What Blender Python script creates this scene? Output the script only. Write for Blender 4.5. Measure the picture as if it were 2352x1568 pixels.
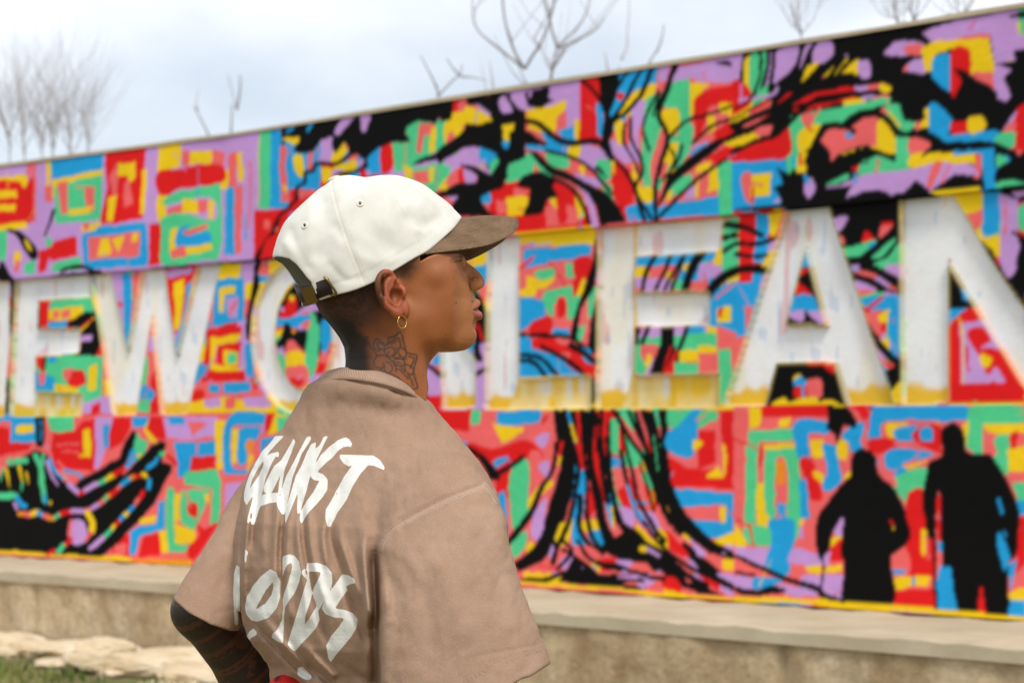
import bpy, bmesh, math, random
import numpy as np
from mathutils import Vector, Matrix
from mathutils.geometry import tessellate_polygon

for o in list(bpy.data.objects):
    bpy.data.objects.remove(o)
SC = bpy.context.scene
COL = SC.collection
random.seed(7)
RNG = np.random.RandomState(11)

# ------------------------------------------------------------------ camera
FPX = 4573.0            # focal length in units of 1/2352 picture width
CX, HZ = 1176.0, 1015.0  # picture centre and horizon in the same units
CAMZ = 1.30
cam_d = bpy.data.cameras.new('camera')
cam = bpy.data.objects.new('camera', cam_d)
COL.objects.link(cam)
SC.camera = cam
cam.location = (0, 0, CAMZ)
cam.rotation_euler = (math.radians(90), 0, 0)
cam_d.sensor_width = 36
cam_d.lens = FPX / 2352 * 36
cam_d.shift_y = (HZ - 784) / 2352
cam_d.clip_start = 0.05
cam_d.clip_end = 2000
cam_d.dof.use_dof = True
cam_d.dof.focus_distance = 2.68
cam_d.dof.aperture_fstop = 7.5

# ------------------------------------------------------------------ sky and sun
SUN_EL, SUN_AZ = 54.0, 162.0      # azimuth clockwise from +Y: behind the camera, to the right
w = bpy.data.worlds.new('World')
SC.world = w
w.use_nodes = True
nt = w.node_tree
nt.nodes.clear()
N = nt.nodes.new
sky = N('ShaderNodeTexSky')
sky.sky_type = 'NISHITA'
sky.sun_disc = False
sky.sun_elevation = math.radians(SUN_EL)
sky.sun_rotation = math.radians(SUN_AZ)
sky.dust_density = 1.5
tc = N('ShaderNodeTexCoord')
mp = N('ShaderNodeMapping')
mp.inputs['Scale'].default_value = (1.0, 1.0, 2.2)
mp.inputs['Location'].default_value = (3.1, 0.4, 1.7)
no = N('ShaderNodeTexNoise')
no.inputs['Scale'].default_value = 2.6
no.inputs['Detail'].default_value = 7
no.inputs['Roughness'].default_value = 0.5
cr = N('ShaderNodeValToRGB')
cr.color_ramp.elements[0].position = 0.33
cr.color_ramp.elements[0].color = (0.30, 0.30, 0.30, 1)
cr.color_ramp.elements[1].position = 0.62
cr.color_ramp.elements[1].color = (0.97, 0.97, 0.97, 1)
no2 = N('ShaderNodeTexNoise')
no2.inputs['Scale'].default_value = 5.0
no2.inputs['Detail'].default_value = 5
cr2 = N('ShaderNodeValToRGB')
cr2.color_ramp.elements[0].position = 0.3
cr2.color_ramp.elements[0].color = (10.2, 10.7, 11.5, 1)
cr2.color_ramp.elements[1].position = 0.7
cr2.color_ramp.elements[1].color = (11.6, 11.8, 12.1, 1)
mx = N('ShaderNodeMix')
mx.data_type = 'RGBA'
bg = N('ShaderNodeBackground')
bg.inputs['Strength'].default_value = 0.108
wo = N('ShaderNodeOutputWorld')
L = nt.links.new
L(tc.outputs['Generated'], mp.inputs['Vector'])
L(mp.outputs['Vector'], no.inputs['Vector'])
L(mp.outputs['Vector'], no2.inputs['Vector'])
L(no.outputs['Fac'], cr.inputs['Fac'])
L(no2.outputs['Fac'], cr2.inputs['Fac'])
L(cr.outputs['Color'], mx.inputs['Factor'])
L(sky.outputs['Color'], mx.inputs['A'])
L(cr2.outputs['Color'], mx.inputs['B'])
L(mx.outputs['Result'], bg.inputs['Color'])
L(bg.outputs['Background'], wo.inputs['Surface'])

sun_d = bpy.data.lights.new('sun', 'SUN')
sun_d.energy = 2.4
sun_d.angle = math.radians(14)
sun_d.color = (1.0, 0.95, 0.88)
sun = bpy.data.objects.new('sun', sun_d)
COL.objects.link(sun)
_e, _a = math.radians(SUN_EL), math.radians(SUN_AZ)
_dir = Vector((math.sin(_a) * math.cos(_e), math.cos(_a) * math.cos(_e), math.sin(_e)))
sun.rotation_euler = _dir.to_track_quat('Z', 'Y').to_euler()
sun.location = (6, -6, 10)

SC.view_settings.view_transform = 'Standard'
SC.view_settings.look = 'None'
SC.view_settings.exposure = 0.0
SC.view_settings.gamma = 1.0
SC.render.engine = 'CYCLES'


# ------------------------------------------------------------------ helpers
def P(px, py, Y):
    """point seen at picture position (px,py), Y metres in front of the camera"""
    return np.array([(px - CX) / FPX * Y, Y, CAMZ + (HZ - py) / FPX * Y])


def lin(r, g=None, b=None):
    if g is None:
        r, g, b = r
    out = []
    for c in (r, g, b):
        c = c / 255.0
        out.append(c / 12.92 if c <= 0.04045 else ((c + 0.055) / 1.055) ** 2.4)
    return tuple(out)


def link(o, parent=None):
    COL.objects.link(o)
    if parent is not None:
        o.parent = parent
    return o


def empty(name, label=None, cat=None, loc=(0, 0, 0), group=None):
    o = bpy.data.objects.new(name, None)
    o.empty_display_size = 0.1
    link(o)
    o.location = loc
    tag(o, label, cat, group)
    return o


def tag(o, label=None, cat=None, group=None, kind=None):
    if label: o['label'] = label
    if cat: o['category'] = cat
    if group: o['group'] = group
    if kind: o['kind'] = kind
    return o


def mesh_np(name, verts, faces, m=None, parent=None, smooth=True):
    """verts Nx3, faces MxK (all same size) or a list"""
    me = bpy.data.meshes.new(name)
    verts = np.asarray(verts, dtype=np.float32)
    if isinstance(faces, np.ndarray):
        k = faces.shape[1]
        me.vertices.add(len(verts))
        me.vertices.foreach_set('co', verts.ravel())
        me.loops.add(faces.size)
        me.loops.foreach_set('vertex_index', faces.astype(np.int32).ravel())
        me.polygons.add(len(faces))
        me.polygons.foreach_set('loop_start', np.arange(0, faces.size, k, dtype=np.int32))
        me.polygons.foreach_set('loop_total', np.full(len(faces), k, dtype=np.int32))
        me.update(calc_edges=True)
        me.validate()
    else:
        me.from_pydata([tuple(map(float, v)) for v in verts], [], [tuple(map(int, f)) for f in faces])
    if smooth:
        me.polygons.foreach_set('use_smooth', [True] * len(me.polygons))
    o = bpy.data.objects.new(name, me)
    link(o, parent)
    if m is not None:
        me.materials.append(m)
    if parent is not None and parent.type == 'EMPTY' and tuple(parent.location) != (0, 0, 0):
        o.matrix_parent_inverse = Matrix.Translation(-Vector(parent.location))
    return o


def fattr(o, name, arr):
    a = o.data.attributes.new(name, 'FLOAT', 'POINT')
    a.data.foreach_set('value', np.asarray(arr, dtype=np.float32))


def cattr(o, name, arr):
    a = o.data.attributes.new(name, 'FLOAT_COLOR', 'POINT')
    c = np.ones((len(arr), 4), dtype=np.float32)
    c[:, :3] = arr
    a.data.foreach_set('color', c.ravel())


class Mat:
    """small wrapper to write node materials"""
    def __init__(s, name, base=(0.5, 0.5, 0.5), rough=0.8, metal=0.0, spec=0.3):
        s.m = bpy.data.materials.new(name)
        s.m.use_nodes = True
        s.nt = s.m.node_tree
        s.b = s.nt.nodes['Principled BSDF']
        s.b.inputs['Base Color'].default_value = (*base, 1)
        s.b.inputs['Roughness'].default_value = rough
        s.b.inputs['Metallic'].default_value = metal
        s.b.inputs['Specular IOR Level'].default_value = spec
        s._tc = None

    def n(s, t, **kw):
        nd = s.nt.nodes.new(t)
        for k, v in kw.items():
            setattr(nd, k, v)
        return nd

    def set(s, sock, val):
        if isinstance(val, bpy.types.NodeSocket):
            s.nt.links.new(val, sock)
        elif isinstance(val, (tuple, list)) and len(val) == 3 and sock.type == 'RGBA':
            sock.default_value = (*val, 1)
        else:
            sock.default_value = val
        return s

    def co(s, scale=1.0):
        if s._tc is None:
            s._tc = s.n('ShaderNodeTexCoord')
        v = s._tc.outputs['Object']
        if scale != 1.0:
            mp = s.n('ShaderNodeMapping')
            s.nt.links.new(v, mp.inputs['Vector'])
            mp.inputs['Scale'].default_value = scale if isinstance(scale, (tuple, list)) else (scale,) * 3
            v = mp.outputs['Vector']
        return v

    def noise(s, scale=5, detail=4, rough=0.55, vec=None, dist=0.0):
        nd = s.n('ShaderNodeTexNoise')
        s.nt.links.new(vec if vec is not None else s.co(), nd.inputs['Vector'])
        nd.inputs['Scale'].default_value = scale
        nd.inputs['Detail'].default_value = detail
        nd.inputs['Roughness'].default_value = rough
        nd.inputs['Distortion'].default_value = dist
        return nd.outputs['Fac']

    def attr(s, name):
        nd = s.n('ShaderNodeAttribute')
        nd.attribute_name = name
        return nd

    def ramp(s, fac, stops):
        nd = s.n('ShaderNodeValToRGB')
        s.nt.links.new(fac, nd.inputs['Fac'])
        el = nd.color_ramp.elements
        while len(el) < len(stops):
            el.new(0.5)
        for e, (p, c) in zip(el, stops):
            e.position = p
            e.color = (*c, 1) if isinstance(c, (tuple, list)) else (c, c, c, 1)
        return nd.outputs['Color']

    def mrange(s, v, a, b, c=0.0, d=1.0):
        nd = s.n('ShaderNodeMapRange')
        s.set(nd.inputs['Value'], v)
        for k, x in zip(('From Min', 'From Max', 'To Min', 'To Max'), (a, b, c, d)):
            nd.inputs[k].default_value = x
        return nd.outputs['Result']

    def math(s, op, a, b=0.0, clamp=False):
        nd = s.n('ShaderNodeMath', operation=op, use_clamp=clamp)
        s.set(nd.inputs[0], a)
        s.set(nd.inputs[1], b)
        return nd.outputs[0]

    def mix(s, fac, a, b, mode='MIX'):
        nd = s.n('ShaderNodeMix', data_type='RGBA', blend_type=mode)
        s.set(nd.inputs['Factor'], fac)
        s.set(nd.inputs['A'], a)
        s.set(nd.inputs['B'], b)
        return nd.outputs['Result']

    def base(s, v):
        return s.set(s.b.inputs['Base Color'], v)

    def rough(s, v):
        return s.set(s.b.inputs['Roughness'], v)

    def bump(s, h, strength=0.3, dist=0.002, prev=None):
        nd = s.n('ShaderNodeBump')
        s.set(nd.inputs['Height'], h)
        nd.inputs['Strength'].default_value = strength
        nd.inputs['Distance'].default_value = dist
        if prev is not None:
            s.nt.links.new(prev, nd.inputs['Normal'])
        s.nt.links.new(nd.outputs['Normal'], s.b.inputs['Normal'])
        return nd.outputs['Normal']


def smooth01(x):
    x = np.clip(x, 0, 1)
    return x * x * (3 - 2 * x)


def catmull(pts, n=8, closed=False):
    pts = np.asarray(pts, dtype=float)
    out = []
    m = len(pts)
    rng = range(m) if closed else range(m - 1)
    for i in rng:
        if closed:
            p0, p1, p2, p3 = pts[(i - 1) % m], pts[i], pts[(i + 1) % m], pts[(i + 2) % m]
        else:
            p1, p2 = pts[i], pts[i + 1]
            p0 = pts[i - 1] if i > 0 else 2 * p1 - p2
            p3 = pts[i + 2] if i + 2 < m else 2 * p2 - p1
        for k in range(n):
            t = k / n
            out.append(0.5 * ((2 * p1) + (-p0 + p2) * t + (2 * p0 - 5 * p1 + 4 * p2 - p3) * t * t
                              + (-p0 + 3 * p1 - 3 * p2 + p3) * t ** 3))
    if not closed:
        out.append(pts[-1])
    return np.array(out)


def tube(points, radii, seg=8, caps=True):
    """tapered tube through points -> verts, faces(list)"""
    pts = [Vector(p) for p in points]
    if isinstance(radii, (int, float)):
        radii = [radii] * len(pts)
    V, F = [], []
    up = Vector((0, 0, 1))
    t0 = (pts[1] - pts[0]).normalized()
    if abs(t0.dot(up)) > 0.95:
        up = Vector((0, 1, 0))
    nrm = t0.cross(up).normalized()
    for i, p in enumerate(pts):
        t = (pts[min(i + 1, len(pts) - 1)] - pts[max(i - 1, 0)]).normalized()
        nrm = (nrm - t * nrm.dot(t)).normalized()
        bi = t.cross(nrm)
        for k in range(seg):
            a = 2 * math.pi * k / seg
            V.append(p + (nrm * math.cos(a) + bi * math.sin(a)) * radii[i])
    for i in range(len(pts) - 1):
        for k in range(seg):
            a, b = i * seg + k, i * seg + (k + 1) % seg
            F.append((a, b, b + seg, a + seg))
    if caps:
        F.append(tuple(range(seg))[::-1])
        F.append(tuple((len(pts) - 1) * seg + k for k in range(seg)))
    return [tuple(v) for v in V], F


class MB:
    def __init__(s):
        s.v, s.f = [], []

    def add(s, v, f):
        n = len(s.v)
        s.v += [tuple(x) for x in v]
        s.f += [tuple(i + n for i in q) for q in f]
        return s

    def box(s, c, d, R=None):
        c = Vector(c)
        vs = []
        for x in (-1, 1):
            for y in (-1, 1):
                for z in (-1, 1):
                    p = Vector((x * d[0] / 2, y * d[1] / 2, z * d[2] / 2))
                    if R is not None: p = R @ p
                    vs.append(c + p)
        return s.add(vs, [(0, 1, 3, 2), (4, 6, 7, 5), (0, 4, 5, 1), (2, 3, 7, 6), (0, 2, 6, 4), (1, 5, 7, 3)])

    def build(s, name, m=None, parent=None, smooth=False):
        return mesh_np(name, s.v, s.f, m, parent, smooth)


# ================================================================== MURAL: painted shapes
# Each block: origin (x0,y0) and scale of its own coordinates; each shape: colour[~][/w1[,w2]] points
PAL = {'r': lin(226, 30, 32), 'b': lin(36, 160, 222), 'g': lin(82, 204, 142), 'y': lin(242, 202, 30),
       'c': lin(240, 104, 104), 'p': lin(198, 152, 216), 'k': lin(12, 12, 12), 'w': lin(214, 216, 218),
       'o': lin(236, 140, 40), 't': lin(205, 196, 175)}
BLOCKS = []


def block(x0, y0, s, txt):
    BLOCKS.append((x0, y0, s, txt))


block(0, 350, .44643, """
p -50,-60 1568,-200 1568,640 -50,760
p 0,125 165,100 165,180 0,190
y 0,190 172,165 165,260 0,262
r~ -10,225 110,210 150,250 188,165 215,190 200,400 150,440 -10,440
y -10,262 105,255 112,300 -10,310
y -10,342 100,335 98,375 -10,380
c 165,110 215,100 215,430 200,430 198,200 170,180
y -10,450 150,430 170,470 -10,480
p 215,90 265,80 262,440 215,470
y 265,80 290,76 292,240 268,240
b 285,90 580,50 580,150 300,200
y 300,205 580,140 580,200 430,200 300,300
g 310,240 575,165 570,420 320,440
c 325,215 385,210 385,385 350,390
c 425,240 532,238 530,370 490,375 480,300 430,290
y 385,365 530,345 500,385 390,395
g 440,250 480,248 480,340 400,350 398,230
c 255,240 305,235 300,320 258,320
r 590,50 812,18 800,412 562,450 600,240
y 665,112 762,100 755,190 722,225 712,180 660,180
c 612,190 655,100 665,180 640,330
c 690,230 720,182 742,330 690,350
y 608,300 655,285 632,425 600,432
y 790,150 822,140 810,385 782,385
p 835,0 885,0 868,390 812,402 822,150
y 885,-20 1010,-30 1003,130 880,160
c 1012,-20 1062,-20 1060,120 1010,125
y 1060,45 1180,40 1175,112 1055,120
p 1010,-50 1435,-90 1425,60 1180,45 1010,40
c 1178,40 1245,55 1240,140 1178,125
c 1262,60 1312,50 1312,235 1265,235
y 1225,150 1268,140 1262,255 1218,250
y 1310,55 1345,50 1345,205 1320,215
r~ 880,165 1000,140 1215,115 1228,215 990,252 930,285 878,275
y 868,280 935,290 925,400 880,430
g~ 908,315 970,270 1150,240 1222,245 1225,600 1130,642 900,662 890,430 1000,382 1190,420 1195,320 1100,300 930,335
c 930,360 1010,330 1010,380 935,395
y 1010,305 1100,310 1100,385 1010,385
c 1095,318 1150,315 1140,380 1095,375
y 1150,310 1190,320 1182,422 1150,405
y 945,475 990,462 980,575 942,600
b~ 985,480 1060,440 1060,480 1020,500 1150,480 1162,545 990,572
g 1040,450 1150,440 1155,480 1040,500
c 1010,480 1150,440 1160,465 1040,502
c 945,590 1030,560 1040,625 960,632
y 1030,572 1170,550 1180,585 1040,615
b 1250,245 1298,235 1298,612 1245,612
c 1300,240 1345,228 1338,605 1300,605
p 1345,0 1432,-60 1420,610 1338,610
c/5 1372,120 1360,300 1380,420 1365,560
g 1440,-30 1502,-40 1500,362 1435,366
b 1500,-40 1600,-60 1600,362 1500,362
r 1430,380 1600,355 1600,620 1400,645
c 1460,430 1500,420 1500,480 1465,480
p 268,462 452,430 452,500 298,535
y 455,450 572,430 560,475 460,485
c 470,440 510,435 505,470 475,475
r 270,552 380,520 432,508 442,612 290,642
g 310,650 462,618 462,695 300,705
b 462,500 538,478 545,460 815,430 825,640 812,672 478,694
c 498,520 545,510 780,480 775,622 498,640
y 570,520 612,510 622,612 545,622
y 622,522 695,500 662,602
y 735,492 770,488 765,540 735,545
r 835,440 892,438 892,655 825,672
g -10,480 52,478 50,648 -10,620
p 50,540 102,560 132,622 82,705 50,655
y 98,580 132,600 122,685 92,685
c 105,640 128,640 120,700 92,700
g 148,662 212,640 212,712 148,718
p 200,450 262,458 240,525 205,500
r 225,592 292,570 270,695 228,712
g 262,520 300,512 298,560 270,565
k~ 45,472 110,480 170,520 212,572 224,622 200,645 170,622 140,570 105,515
y~ 150,525 175,545 190,590 170,580
k/9,4 308,370 290,430 262,505
k/9 352,700 400,680 480,678 525,706
k/12,8 25,660 70,760 68,900 58,1035
k -10,660 45,700 95,738 30,760 -10,740
g 280,850 500,828 515,905 280,905
y 232,908 450,888 452,962 235,966
c 285,920 320,915 318,955 290,958
c 335,915 380,910 378,950 335,955
b 268,978 372,962 362,1018 262,1018
r 212,858 266,855 266,1012 214,1012
k/5 210,855 208,1015
k/6 215,852 300,850 390,848
k~ 362,1000 420,945 500,918 522,930 547,1060 540,1120 500,1180 400,1232 330,1212 318,1170 428,1142 440,1060 432,1012
p 440,1060 512,1048 502,1086 440,1090
y/6 435,1035 510,955
r/5 440,1015 500,965
g/5 340,1180 410,1175
g 195,1160 560,1160 560,1500 190,1500
r 195,1162 240,1160 252,1262 205,1230
k/6 245,1162 242,1300
b 188,1240 225,1260 300,1280 300,1352 188,1352
c 210,1260 250,1240 245,1320 215,1320
b 262,1162 310,1162 305,1200 265,1205
y 300,1322 425,1320 425,1364 300,1360
r~ 370,1260 450,1240 472,1310 420,1335 370,1320
c 340,1240 400,1230 380,1290 345,1290
y 490,1220 532,1200 530,1345 480,1350
y 185,1364 452,1372 452,1500 180,1498
p 450,1420 600,1370 612,1490 450,1492
r 500,1430 552,1412 552,1475 500,1475
p 600,718 652,710 682,800 692,1140 660,960
r 640,870 675,870 670,895 645,890
b 668,720 722,710 718,1000 695,1150 680,1100
c 720,720 775,706 735,960
r 900,690 1082,670 965,1052 930,960
y 950,760 1012,740 985,1010 952,1030
p 905,700 1060,675 1050,710 915,740
b 1020,780 1052,740 970,1180 950,1150 1000,950
c 820,930 850,1100 862,1485 740,1485 790,1200
p 815,1060 850,1050 850,1140 810,1140
g 780,1180 815,1160 802,1320 760,1330
r 830,1280 862,1180 890,1485 818,1485
b 758,1335 805,1322 855,1360 835,1405 760,1405
g 748,1405 822,1390 822,1470 750,1470
g 1195,660 1300,640 1290,700 1200,740
y 1205,662 1322,640 1312,730 1200,742
p 1320,640 1400,630 1400,760 1320,760
b 1180,750 1332,730 1342,972 1155,1002
y 1195,795 1290,775 1288,815 1225,830 1222,922 1195,925
p 1235,850 1300,830 1300,960 1250,960
c/8 1290,860 1250,940
y 1340,780 1402,760 1395,850 1340,850
c 1340,850 1385,850 1380,945 1335,955
r 1130,1020 1325,1000 1322,1060 1180,1060 1175,1290 1108,1290
y 1150,1060 1322,1045 1300,1085 1190,1100 1165,1210 1145,1210
r 1190,1100 1322,1085 1300,1230 1180,1230
y 1225,1130 1305,1140 1295,1215 1225,1210
g 1250,1150 1300,1145 1290,1200 1245,1200
y 1150,1205 1332,1225 1270,1250 1150,1240
r 1110,1245 1330,1240 1345,1295 1100,1298
b 1335,1100 1378,1085 1392,1290 1340,1262
y 1085,1060 1120,1030 1105,1200 1080,1200
b 1070,1212 1140,1222 1100,1290 1050,1340
c 1080,1300 1400,1300 1480,1420 1060,1420
b 1218,1308 1372,1305 1372,1362 1218,1366
b 1142,1315 1198,1315 1198,1362 1142,1362
r~ 1042,1360 1112,1350 1112,1405 1062,1420
r/7 1375,1290 1400,1340
y 1035,1420 1120,1400 1250,1380 1300,1400 1440,1430 1500,1440 1505,1485 1015,1485
p 1115,1400 1200,1380 1202,1442 1120,1440
c 1230,1390 1290,1385 1290,1450 1230,1450
p 1325,1390 1455,1380 1485,1442 1350,1445
y/9 50,1502 700,1492 1560,1486
k -10,1290 55,1255 52,1500 -10,1500
c 40,1040 70,1040 62,1280 35,1280
g 60,1040 85,1080 65,1200
g/5 0,1310 40,1290
w 0,1340 35,1370 20,1400 0,1390
k/7,9 1560,395 1500,500 1455,560 1420,620 1395,690 1410,760 1385,860 1362,960 1355,1070
y 1460,650 1560,610 1560,690 1470,720
c 1425,670 1480,660 1460,730 1420,720
k/9 300,735 560,708
k/3 840,685 1568,625
""")

block(0, 1000, .42527, """
c -50,20 1500,20 1500,900 -50,850
b -20,20 205,20 205,60 -20,60
r -20,95 52,100 62,190 182,185 160,230 -20,270
b 60,60 212,45 212,182 60,188
y 90,90 192,80 190,132 100,140
k/20 230,30 228,185
b/4 232,60 230,170
g 270,38 430,38 420,120 290,130
r 300,135 425,120 480,60 552,50 542,350 330,342 300,330
c/6 330,200 450,195
c/6 350,240 450,240
y 480,110 522,108 522,275 430,270 482,250
p 550,38 642,38 600,150 622,200 565,335 545,330
b 590,90 642,60 642,215 600,225
p 600,40 700,40 650,130
r 650,40 752,40 742,120 702,192 622,235 625,150
b 750,38 852,38 850,100 760,110
g/12,20 790,150 800,240
y 825,110 852,60 905,190 862,185
r 858,40 942,30 955,165 900,172 840,110
g 700,240 760,140 860,190 800,300 720,290
b 720,240 770,220 790,290 720,290
y/12 800,262 805,268
b 1000,180 1235,180 1235,265 1110,270 1102,330 1082,385 1020,385
c/5 1130,180 1130,260
p 928,40 1252,40 1240,150 1080,170 960,160
c 1080,60 1200,80 1100,150
b 950,38 1062,38 1062,85 980,92
y 1232,60 1292,60 1282,340 1240,345
r 1100,270 1244,262 1244,345 1088,355
g 1060,352 1250,338 1272,425 1262,642 1208,675 1210,450 1060,430
g~ 958,470 1002,465 1000,640 1015,762 1135,762 1150,800 970,822 948,760
y 1002,480 1035,480 1035,640 1000,650
g 1038,460 1195,452 1200,480 1150,622 1112,692 1040,652
r~ 1085,535 1135,540 1130,620 1085,600
c/5 1050,440 1100,560
y 1175,480 1200,480 1198,530 1180,530
y 1000,652 1122,692 1122,755 1008,765
b~ 1308,40 1530,22 1500,88 1360,90 1332,130 1332,312 1392,340 1430,335 1420,372 1330,365 1285,340
b~ 1368,122 1485,100 1480,165 1425,230 1420,302 1368,305
y 1332,112 1370,105 1362,305 1330,308
o~ 1408,185 1460,170 1450,235 1415,240
r 1530,20 1580,20 1540,120 1510,150
y 1430,250 1460,260 1420,380
p 1290,430 1402,398 1380,580 1288,580
c 1280,380 1420,380 1400,410 1285,430
b 905,530 945,520 942,690 800,722 780,830 740,832 748,700 800,662 902,650
c 860,560 905,520 900,620 870,610
y 810,620 900,600 895,640 800,655
r 640,750 742,715 742,845 640,830
c 655,770 730,760 720,830 650,830
r 822,722 915,708 925,835 795,845
y 915,700 952,690 962,825 930,845
c 920,820 1080,812 1075,860 925,860
r~ 1120,640 1180,680 1250,640 1200,740 1100,870 1070,790 1140,720
y/9 1260,80 1270,330
y 150,780 760,850 1100,860 1080,910 600,860 -20,825 -20,790
o 760,850 1100,858 1080,880 760,885
k -50,420 40,330 120,270 200,225 260,250 300,290 350,400 420,450 460,400 520,370 600,322 680,275 715,190 758,118 782,135 768,200 725,300 700,340 700,380 800,280 868,212 928,172 957,190 942,240 930,300 985,318 982,360 935,440 885,540 800,640 700,740 630,800 575,842 300,828 -50,800
r 715,330 790,250 720,300
k~ 1000,640 1000,640 1001,641
g/20 60,300 140,290
g/14 200,260 235,340 240,430 255,520
g/10 250,260 240,330
y/9,3 40,340 52,440
g/8,4 15,330 5,400
y/10,4 112,330 128,410
y/7,3 150,360 160,420
g/6,3 130,420 125,470
b/9 250,490 262,530
y/8 290,530 292,540
b/14,6 285,290 320,360 370,400
p/10,5 270,300 300,390 330,430
r/10 300,230 400,310 440,330
b/10 370,350 450,370 470,390
c/8 330,300 360,330
g/18 -10,495 60,495
g/16 60,490 95,500
b/16 100,510 140,550
p/8 85,540 100,565
o/15 115,595 145,600
c/16 150,600 180,595
y/16 185,595 215,590
b/15 220,595 245,600
c/14 255,600 280,615
o/14 285,620 300,622
g/12 315,615 345,600
r/14 355,595 410,585
p/14 415,582 450,580
p/13 450,580 490,580
c/12 495,575 520,565
p/12 525,560 570,535
c/12 580,530 600,515
g/12 605,512 620,500
o/12 625,498 640,490
r/13 645,485 675,455
c/12 680,450 695,435
b/14 700,428 740,395
o/13 750,388 770,382
r/12 775,380 800,378
y/14 825,365 835,380
b/13 850,330 890,300
b/12 895,290 905,280
g/16 930,252 938,250
r/12 955,262 1010,310
b/12 855,410 852,450
r/13 820,475 800,505
c/12 790,515 780,540
b/12 765,560 745,580
y/13 730,595 715,610
b/12 705,618 690,635
r/12 680,645 665,660
y/12 655,668 645,685
g/12 635,692 600,725
p/14 590,735 520,795
p/14 395,430 460,480
r/12 462,480 490,470
p/13 490,465 560,425
g/13 575,418 605,405
y/13 620,395 650,375
r/14 660,365 720,330
b/14 725,325 760,290
p~ 400,650 440,625 480,640 500,690 490,750 440,775 405,750 392,700
c/9 405,640 398,720
y/17 500,590 530,640 525,700
c/10 520,705 490,745
r/12 410,740 375,775
g/14 360,780 335,810
r/10 310,805 270,828
""")

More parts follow.
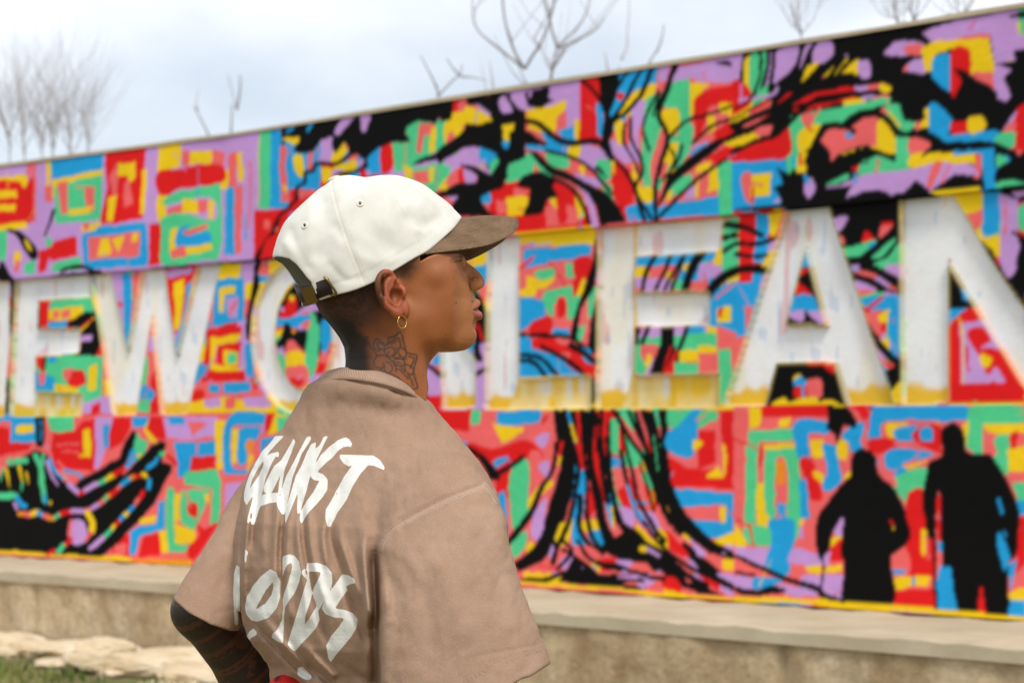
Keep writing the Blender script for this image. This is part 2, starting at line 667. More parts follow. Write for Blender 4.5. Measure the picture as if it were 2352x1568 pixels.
block(1150, 150, .44643, """
c -50,60 1568,-60 1568,950 -50,950
p 150,140 625,60 625,440 430,330 250,250
y~ 320,272 440,250 540,220 490,372 400,382 330,322
c 490,300 542,270 542,362 480,382
p 542,220 612,120 612,362 545,345
b 490,380 592,352 592,442 530,442
y 578,320 615,330 612,432 580,432
r 612,90 722,80 728,432 605,432
c/4 650,250 690,270
b 700,230 738,230 738,412 708,412
b 770,60 1040,20 1020,160 900,300 760,400
p 1040,20 1100,20 1080,140 1040,140
y~ 960,150 1035,130 1020,230 960,330 900,380 860,300
c~ 1030,130 1080,110 1060,180 1030,200
o~ 790,330 900,240 960,150 900,180 820,260
y~ 930,160 950,200 830,300 790,320
r~ 815,180 850,170 850,210 820,215
c~ 785,180 805,180 800,220 780,220
g~ 940,240 1040,180 1065,260 1040,420 1000,560 1000,700 960,720 950,500 960,350
g 1060,170 1150,100 1212,85 1212,275 1060,255
g 1150,90 1212,80 1212,385 1150,402
g/16 1110,440 1180,400
p 1100,40 1568,-60 1535,110 1290,125 1215,90 1150,110 1095,150
c/4 1290,60 1300,150
y 1212,120 1300,120 1242,250 1212,330
y~ 1042,280 1145,268 1152,380 1095,412 1042,352
c 1215,330 1330,260 1330,400 1225,440
r~ 1240,200 1400,140 1500,128 1532,170 1470,222 1330,250 1300,332 1255,420 1240,380
y 1330,130 1290,150 1250,180 1215,200 1215,130
y 1370,235 1450,228 1440,295 1370,290
y 1310,300 1350,290 1352,422 1310,412
y 1420,300 1455,290 1450,360 1425,350
r 1345,385 1568,255 1568,420 1400,445 1340,430
c 1230,440 1340,380 1350,420 1250,480
r~ 1320,520 1450,450 1568,400 1568,545 1330,555
y 1400,445 1568,385 1568,440 1440,470
y 1240,580 1330,540 1320,590 1240,620
c 1200,610 1250,580 1240,620
g 1368,560 1442,550 1442,842 1362,852
b 1445,560 1580,540 1580,625 1512,622 1510,762 1580,770 1580,830 1440,832
y 1495,622 1580,612 1580,765 1500,755
c 1495,612 1570,600 1560,640 1510,680 1510,750 1490,740
y 1318,590 1370,578 1370,702 1315,722
c 1240,640 1322,620 1312,740 1240,755
y 1245,650 1265,640 1262,740 1240,745
p 1210,690 1245,680 1235,750 1180,750
b 1040,790 1150,765 1370,742 1370,845 1040,862
p~ 1215,500 1240,460 1320,445 1260,520 1210,540
b/8 1220,500 1290,455
g~ 1100,480 1215,340 1225,440 1180,540 1120,620 1090,640
c~ 1050,420 1085,430 1065,520 1040,560
y~ 1070,480 1152,440 1122,540 1072,610
c~ 1040,560 1092,560 1072,642 1025,670
b/8 1120,570 1145,560
y 1090,590 1140,590 1100,660 1080,650
g~ 1020,640 1060,640 1050,700 1020,700
g~ 1080,692 1215,620 1200,690 1060,760
y 1060,730 1120,700 1110,750 1040,790
c~ 1040,740 1090,740 1050,800
p 0,478 72,468 72,582 0,572
b~ 70,472 130,472 155,500 130,562 82,562
c 80,530 110,530 105,580 80,575
p~ -10,600 50,620 42,655 -10,655
g~ 195,532 330,510 362,592 300,642 172,665
g~ 110,560 172,560 160,612 110,610
b~ 55,745 110,690 132,722 90,780 60,760
c~ 90,700 110,690 100,800 90,800
r 110,662 345,655 335,722 290,742 120,742 110,845 250,855 262,940 700,905 700,750 640,640 520,640 430,680 330,760 300,850 480,740
y 202,742 332,740 310,845 205,840
c 125,752 202,752 202,835 130,832
c 440,760 560,700 600,890 440,905
y 440,762 505,722 480,812
c/10 430,800 440,900
r 470,700 562,660 602,880 500,892
y 585,740 640,762 655,855 600,862
c 540,780 590,800 600,890 540,890
b~ 398,380 560,470 562,512 330,480 332,455 440,460
y~ 188,335 300,330 412,362 425,392 300,370 190,378
c 255,338 332,345 332,368 255,362
b~ 188,430 280,405 295,450 210,485
y~ 195,395 262,390 252,430 195,432
y~ -10,250 40,260 125,290 122,342 -10,345
p~ 50,235 120,255 125,300 90,290
p~ 165,220 200,190 250,300 230,320 180,280
y 205,300 245,295 240,320 210,315
p~ 225,190 290,170 330,180 320,240 290,270
c 295,290 325,275 322,315 300,310
p~ 600,462 720,480 770,540 742,612 620,560
y 545,480 622,458 602,545 550,532
c 555,555 622,545 655,612 570,615
g~ 335,510 380,508 445,600 485,642 400,605
g~ 425,508 540,515 545,590 450,565
y 600,580 640,570 630,640
p~ 585,620 720,650 712,692 620,655
g~ 700,550 785,550 795,625 730,655
g~ 725,670 792,685 785,760
p/20,16 610,680 670,780 695,900
c/12,16 480,635 560,670 625,740
r~ 785,545 870,530 905,700 902,800 870,870 830,800 790,720
y 775,540 800,530 795,640
y~ 880,560 925,600 945,700 905,650
p~ 895,262 965,215 955,330 935,400 945,530 905,550 850,510 785,490 750,445 800,430 880,460
c~ 850,340 892,300 895,430
y~ 800,340 842,330 852,425 820,460
p~ 760,440 900,520 950,590 900,600 800,520
c~ 860,560 940,560 950,610 930,640
b 860,800 1015,760 1025,870 875,880
y~ 945,700 1005,700 1002,775 960,770
y~ 900,560 920,700 960,790 940,690
k 0,200 130,182 205,172 250,290 320,325 195,332 190,400 188,480 210,520 180,560 218,625 165,700 100,690 55,745 130,845 -10,850 -10,662 52,662 55,622 -10,570 -10,545 100,600 115,550 150,500 140,470 70,470 -10,478 -10,345 120,342 125,290 60,240 -10,245
p~ 168,222 200,195 250,300 225,318 180,275
k~ 210,180 250,190 300,270 260,300
p~ 228,195 285,172 320,190 300,260 262,240
k 310,172 380,150 450,140 440,200 475,215 430,235 400,262 330,252 318,200
p/7 345,170 340,195
k~ 290,640 330,615 400,605 485,650 470,690 490,745 430,760 400,830 340,850 300,842 330,762 340,700 275,690
k/13 300,325 400,350 480,420 560,452 700,442 745,470 785,535
k~ 190,375 300,378 380,415 440,455 330,455 300,440
k 290,480 380,500 440,560 560,620 680,680 770,725 830,800 862,880 718,900 702,800 655,722 560,662 450,622 380,560 340,500
k/8 430,490 560,525 650,572 730,655 785,725
k/9 460,640 560,690 620,765 665,890
k/8,4 700,585 760,640
k 715,85 835,70 812,190 775,290 805,330 785,410 760,462 728,450 742,300 722,180
k/9 630,110 700,180 745,245
k/7 880,50 800,170
k/8 950,40 870,200 800,310
k/9 1010,30 950,180 870,275 785,340
k/14,9 1135,25 1080,180 1040,300 1092,420 1055,560 1022,700 1030,870
k/6 1045,170 1000,240 962,330 960,400 990,490
k/6 1045,190 1010,300
k/8 890,310 892,420 942,520 952,610 915,700 965,870
k/7 855,350 850,450 905,540 940,640
k/8 755,400 800,540 880,630 925,740 1005,865
k 1020,830 1085,640 1200,530 1330,440 1568,350 1568,395 1400,450 1250,570 1120,680 1040,800
k/8 1040,860 1150,740 1250,650 1350,575 1568,460
k/7 1110,410 1200,325 1330,290 1450,240 1535,160
k/7 1225,450 1330,360 1450,315 1568,240
k/6 1080,440 1130,530 1090,640
k/6 1170,460 1140,560 1060,650
k 1350,10 1420,0 1440,10 1500,-20 1568,-40 1568,0 1520,20 1480,80 1470,40 1380,25
g/14 1560,40 1545,140
k/7 1535,110 1540,200 1500,260
y 250,942 685,905 682,1000 250,1012
t 255,1005 440,990 440,1040 255,1050
p 260,1000 350,990 350,1030 260,1030
c 250,1010 685,1000 690,1560 250,1560
b 288,1022 665,1000 645,1080 440,1092 285,1140
c 290,1130 440,1095 430,1165 290,1170
y 300,1170 380,1200 300,1240
g~ 345,1150 460,1125 440,1195 370,1195
g 510,1110 585,1100 580,1182 530,1192
r~ 560,1088 655,1070 642,1180 570,1180
y~ 300,1238 460,1178 400,1240
r/4 420,1090 500,1200 510,1260
b 250,1290 330,1288 400,1310 412,1425 330,1440 250,1485
g~ 398,1262 560,1228 602,1260 582,1385 525,1402 520,1290 470,1290 445,1400 400,1340
c 450,1330 500,1290 505,1410 450,1440
r~ 470,1300 512,1298 512,1385 470,1400
r~ 330,1432 430,1398 442,1475 330,1505
y~ 570,1250 625,1178 612,1290
r~ 560,1200 600,1180 560,1290
b 450,1462 542,1462 542,1505 450,1502
b 250,1500 325,1512 330,1580 250,1580
r 330,1510 450,1500 520,1580 330,1580
g 575,1440 635,1430 605,1535 570,1535
c~ 610,1290 652,1262 622,1422 600,1442
g~ 640,1290 682,1235 665,1370 640,1400
g~ 665,1400 690,1340 690,1480 665,1470
k 688,915 700,1100 680,1220 640,1290 600,1350 582,1540 540,1520 568,1380 600,1270 650,1150 672,1040
k~ 690,1290 655,1420 640,1580 690,1580 700,1400
k/9 250,1495 420,1495 540,1510 630,1570
b 895,1062 1340,1030 1330,1092 1130,1112 895,1125
y 890,1130 972,1128 972,1172 890,1172
c 980,1120 1150,1110 1132,1182 980,1205
p 885,1180 1000,1182 1100,1195 1080,1268 885,1268
c 885,1240 930,1240 930,1275 885,1275
y 1052,1160 1115,1140 1092,1200
p 1240,1110 1372,1095 1372,1175 1240,1195
c 1180,1205 1295,1190 1295,1262 1178,1265
y 1320,1090 1375,1060 1370,1110 1330,1120
k/10 1020,1050 960,1150 930,1268
k/8 1100,1050 1060,1140 1010,1262
k/7 1150,1080 1090,1180 1060,1262
k/7 1170,1060 1110,1200 1095,1262
k/18,20 1268,1040 1205,1130 1168,1262
k/5 890,1062 888,1272
g 1370,865 1475,852 1470,1300 1370,1180
r 1465,848 1580,835 1580,1195 1470,1200
b/14 1568,1060 1470,1070
y 1340,1190 1400,1160 1380,1240 1330,1220
y 1390,1190 1470,1160 1465,1210 1400,1215
k/14 1378,890 1460,900 1568,935
k/12 1378,965 1450,950 1568,975
k/10 1385,1035 1430,1005 1480,995 1568,1015
k/10 1460,1050 1520,1065 1568,1068
b 1300,1322 1350,1240 1400,1225 1470,1195 1580,1200 1580,1530 1500,1500 1300,1440
c/6 1340,1300 1440,1220
k/22,22 1290,1282 1350,1210 1440,1145 1568,1130
y 1350,1350 1425,1340 1422,1425 1350,1425
r 1350,1350 1380,1350 1375,1400 1355,1400
c 1480,1340 1540,1340 1520,1440 1490,1440
b 1430,1350 1500,1350 1498,1505 1435,1500
p 900,1450 1190,1438 1180,1500 900,1510
g 905,1510 1180,1500 1180,1580 905,1580
g~ 1180,1495 1345,1485 1348,1580 1150,1580
c 1345,1440 1500,1500 1480,1580 1345,1580
k/10 912,1455 905,1580
k/9 970,1450 925,1580
k 1035,1450 1112,1448 1105,1580 1045,1580
k/10 1185,1442 1138,1580
""")

block(1800, 0, .44643, """
k 0,300 1650,0 1650,1100 0,1160
p~ -10,330 40,300 20,450 -10,470
y~ 50,345 85,318 90,470 55,475
r~ -10,450 50,455 80,485 110,540 60,640 -10,660
g~ 88,305 132,305 128,440 100,520 80,450
g~ 148,300 172,298 155,440 120,520
g~ 90,560 200,440 190,500 120,640
p/8,4 205,290 192,400 182,470
p~ 235,275 355,250 340,350 300,395 220,465 228,350
p~ 395,248 432,240 375,385 360,370
p~ 450,238 520,222 545,290 500,345 430,352
y~ 355,390 340,445 298,490 310,440
y~ 375,430 400,370 468,352 410,412 368,450
c/14,10 340,520 440,470 500,430
y/12,5 500,430 560,370 600,320
p/6,3 600,325 618,302
y~ 495,435 560,440 640,360 600,330
k/10 500,460 600,330
k/9 560,430 640,335
y~ 592,432 650,350 685,338 682,405 610,440
p~ 680,340 738,345 742,430 688,422
p/9 30,550 200,520 235,490
c~ 70,610 150,560 210,560 130,640 40,680
r/16,13 180,640 280,540 300,525
r/18,10 330,590 430,530 560,500 655,485
p 655,472 732,475 732,498 660,500
c 732,472 800,470 800,498 732,498
y~ 795,465 855,480 835,512 795,505
r/10 400,600 540,560 650,540
y 590,555 720,530 720,570 600,585
p 700,530 780,515 780,535 700,550
c~ 720,560 830,520 840,580 720,570
r/12 0,630 100,600 170,560
y~ -10,640 60,600 100,560 60,660 -10,700
c~ 40,690 170,640 190,625 100,690
g~ 340,640 560,590 820,540 840,570 740,600 640,640 560,690 470,690 370,720 340,940 280,920 300,660
g~ 820,590 900,578 925,660 985,672 955,722 900,712 845,640
c~ 800,600 825,590 830,640 800,620
c/8 470,600 440,640
y/8 850,620 900,690
r~ -10,830 190,760 290,695 285,870 -10,885
y~ -10,770 140,725 180,760 -10,805
c~ 110,720 200,685 190,740 150,760
c~ 360,640 420,620 440,660 400,700
y~ 355,722 470,685 462,762 380,832 350,830
r/6 380,680 430,720
y~ 350,840 400,850 380,960 340,960
r/10 355,850 360,900
b/8 318,860 315,910
b -10,890 275,870 285,920 262,1122 -10,1162
y 40,960 198,948 195,1075 60,1095
c~ 38,965 95,950 85,1080 110,1100 60,1100
r/5 100,1030 100,1140
c/6 70,1000 150,1020
p/8 225,1110 255,1090
k 225,915 300,962 318,925 345,950 392,955 372,1040 395,1120 265,1130 240,1075 210,1030 262,1010
p~ 382,1000 425,975 458,1010 445,1090 415,1105 380,1060
b/10 385,970 400,1010
c~ 640,700 720,645 790,660 800,800 700,800 560,850 530,900 510,820 455,835 500,715 620,700 655,722
y~ 785,660 850,700 885,780 882,840 790,815
c/10 445,800 470,830
y~ 440,830 465,790 480,820
b/14 615,740 640,745
y~ 570,850 690,815 780,800 800,820 700,830
g 880,740 962,755 962,935 800,952 680,962 690,905 780,850 800,850 880,890
g~ 670,910 740,880 735,960 670,960
r~ 640,920 680,890 670,960
c/7 790,880 780,960
g~ 575,970 620,950 620,985 500,1010
c~ 960,755 1070,780 1065,825 1020,860 960,855
y~ 960,855 1040,840 1345,838 1342,905 1250,892 970,925
r 1320,840 1345,838 1350,905 1310,965
c~ 1340,840 1362,870 1340,975 1300,960
b 1195,830 1420,812 1432,1040 1370,1035 1352,900 1350,845 1195,848
p 498,1018 580,1010 700,962 970,930 1130,888 1300,902 1340,965 1200,962 1065,1055 980,992 935,1068 890,1062 860,1080 820,1045 740,1040 612,1085 650,1010 505,1032
c~ 1090,900 1140,895 1080,1030 1050,1030
c/6 1180,900 1140,1000
b~ 1055,585 1120,575 1192,660 1185,745 1420,712 1432,782 1150,782 1060,712
b/8 660,960 665,1000
r 1180,668 1285,658 1282,725 1190,745
y~ 1278,655 1350,636 1372,702 1285,735
y 1030,600 1060,600 1060,700 980,695 1040,650
c 985,670 1015,670 1010,710 985,710
p~ 1475,710 1568,590 1568,690 1500,730
c~ 1430,790 1490,700 1568,650 1568,850 1530,820
g~ 1430,742 1540,728 1525,810 1440,795
r 1545,600 1600,560 1600,840 1535,810
b 1430,840 1500,860 1600,960 1430,1000
g~ 1438,850 1495,875 1442,930
g 1425,1000 1600,970 1600,1010 1430,1030
p 1028,190 1100,150 1225,115 1568,45 1650,30 1650,260 1520,280 1535,330 1420,355 1400,205 1220,230 1080,245
g~ 1555,60 1600,50 1600,180 1565,190
y 1535,130 1562,120 1560,200
p~ 822,300 860,250 900,230 1020,240 1035,300 930,312
c~ 930,262 1022,250 1015,305 950,308
p~ 925,385 980,340 1042,320 1052,395 980,405
c/10 935,385 950,378
y 1018,270 1100,232 1392,205 1425,405 1300,415 1282,280 1190,270 1100,300 1080,385 1045,395
c 1220,205 1398,190 1398,212 1220,222
b~ 1098,312 1188,308 1185,500 1100,445 1075,395
r~ 1188,280 1280,278 1295,415 1205,385 1235,440 1225,525 1180,505
c~ 1295,420 1420,405 1425,515
p~ 1420,365 1505,385 1470,430 1508,520 1480,555 1420,512
k~ 1195,375 1240,385 1300,420 1440,520 1350,560 1250,540 1200,540 1240,440
k/9 215,290 208,420 190,500
k/6 145,305 140,430 100,520
k/8 365,250 350,340 290,430
k/9 440,240 375,375 300,480
k/14 -10,695 100,650 250,580 330,530 470,455 640,420
k/8 -10,742 120,700 240,610 400,570 480,530 650,510 800,520
k/10 -10,835 150,765 230,735 350,622 430,570 560,540
k/5 -10,600 60,565 110,510
k/5 -10,660 60,620 150,560
k/9 200,600 230,530 330,420
k~ 380,890 400,840 440,790 480,770 520,832 525,880 600,850 700,815 750,810 830,840 885,890 800,860 740,860 690,890 740,895 640,920 680,950 630,945 560,975 500,1010 480,1115 390,1120 440,1040 410,960
k/15 420,860 440,800 470,740 500,700 560,690 610,692
k/11 600,690 625,700 655,720
k/13 605,685 660,635 740,615 820,645 880,705 905,735 1000,730 1080,745 1140,785 1160,800
k/13 1120,790 1200,800 1380,790 1470,815 1530,860 1510,910 1450,950 1440,985
k~ 1020,870 1060,820 1150,800 1180,815 1080,840
k~ 1440,920 1560,860 1600,860 1600,1000 1500,985 1430,1000
k 480,1120 500,1032 620,1085 720,1042 800,1075 830,1055 870,1080 930,1055 990,985 1062,1045 1060,1062 880,1085 500,1125
k~ 1195,960 1290,968 1380,1035 1300,1020 1260,1040
k~ 1380,1100 1440,1040 1568,1015 1650,1010 1650,1045 1490,1050 1510,1080 1450,1095
p 1495,1050 1600,1040 1600,1075 1530,1080
k~ 1500,95 1560,75 1620,70 1620,95 1540,105
y 1060,1052 1345,1022 1345,1050 1100,1075
r 8,1172 105,1160 92,1580 8,1580
b 105,1170 178,1163 165,1400 100,1420
y 172,1160 258,1150 200,1300 178,1280
b 90,1350 180,1300 150,1440 90,1430
k/12 -10,1240 60,1250 130,1285
k/9 -10,1328 100,1335 200,1302
k/8 -10,1390 80,1400 165,1398
k/16 -10,1475 70,1465 150,1485
b 75,1500 135,1500 120,1580 72,1580
k 480,1120 893,1078 893,1600 640,1600
p~ 520,1195 590,1182 600,1200 568,1255 545,1262
r~ 690,1330 700,1262 750,1300 740,1318
c~ 555,1300 580,1295 585,1340
c~ 770,1290 800,1225 850,1215 845,1245 790,1300
r~ 785,1225 850,1212 835,1240
g~ 575,1360 650,1340 740,1312 760,1330 700,1370 670,1395 590,1398
b/8 745,1330 725,1345
g~ 740,1395 850,1310 855,1330 790,1400 745,1410
g~ 745,1440 830,1400 893,1330 893,1475 810,1470
p~ 800,1465 890,1480 890,1540
b/10 620,1475 700,1485
c/11 700,1485 800,1560
y~ 1165,1060 1345,1048 1342,1285 1440,1285 1435,1402 1330,1335 1280,1210
c 1250,1175 1342,1140 1340,1232 1300,1265
b 1340,1045 1435,1040 1432,1278 1350,1290
p 1432,1060 1535,1090 1535,1290 1440,1400
c/6 1470,1100 1460,1280
c 1435,1400 1540,1300 1500,1360 1450,1440
g 1530,1130 1620,1110 1620,1280 1540,1260
k 1495,1255 1568,1290 1650,1310 1650,1600 1470,1600 1500,1480 1525,1400
p~ 1435,1410 1500,1280 1545,1350 1480,1520
k 1325,1305 1400,1370 1440,1470 1470,1560 1420,1500
k/5 0,1158 300,1120
""")

block(1150, 850, .52122, """
b 215,-10 560,0 585,135 215,135
r~ 280,-10 480,-10 530,60 580,80 578,140 500,115 400,40
c~ 380,20 470,30 440,60
k/8 215,58 290,65 345,125
k/8 235,30 330,50 400,125
k/9 330,-10 440,50 520,115 575,200 572,275
k/12 470,-10 540,30 582,60
p~ 10,0 60,10 70,60 65,275 15,275 10,100
k/8 15,100 60,70
r 25,0 70,-10 70,40
y 215,138 562,130 562,280 60,285
k~ 548,140 582,150 580,285 562,240
g 762,-10 830,-10 810,115 762,118
c~ 800,-10 880,-10 850,60 800,50
y~ 830,30 850,60 800,130
k 885,-10 965,-10 905,125 835,125
r/4 935,0 905,110
g~ 790,100 830,80 800,130
k/7 975,-10 960,120
y 972,12 1062,10 1062,62 975,65
g 955,65 1062,65 1062,128 950,128
c 1062,30 1155,15 1155,125 1062,125
y 1060,-10 1150,-10 1150,20 1060,25
k/5 757,-10 757,135
y 720,135 1160,130 1160,285 600,285
t 1085,140 1125,140 1118,235 1095,235
t 790,150 810,150 805,210
t 225,150 240,150 235,210
g 1160,20 1235,-10 1190,250 1158,260
c 1215,-10 1290,-10 1230,120
y 0,262 1360,258 1360,290 0,290
c 0,290 1343,285 1343,1160 -50,1160
g 0,290 46,288 46,352 0,356
c 46,290 120,290 100,382 30,402
b 118,295 332,288 322,345 240,362 118,362
y 98,348 250,372 220,432 150,445
c 150,445 300,360 380,300 400,440 300,480
r~ -10,440 100,470 250,430 330,485 322,530 150,525 -10,520
p~ 300,420 370,398 340,470
r 330,330 372,300 330,370
c 10,400 100,380 90,440 10,440
b 100,520 170,505 190,540 110,560
r 120,560 180,520 190,700 110,700
g~ 185,570 262,520 270,700 260,800 200,855 178,700
b 125,682 162,662 172,862 140,852
c~ 268,500 325,490 345,600 292,690
p~ 310,550 365,528 350,600
y~ 265,712 350,612 382,650 292,765
c~ 270,760 380,640 392,600 370,700 300,900
k/11,8 -10,470 60,520 110,580 170,560 242,505
k~ 20,490 60,500 140,600 90,620 60,560
g~ 188,900 262,850 252,930 198,985
y~ 258,920 310,900 280,1000 262,1000
b 420,288 500,288 500,480 462,450
y 445,350 485,350 492,440 460,420
b 542,288 575,288 562,500 540,470
r 570,288 722,288 715,500 580,560
g 648,330 692,330 692,495 640,495
r 690,330 712,330 705,500 690,500
g~ 688,288 765,288 800,400 850,500 830,520 760,400
c 715,378 810,402 830,470 760,470
y~ 710,400 740,400 720,480
g~ 728,410 800,500 785,550 720,545
r 578,510 622,510 640,700 540,800 560,600
c~ 340,640 400,560 430,480 440,420 400,560
b~ 485,540 552,530 530,700 525,900 560,930 480,925 468,800
r~ 470,440 560,480 550,560 490,530
b 608,500 715,515 700,560 620,560
c 620,560 712,560 702,680 640,690
r 660,690 760,600 790,760 690,760
b 618,690 685,682 665,850 635,760
y~ 520,810 612,800 592,860 540,860
b~ 548,862 632,855 655,935 600,940
p~ 640,870 722,910 700,915 650,880
y 655,740 680,735 670,860
p~ 690,750 762,760 762,830 720,845
p~ 765,760 850,768 895,865 800,835
b/8 770,720 820,725
r~ 815,600 862,640 865,760 830,745
o~ 830,655 855,660 850,760 835,740
g~ 795,590 850,585 862,655 830,655
y~ 785,535 832,540 832,592
g~ 848,288 892,288 905,650 872,610
r/8 770,300 800,400 840,480
g/5 775,300 800,390
c~ 860,370 890,380 880,430
c~ 270,760 300,720 380,660 330,900 280,900
p~ 290,780 355,700 332,885 285,885
y~ 388,790 472,780 455,900 395,925
p~ 365,930 402,920 390,980 360,970
c~ 400,720 470,560 460,780 400,800
y~ 430,600 455,600 430,700
y 245,1045 430,1030 470,960 400,1070 245,1080
p~ 380,1030 480,940 470,1000 400,1060
c~ 300,1030 400,1000 420,1040 280,1050
y 240,1080 440,1050 430,1110 240,1100
k 383,288 430,288 440,400 482,520 475,650 435,780 385,900 362,965 320,1005 220,1045 195,1010 300,925 340,850 372,700 420,560 402,420
r/8,4 425,440 410,520
y/6 418,510 412,540
k/8,12 400,440 385,560 330,650 280,770 175,905
k 460,288 548,288 552,420 542,500 505,490 485,400
k/10 570,288 562,500 600,680 622,800 665,905
k/5 590,300 592,480
k/4,6 645,300 650,500 640,680
k/9 668,288 740,420 800,500 850,620 875,725
k 790,288 865,288 855,420 865,500 885,700 925,830 1005,905 940,850 850,640 845,480
r/6 800,420 840,490
y/5 825,470 840,495
k 880,288 918,288 922,500 962,690 1042,830 1160,930 1360,1000 1360,1035 1120,962 980,862 905,720 890,500
k/8 700,480 732,640 782,780 825,835
k/5 790,540 830,660 850,760
k/10 510,690 512,850 560,920 610,960
k/6 690,760 720,850
k/7 420,890 470,950 400,1030
k 590,930 650,900 740,838 785,850 862,960 960,1000 1060,1100 1190,1155 1060,1148 900,1080 820,1005 700,995
k 480,970 522,1000 560,1050 700,1060 885,1040 780,1062 700,1100 820,1122 905,1098 780,1135 560,1112 405,1095 450,1020
k/10 240,1085 340,1085 430,1050
k 1000,905 1120,1000 1200,1080 1360,1130 1360,1160 1200,1140 1090,1062 960,945
c~ 478,930 560,928 640,1000 560,1010 500,970
r 600,980 682,978 682,1042 600,1042
p~ 680,990 762,1000 740,1052 680,1045
y 558,1005 602,1000 602,1045 560,1035
p/6 520,1020 580,1030
c~ 758,1010 832,1010 800,1055 750,1045
p~ 685,1075 760,1060 830,1055 885,1040 860,1090 800,1125 760,1090
c~ 835,1045 905,1055 880,1080
r~ 895,1075 962,1080 985,1145 905,1120
y 905,1120 1000,1150 980,1170 905,1150
p~ 1000,985 1040,1000 1092,1085 1060,1075
c/12 1010,1000 1020,1090
r~ 885,862 940,870 1025,975 950,955
y~ 870,840 910,870 920,940 880,940
b/10 930,965 970,990
y/15 800,935 815,940
p/10 830,940 880,970
y/10,14 780,840 830,890 900,940
y~ 975,850 1045,912 1015,905
c~ 960,830 990,850 960,860
p~ 1025,900 1105,962 1070,975
c~ 1125,960 1195,990 1150,1015
y~ 1185,985 1255,1000 1242,1042 1180,1035
c~ 1250,1000 1360,1030 1360,1062 1255,1050
p~ 1145,1050 1320,1080 1360,1115 1250,1112
r~ 1065,1060 1162,1090 1150,1130
p~ 1165,1110 1285,1155 1200,1155
b 1315,1065 1360,1065 1360,1120
g 918,288 1160,288 1155,352 1060,372 920,370
b~ 985,345 1050,288 1082,292 1062,330 1040,505 930,485 915,400
r 1160,288 1242,288 1242,660 938,645 925,505 1010,560 1150,570
c 1060,380 1145,330 1172,560 1060,560
r 1060,385 1150,378 1142,540 1060,565
y~ 1158,450 1192,470 1188,600 1100,600 1160,545
y~ 1040,430 1085,440 1045,480
c 1150,340 1170,288 1182,600 1160,560
c 1242,288 1302,288 1302,810 1250,800
g 1300,385 1360,380 1360,825 1285,825
y 1300,288 1360,288 1360,385 1300,385
b 938,655 1245,680 1242,875 1100,888 975,765
c 978,738 1195,738 1192,815 1000,795
y 1165,740 1195,740 1192,815 1165,812
y~ 1235,850 1265,820 1295,905 1100,915
g~ 1290,825 1360,850 1360,915 1295,900
r/4 1270,420 1343,480
r/4 1200,760 1343,850
p 1110,920 1360,920 1360,1005 1170,960
k/7,10 440,290 470,430 500,560 480,720 440,850 400,940
k/6,9 520,290 520,470 545,620 540,760 570,880 620,950
k/8,10 610,290 615,470 650,620 680,760 720,860
k/6,9 690,300 720,450 760,600 790,720 850,830 900,900
k/7,10 740,290 770,380 820,470 840,580
k/7,11 890,480 930,640 1000,780 1090,880 1200,950 1300,990
k/6,10 820,830 900,930 1000,1010 1120,1070 1240,1130
k/6,8 500,1000 590,1060 700,1085 800,1090
k/6,8 600,1000 700,1020 800,1060 900,1080
r/7 500,300 505,450 520,560
b/8 730,640 760,730 800,800
g/7 655,560 670,660 700,740
k/9,14 425,300 440,400 470,520 462,660 420,800
k/8,14 560,300 548,480 575,640 600,780 640,900
k/7,11 640,420 648,560 670,700 690,800 740,860
k/9,13 770,300 800,420 850,540 880,660 905,760 980,860
k/6,12 600,420 620,600 640,720
k/8,12 850,300 880,480 900,640 960,780 1060,880 1160,950
k/8,10 340,860 400,930 380,1000
k/7,9 500,900 560,990 700,1040
k/9,12 800,900 900,960 1000,1050 1100,1110
k/6,8 430,940 520,1000 600,1070
k/6,9 880,1000 960,1070 1040,1120
y~ 240,1090 560,1112 720,1125 900,1145 1060,1155 1343,1175 1360,1190 1100,1175 860,1165 730,1140 500,1125 240,1105
""")

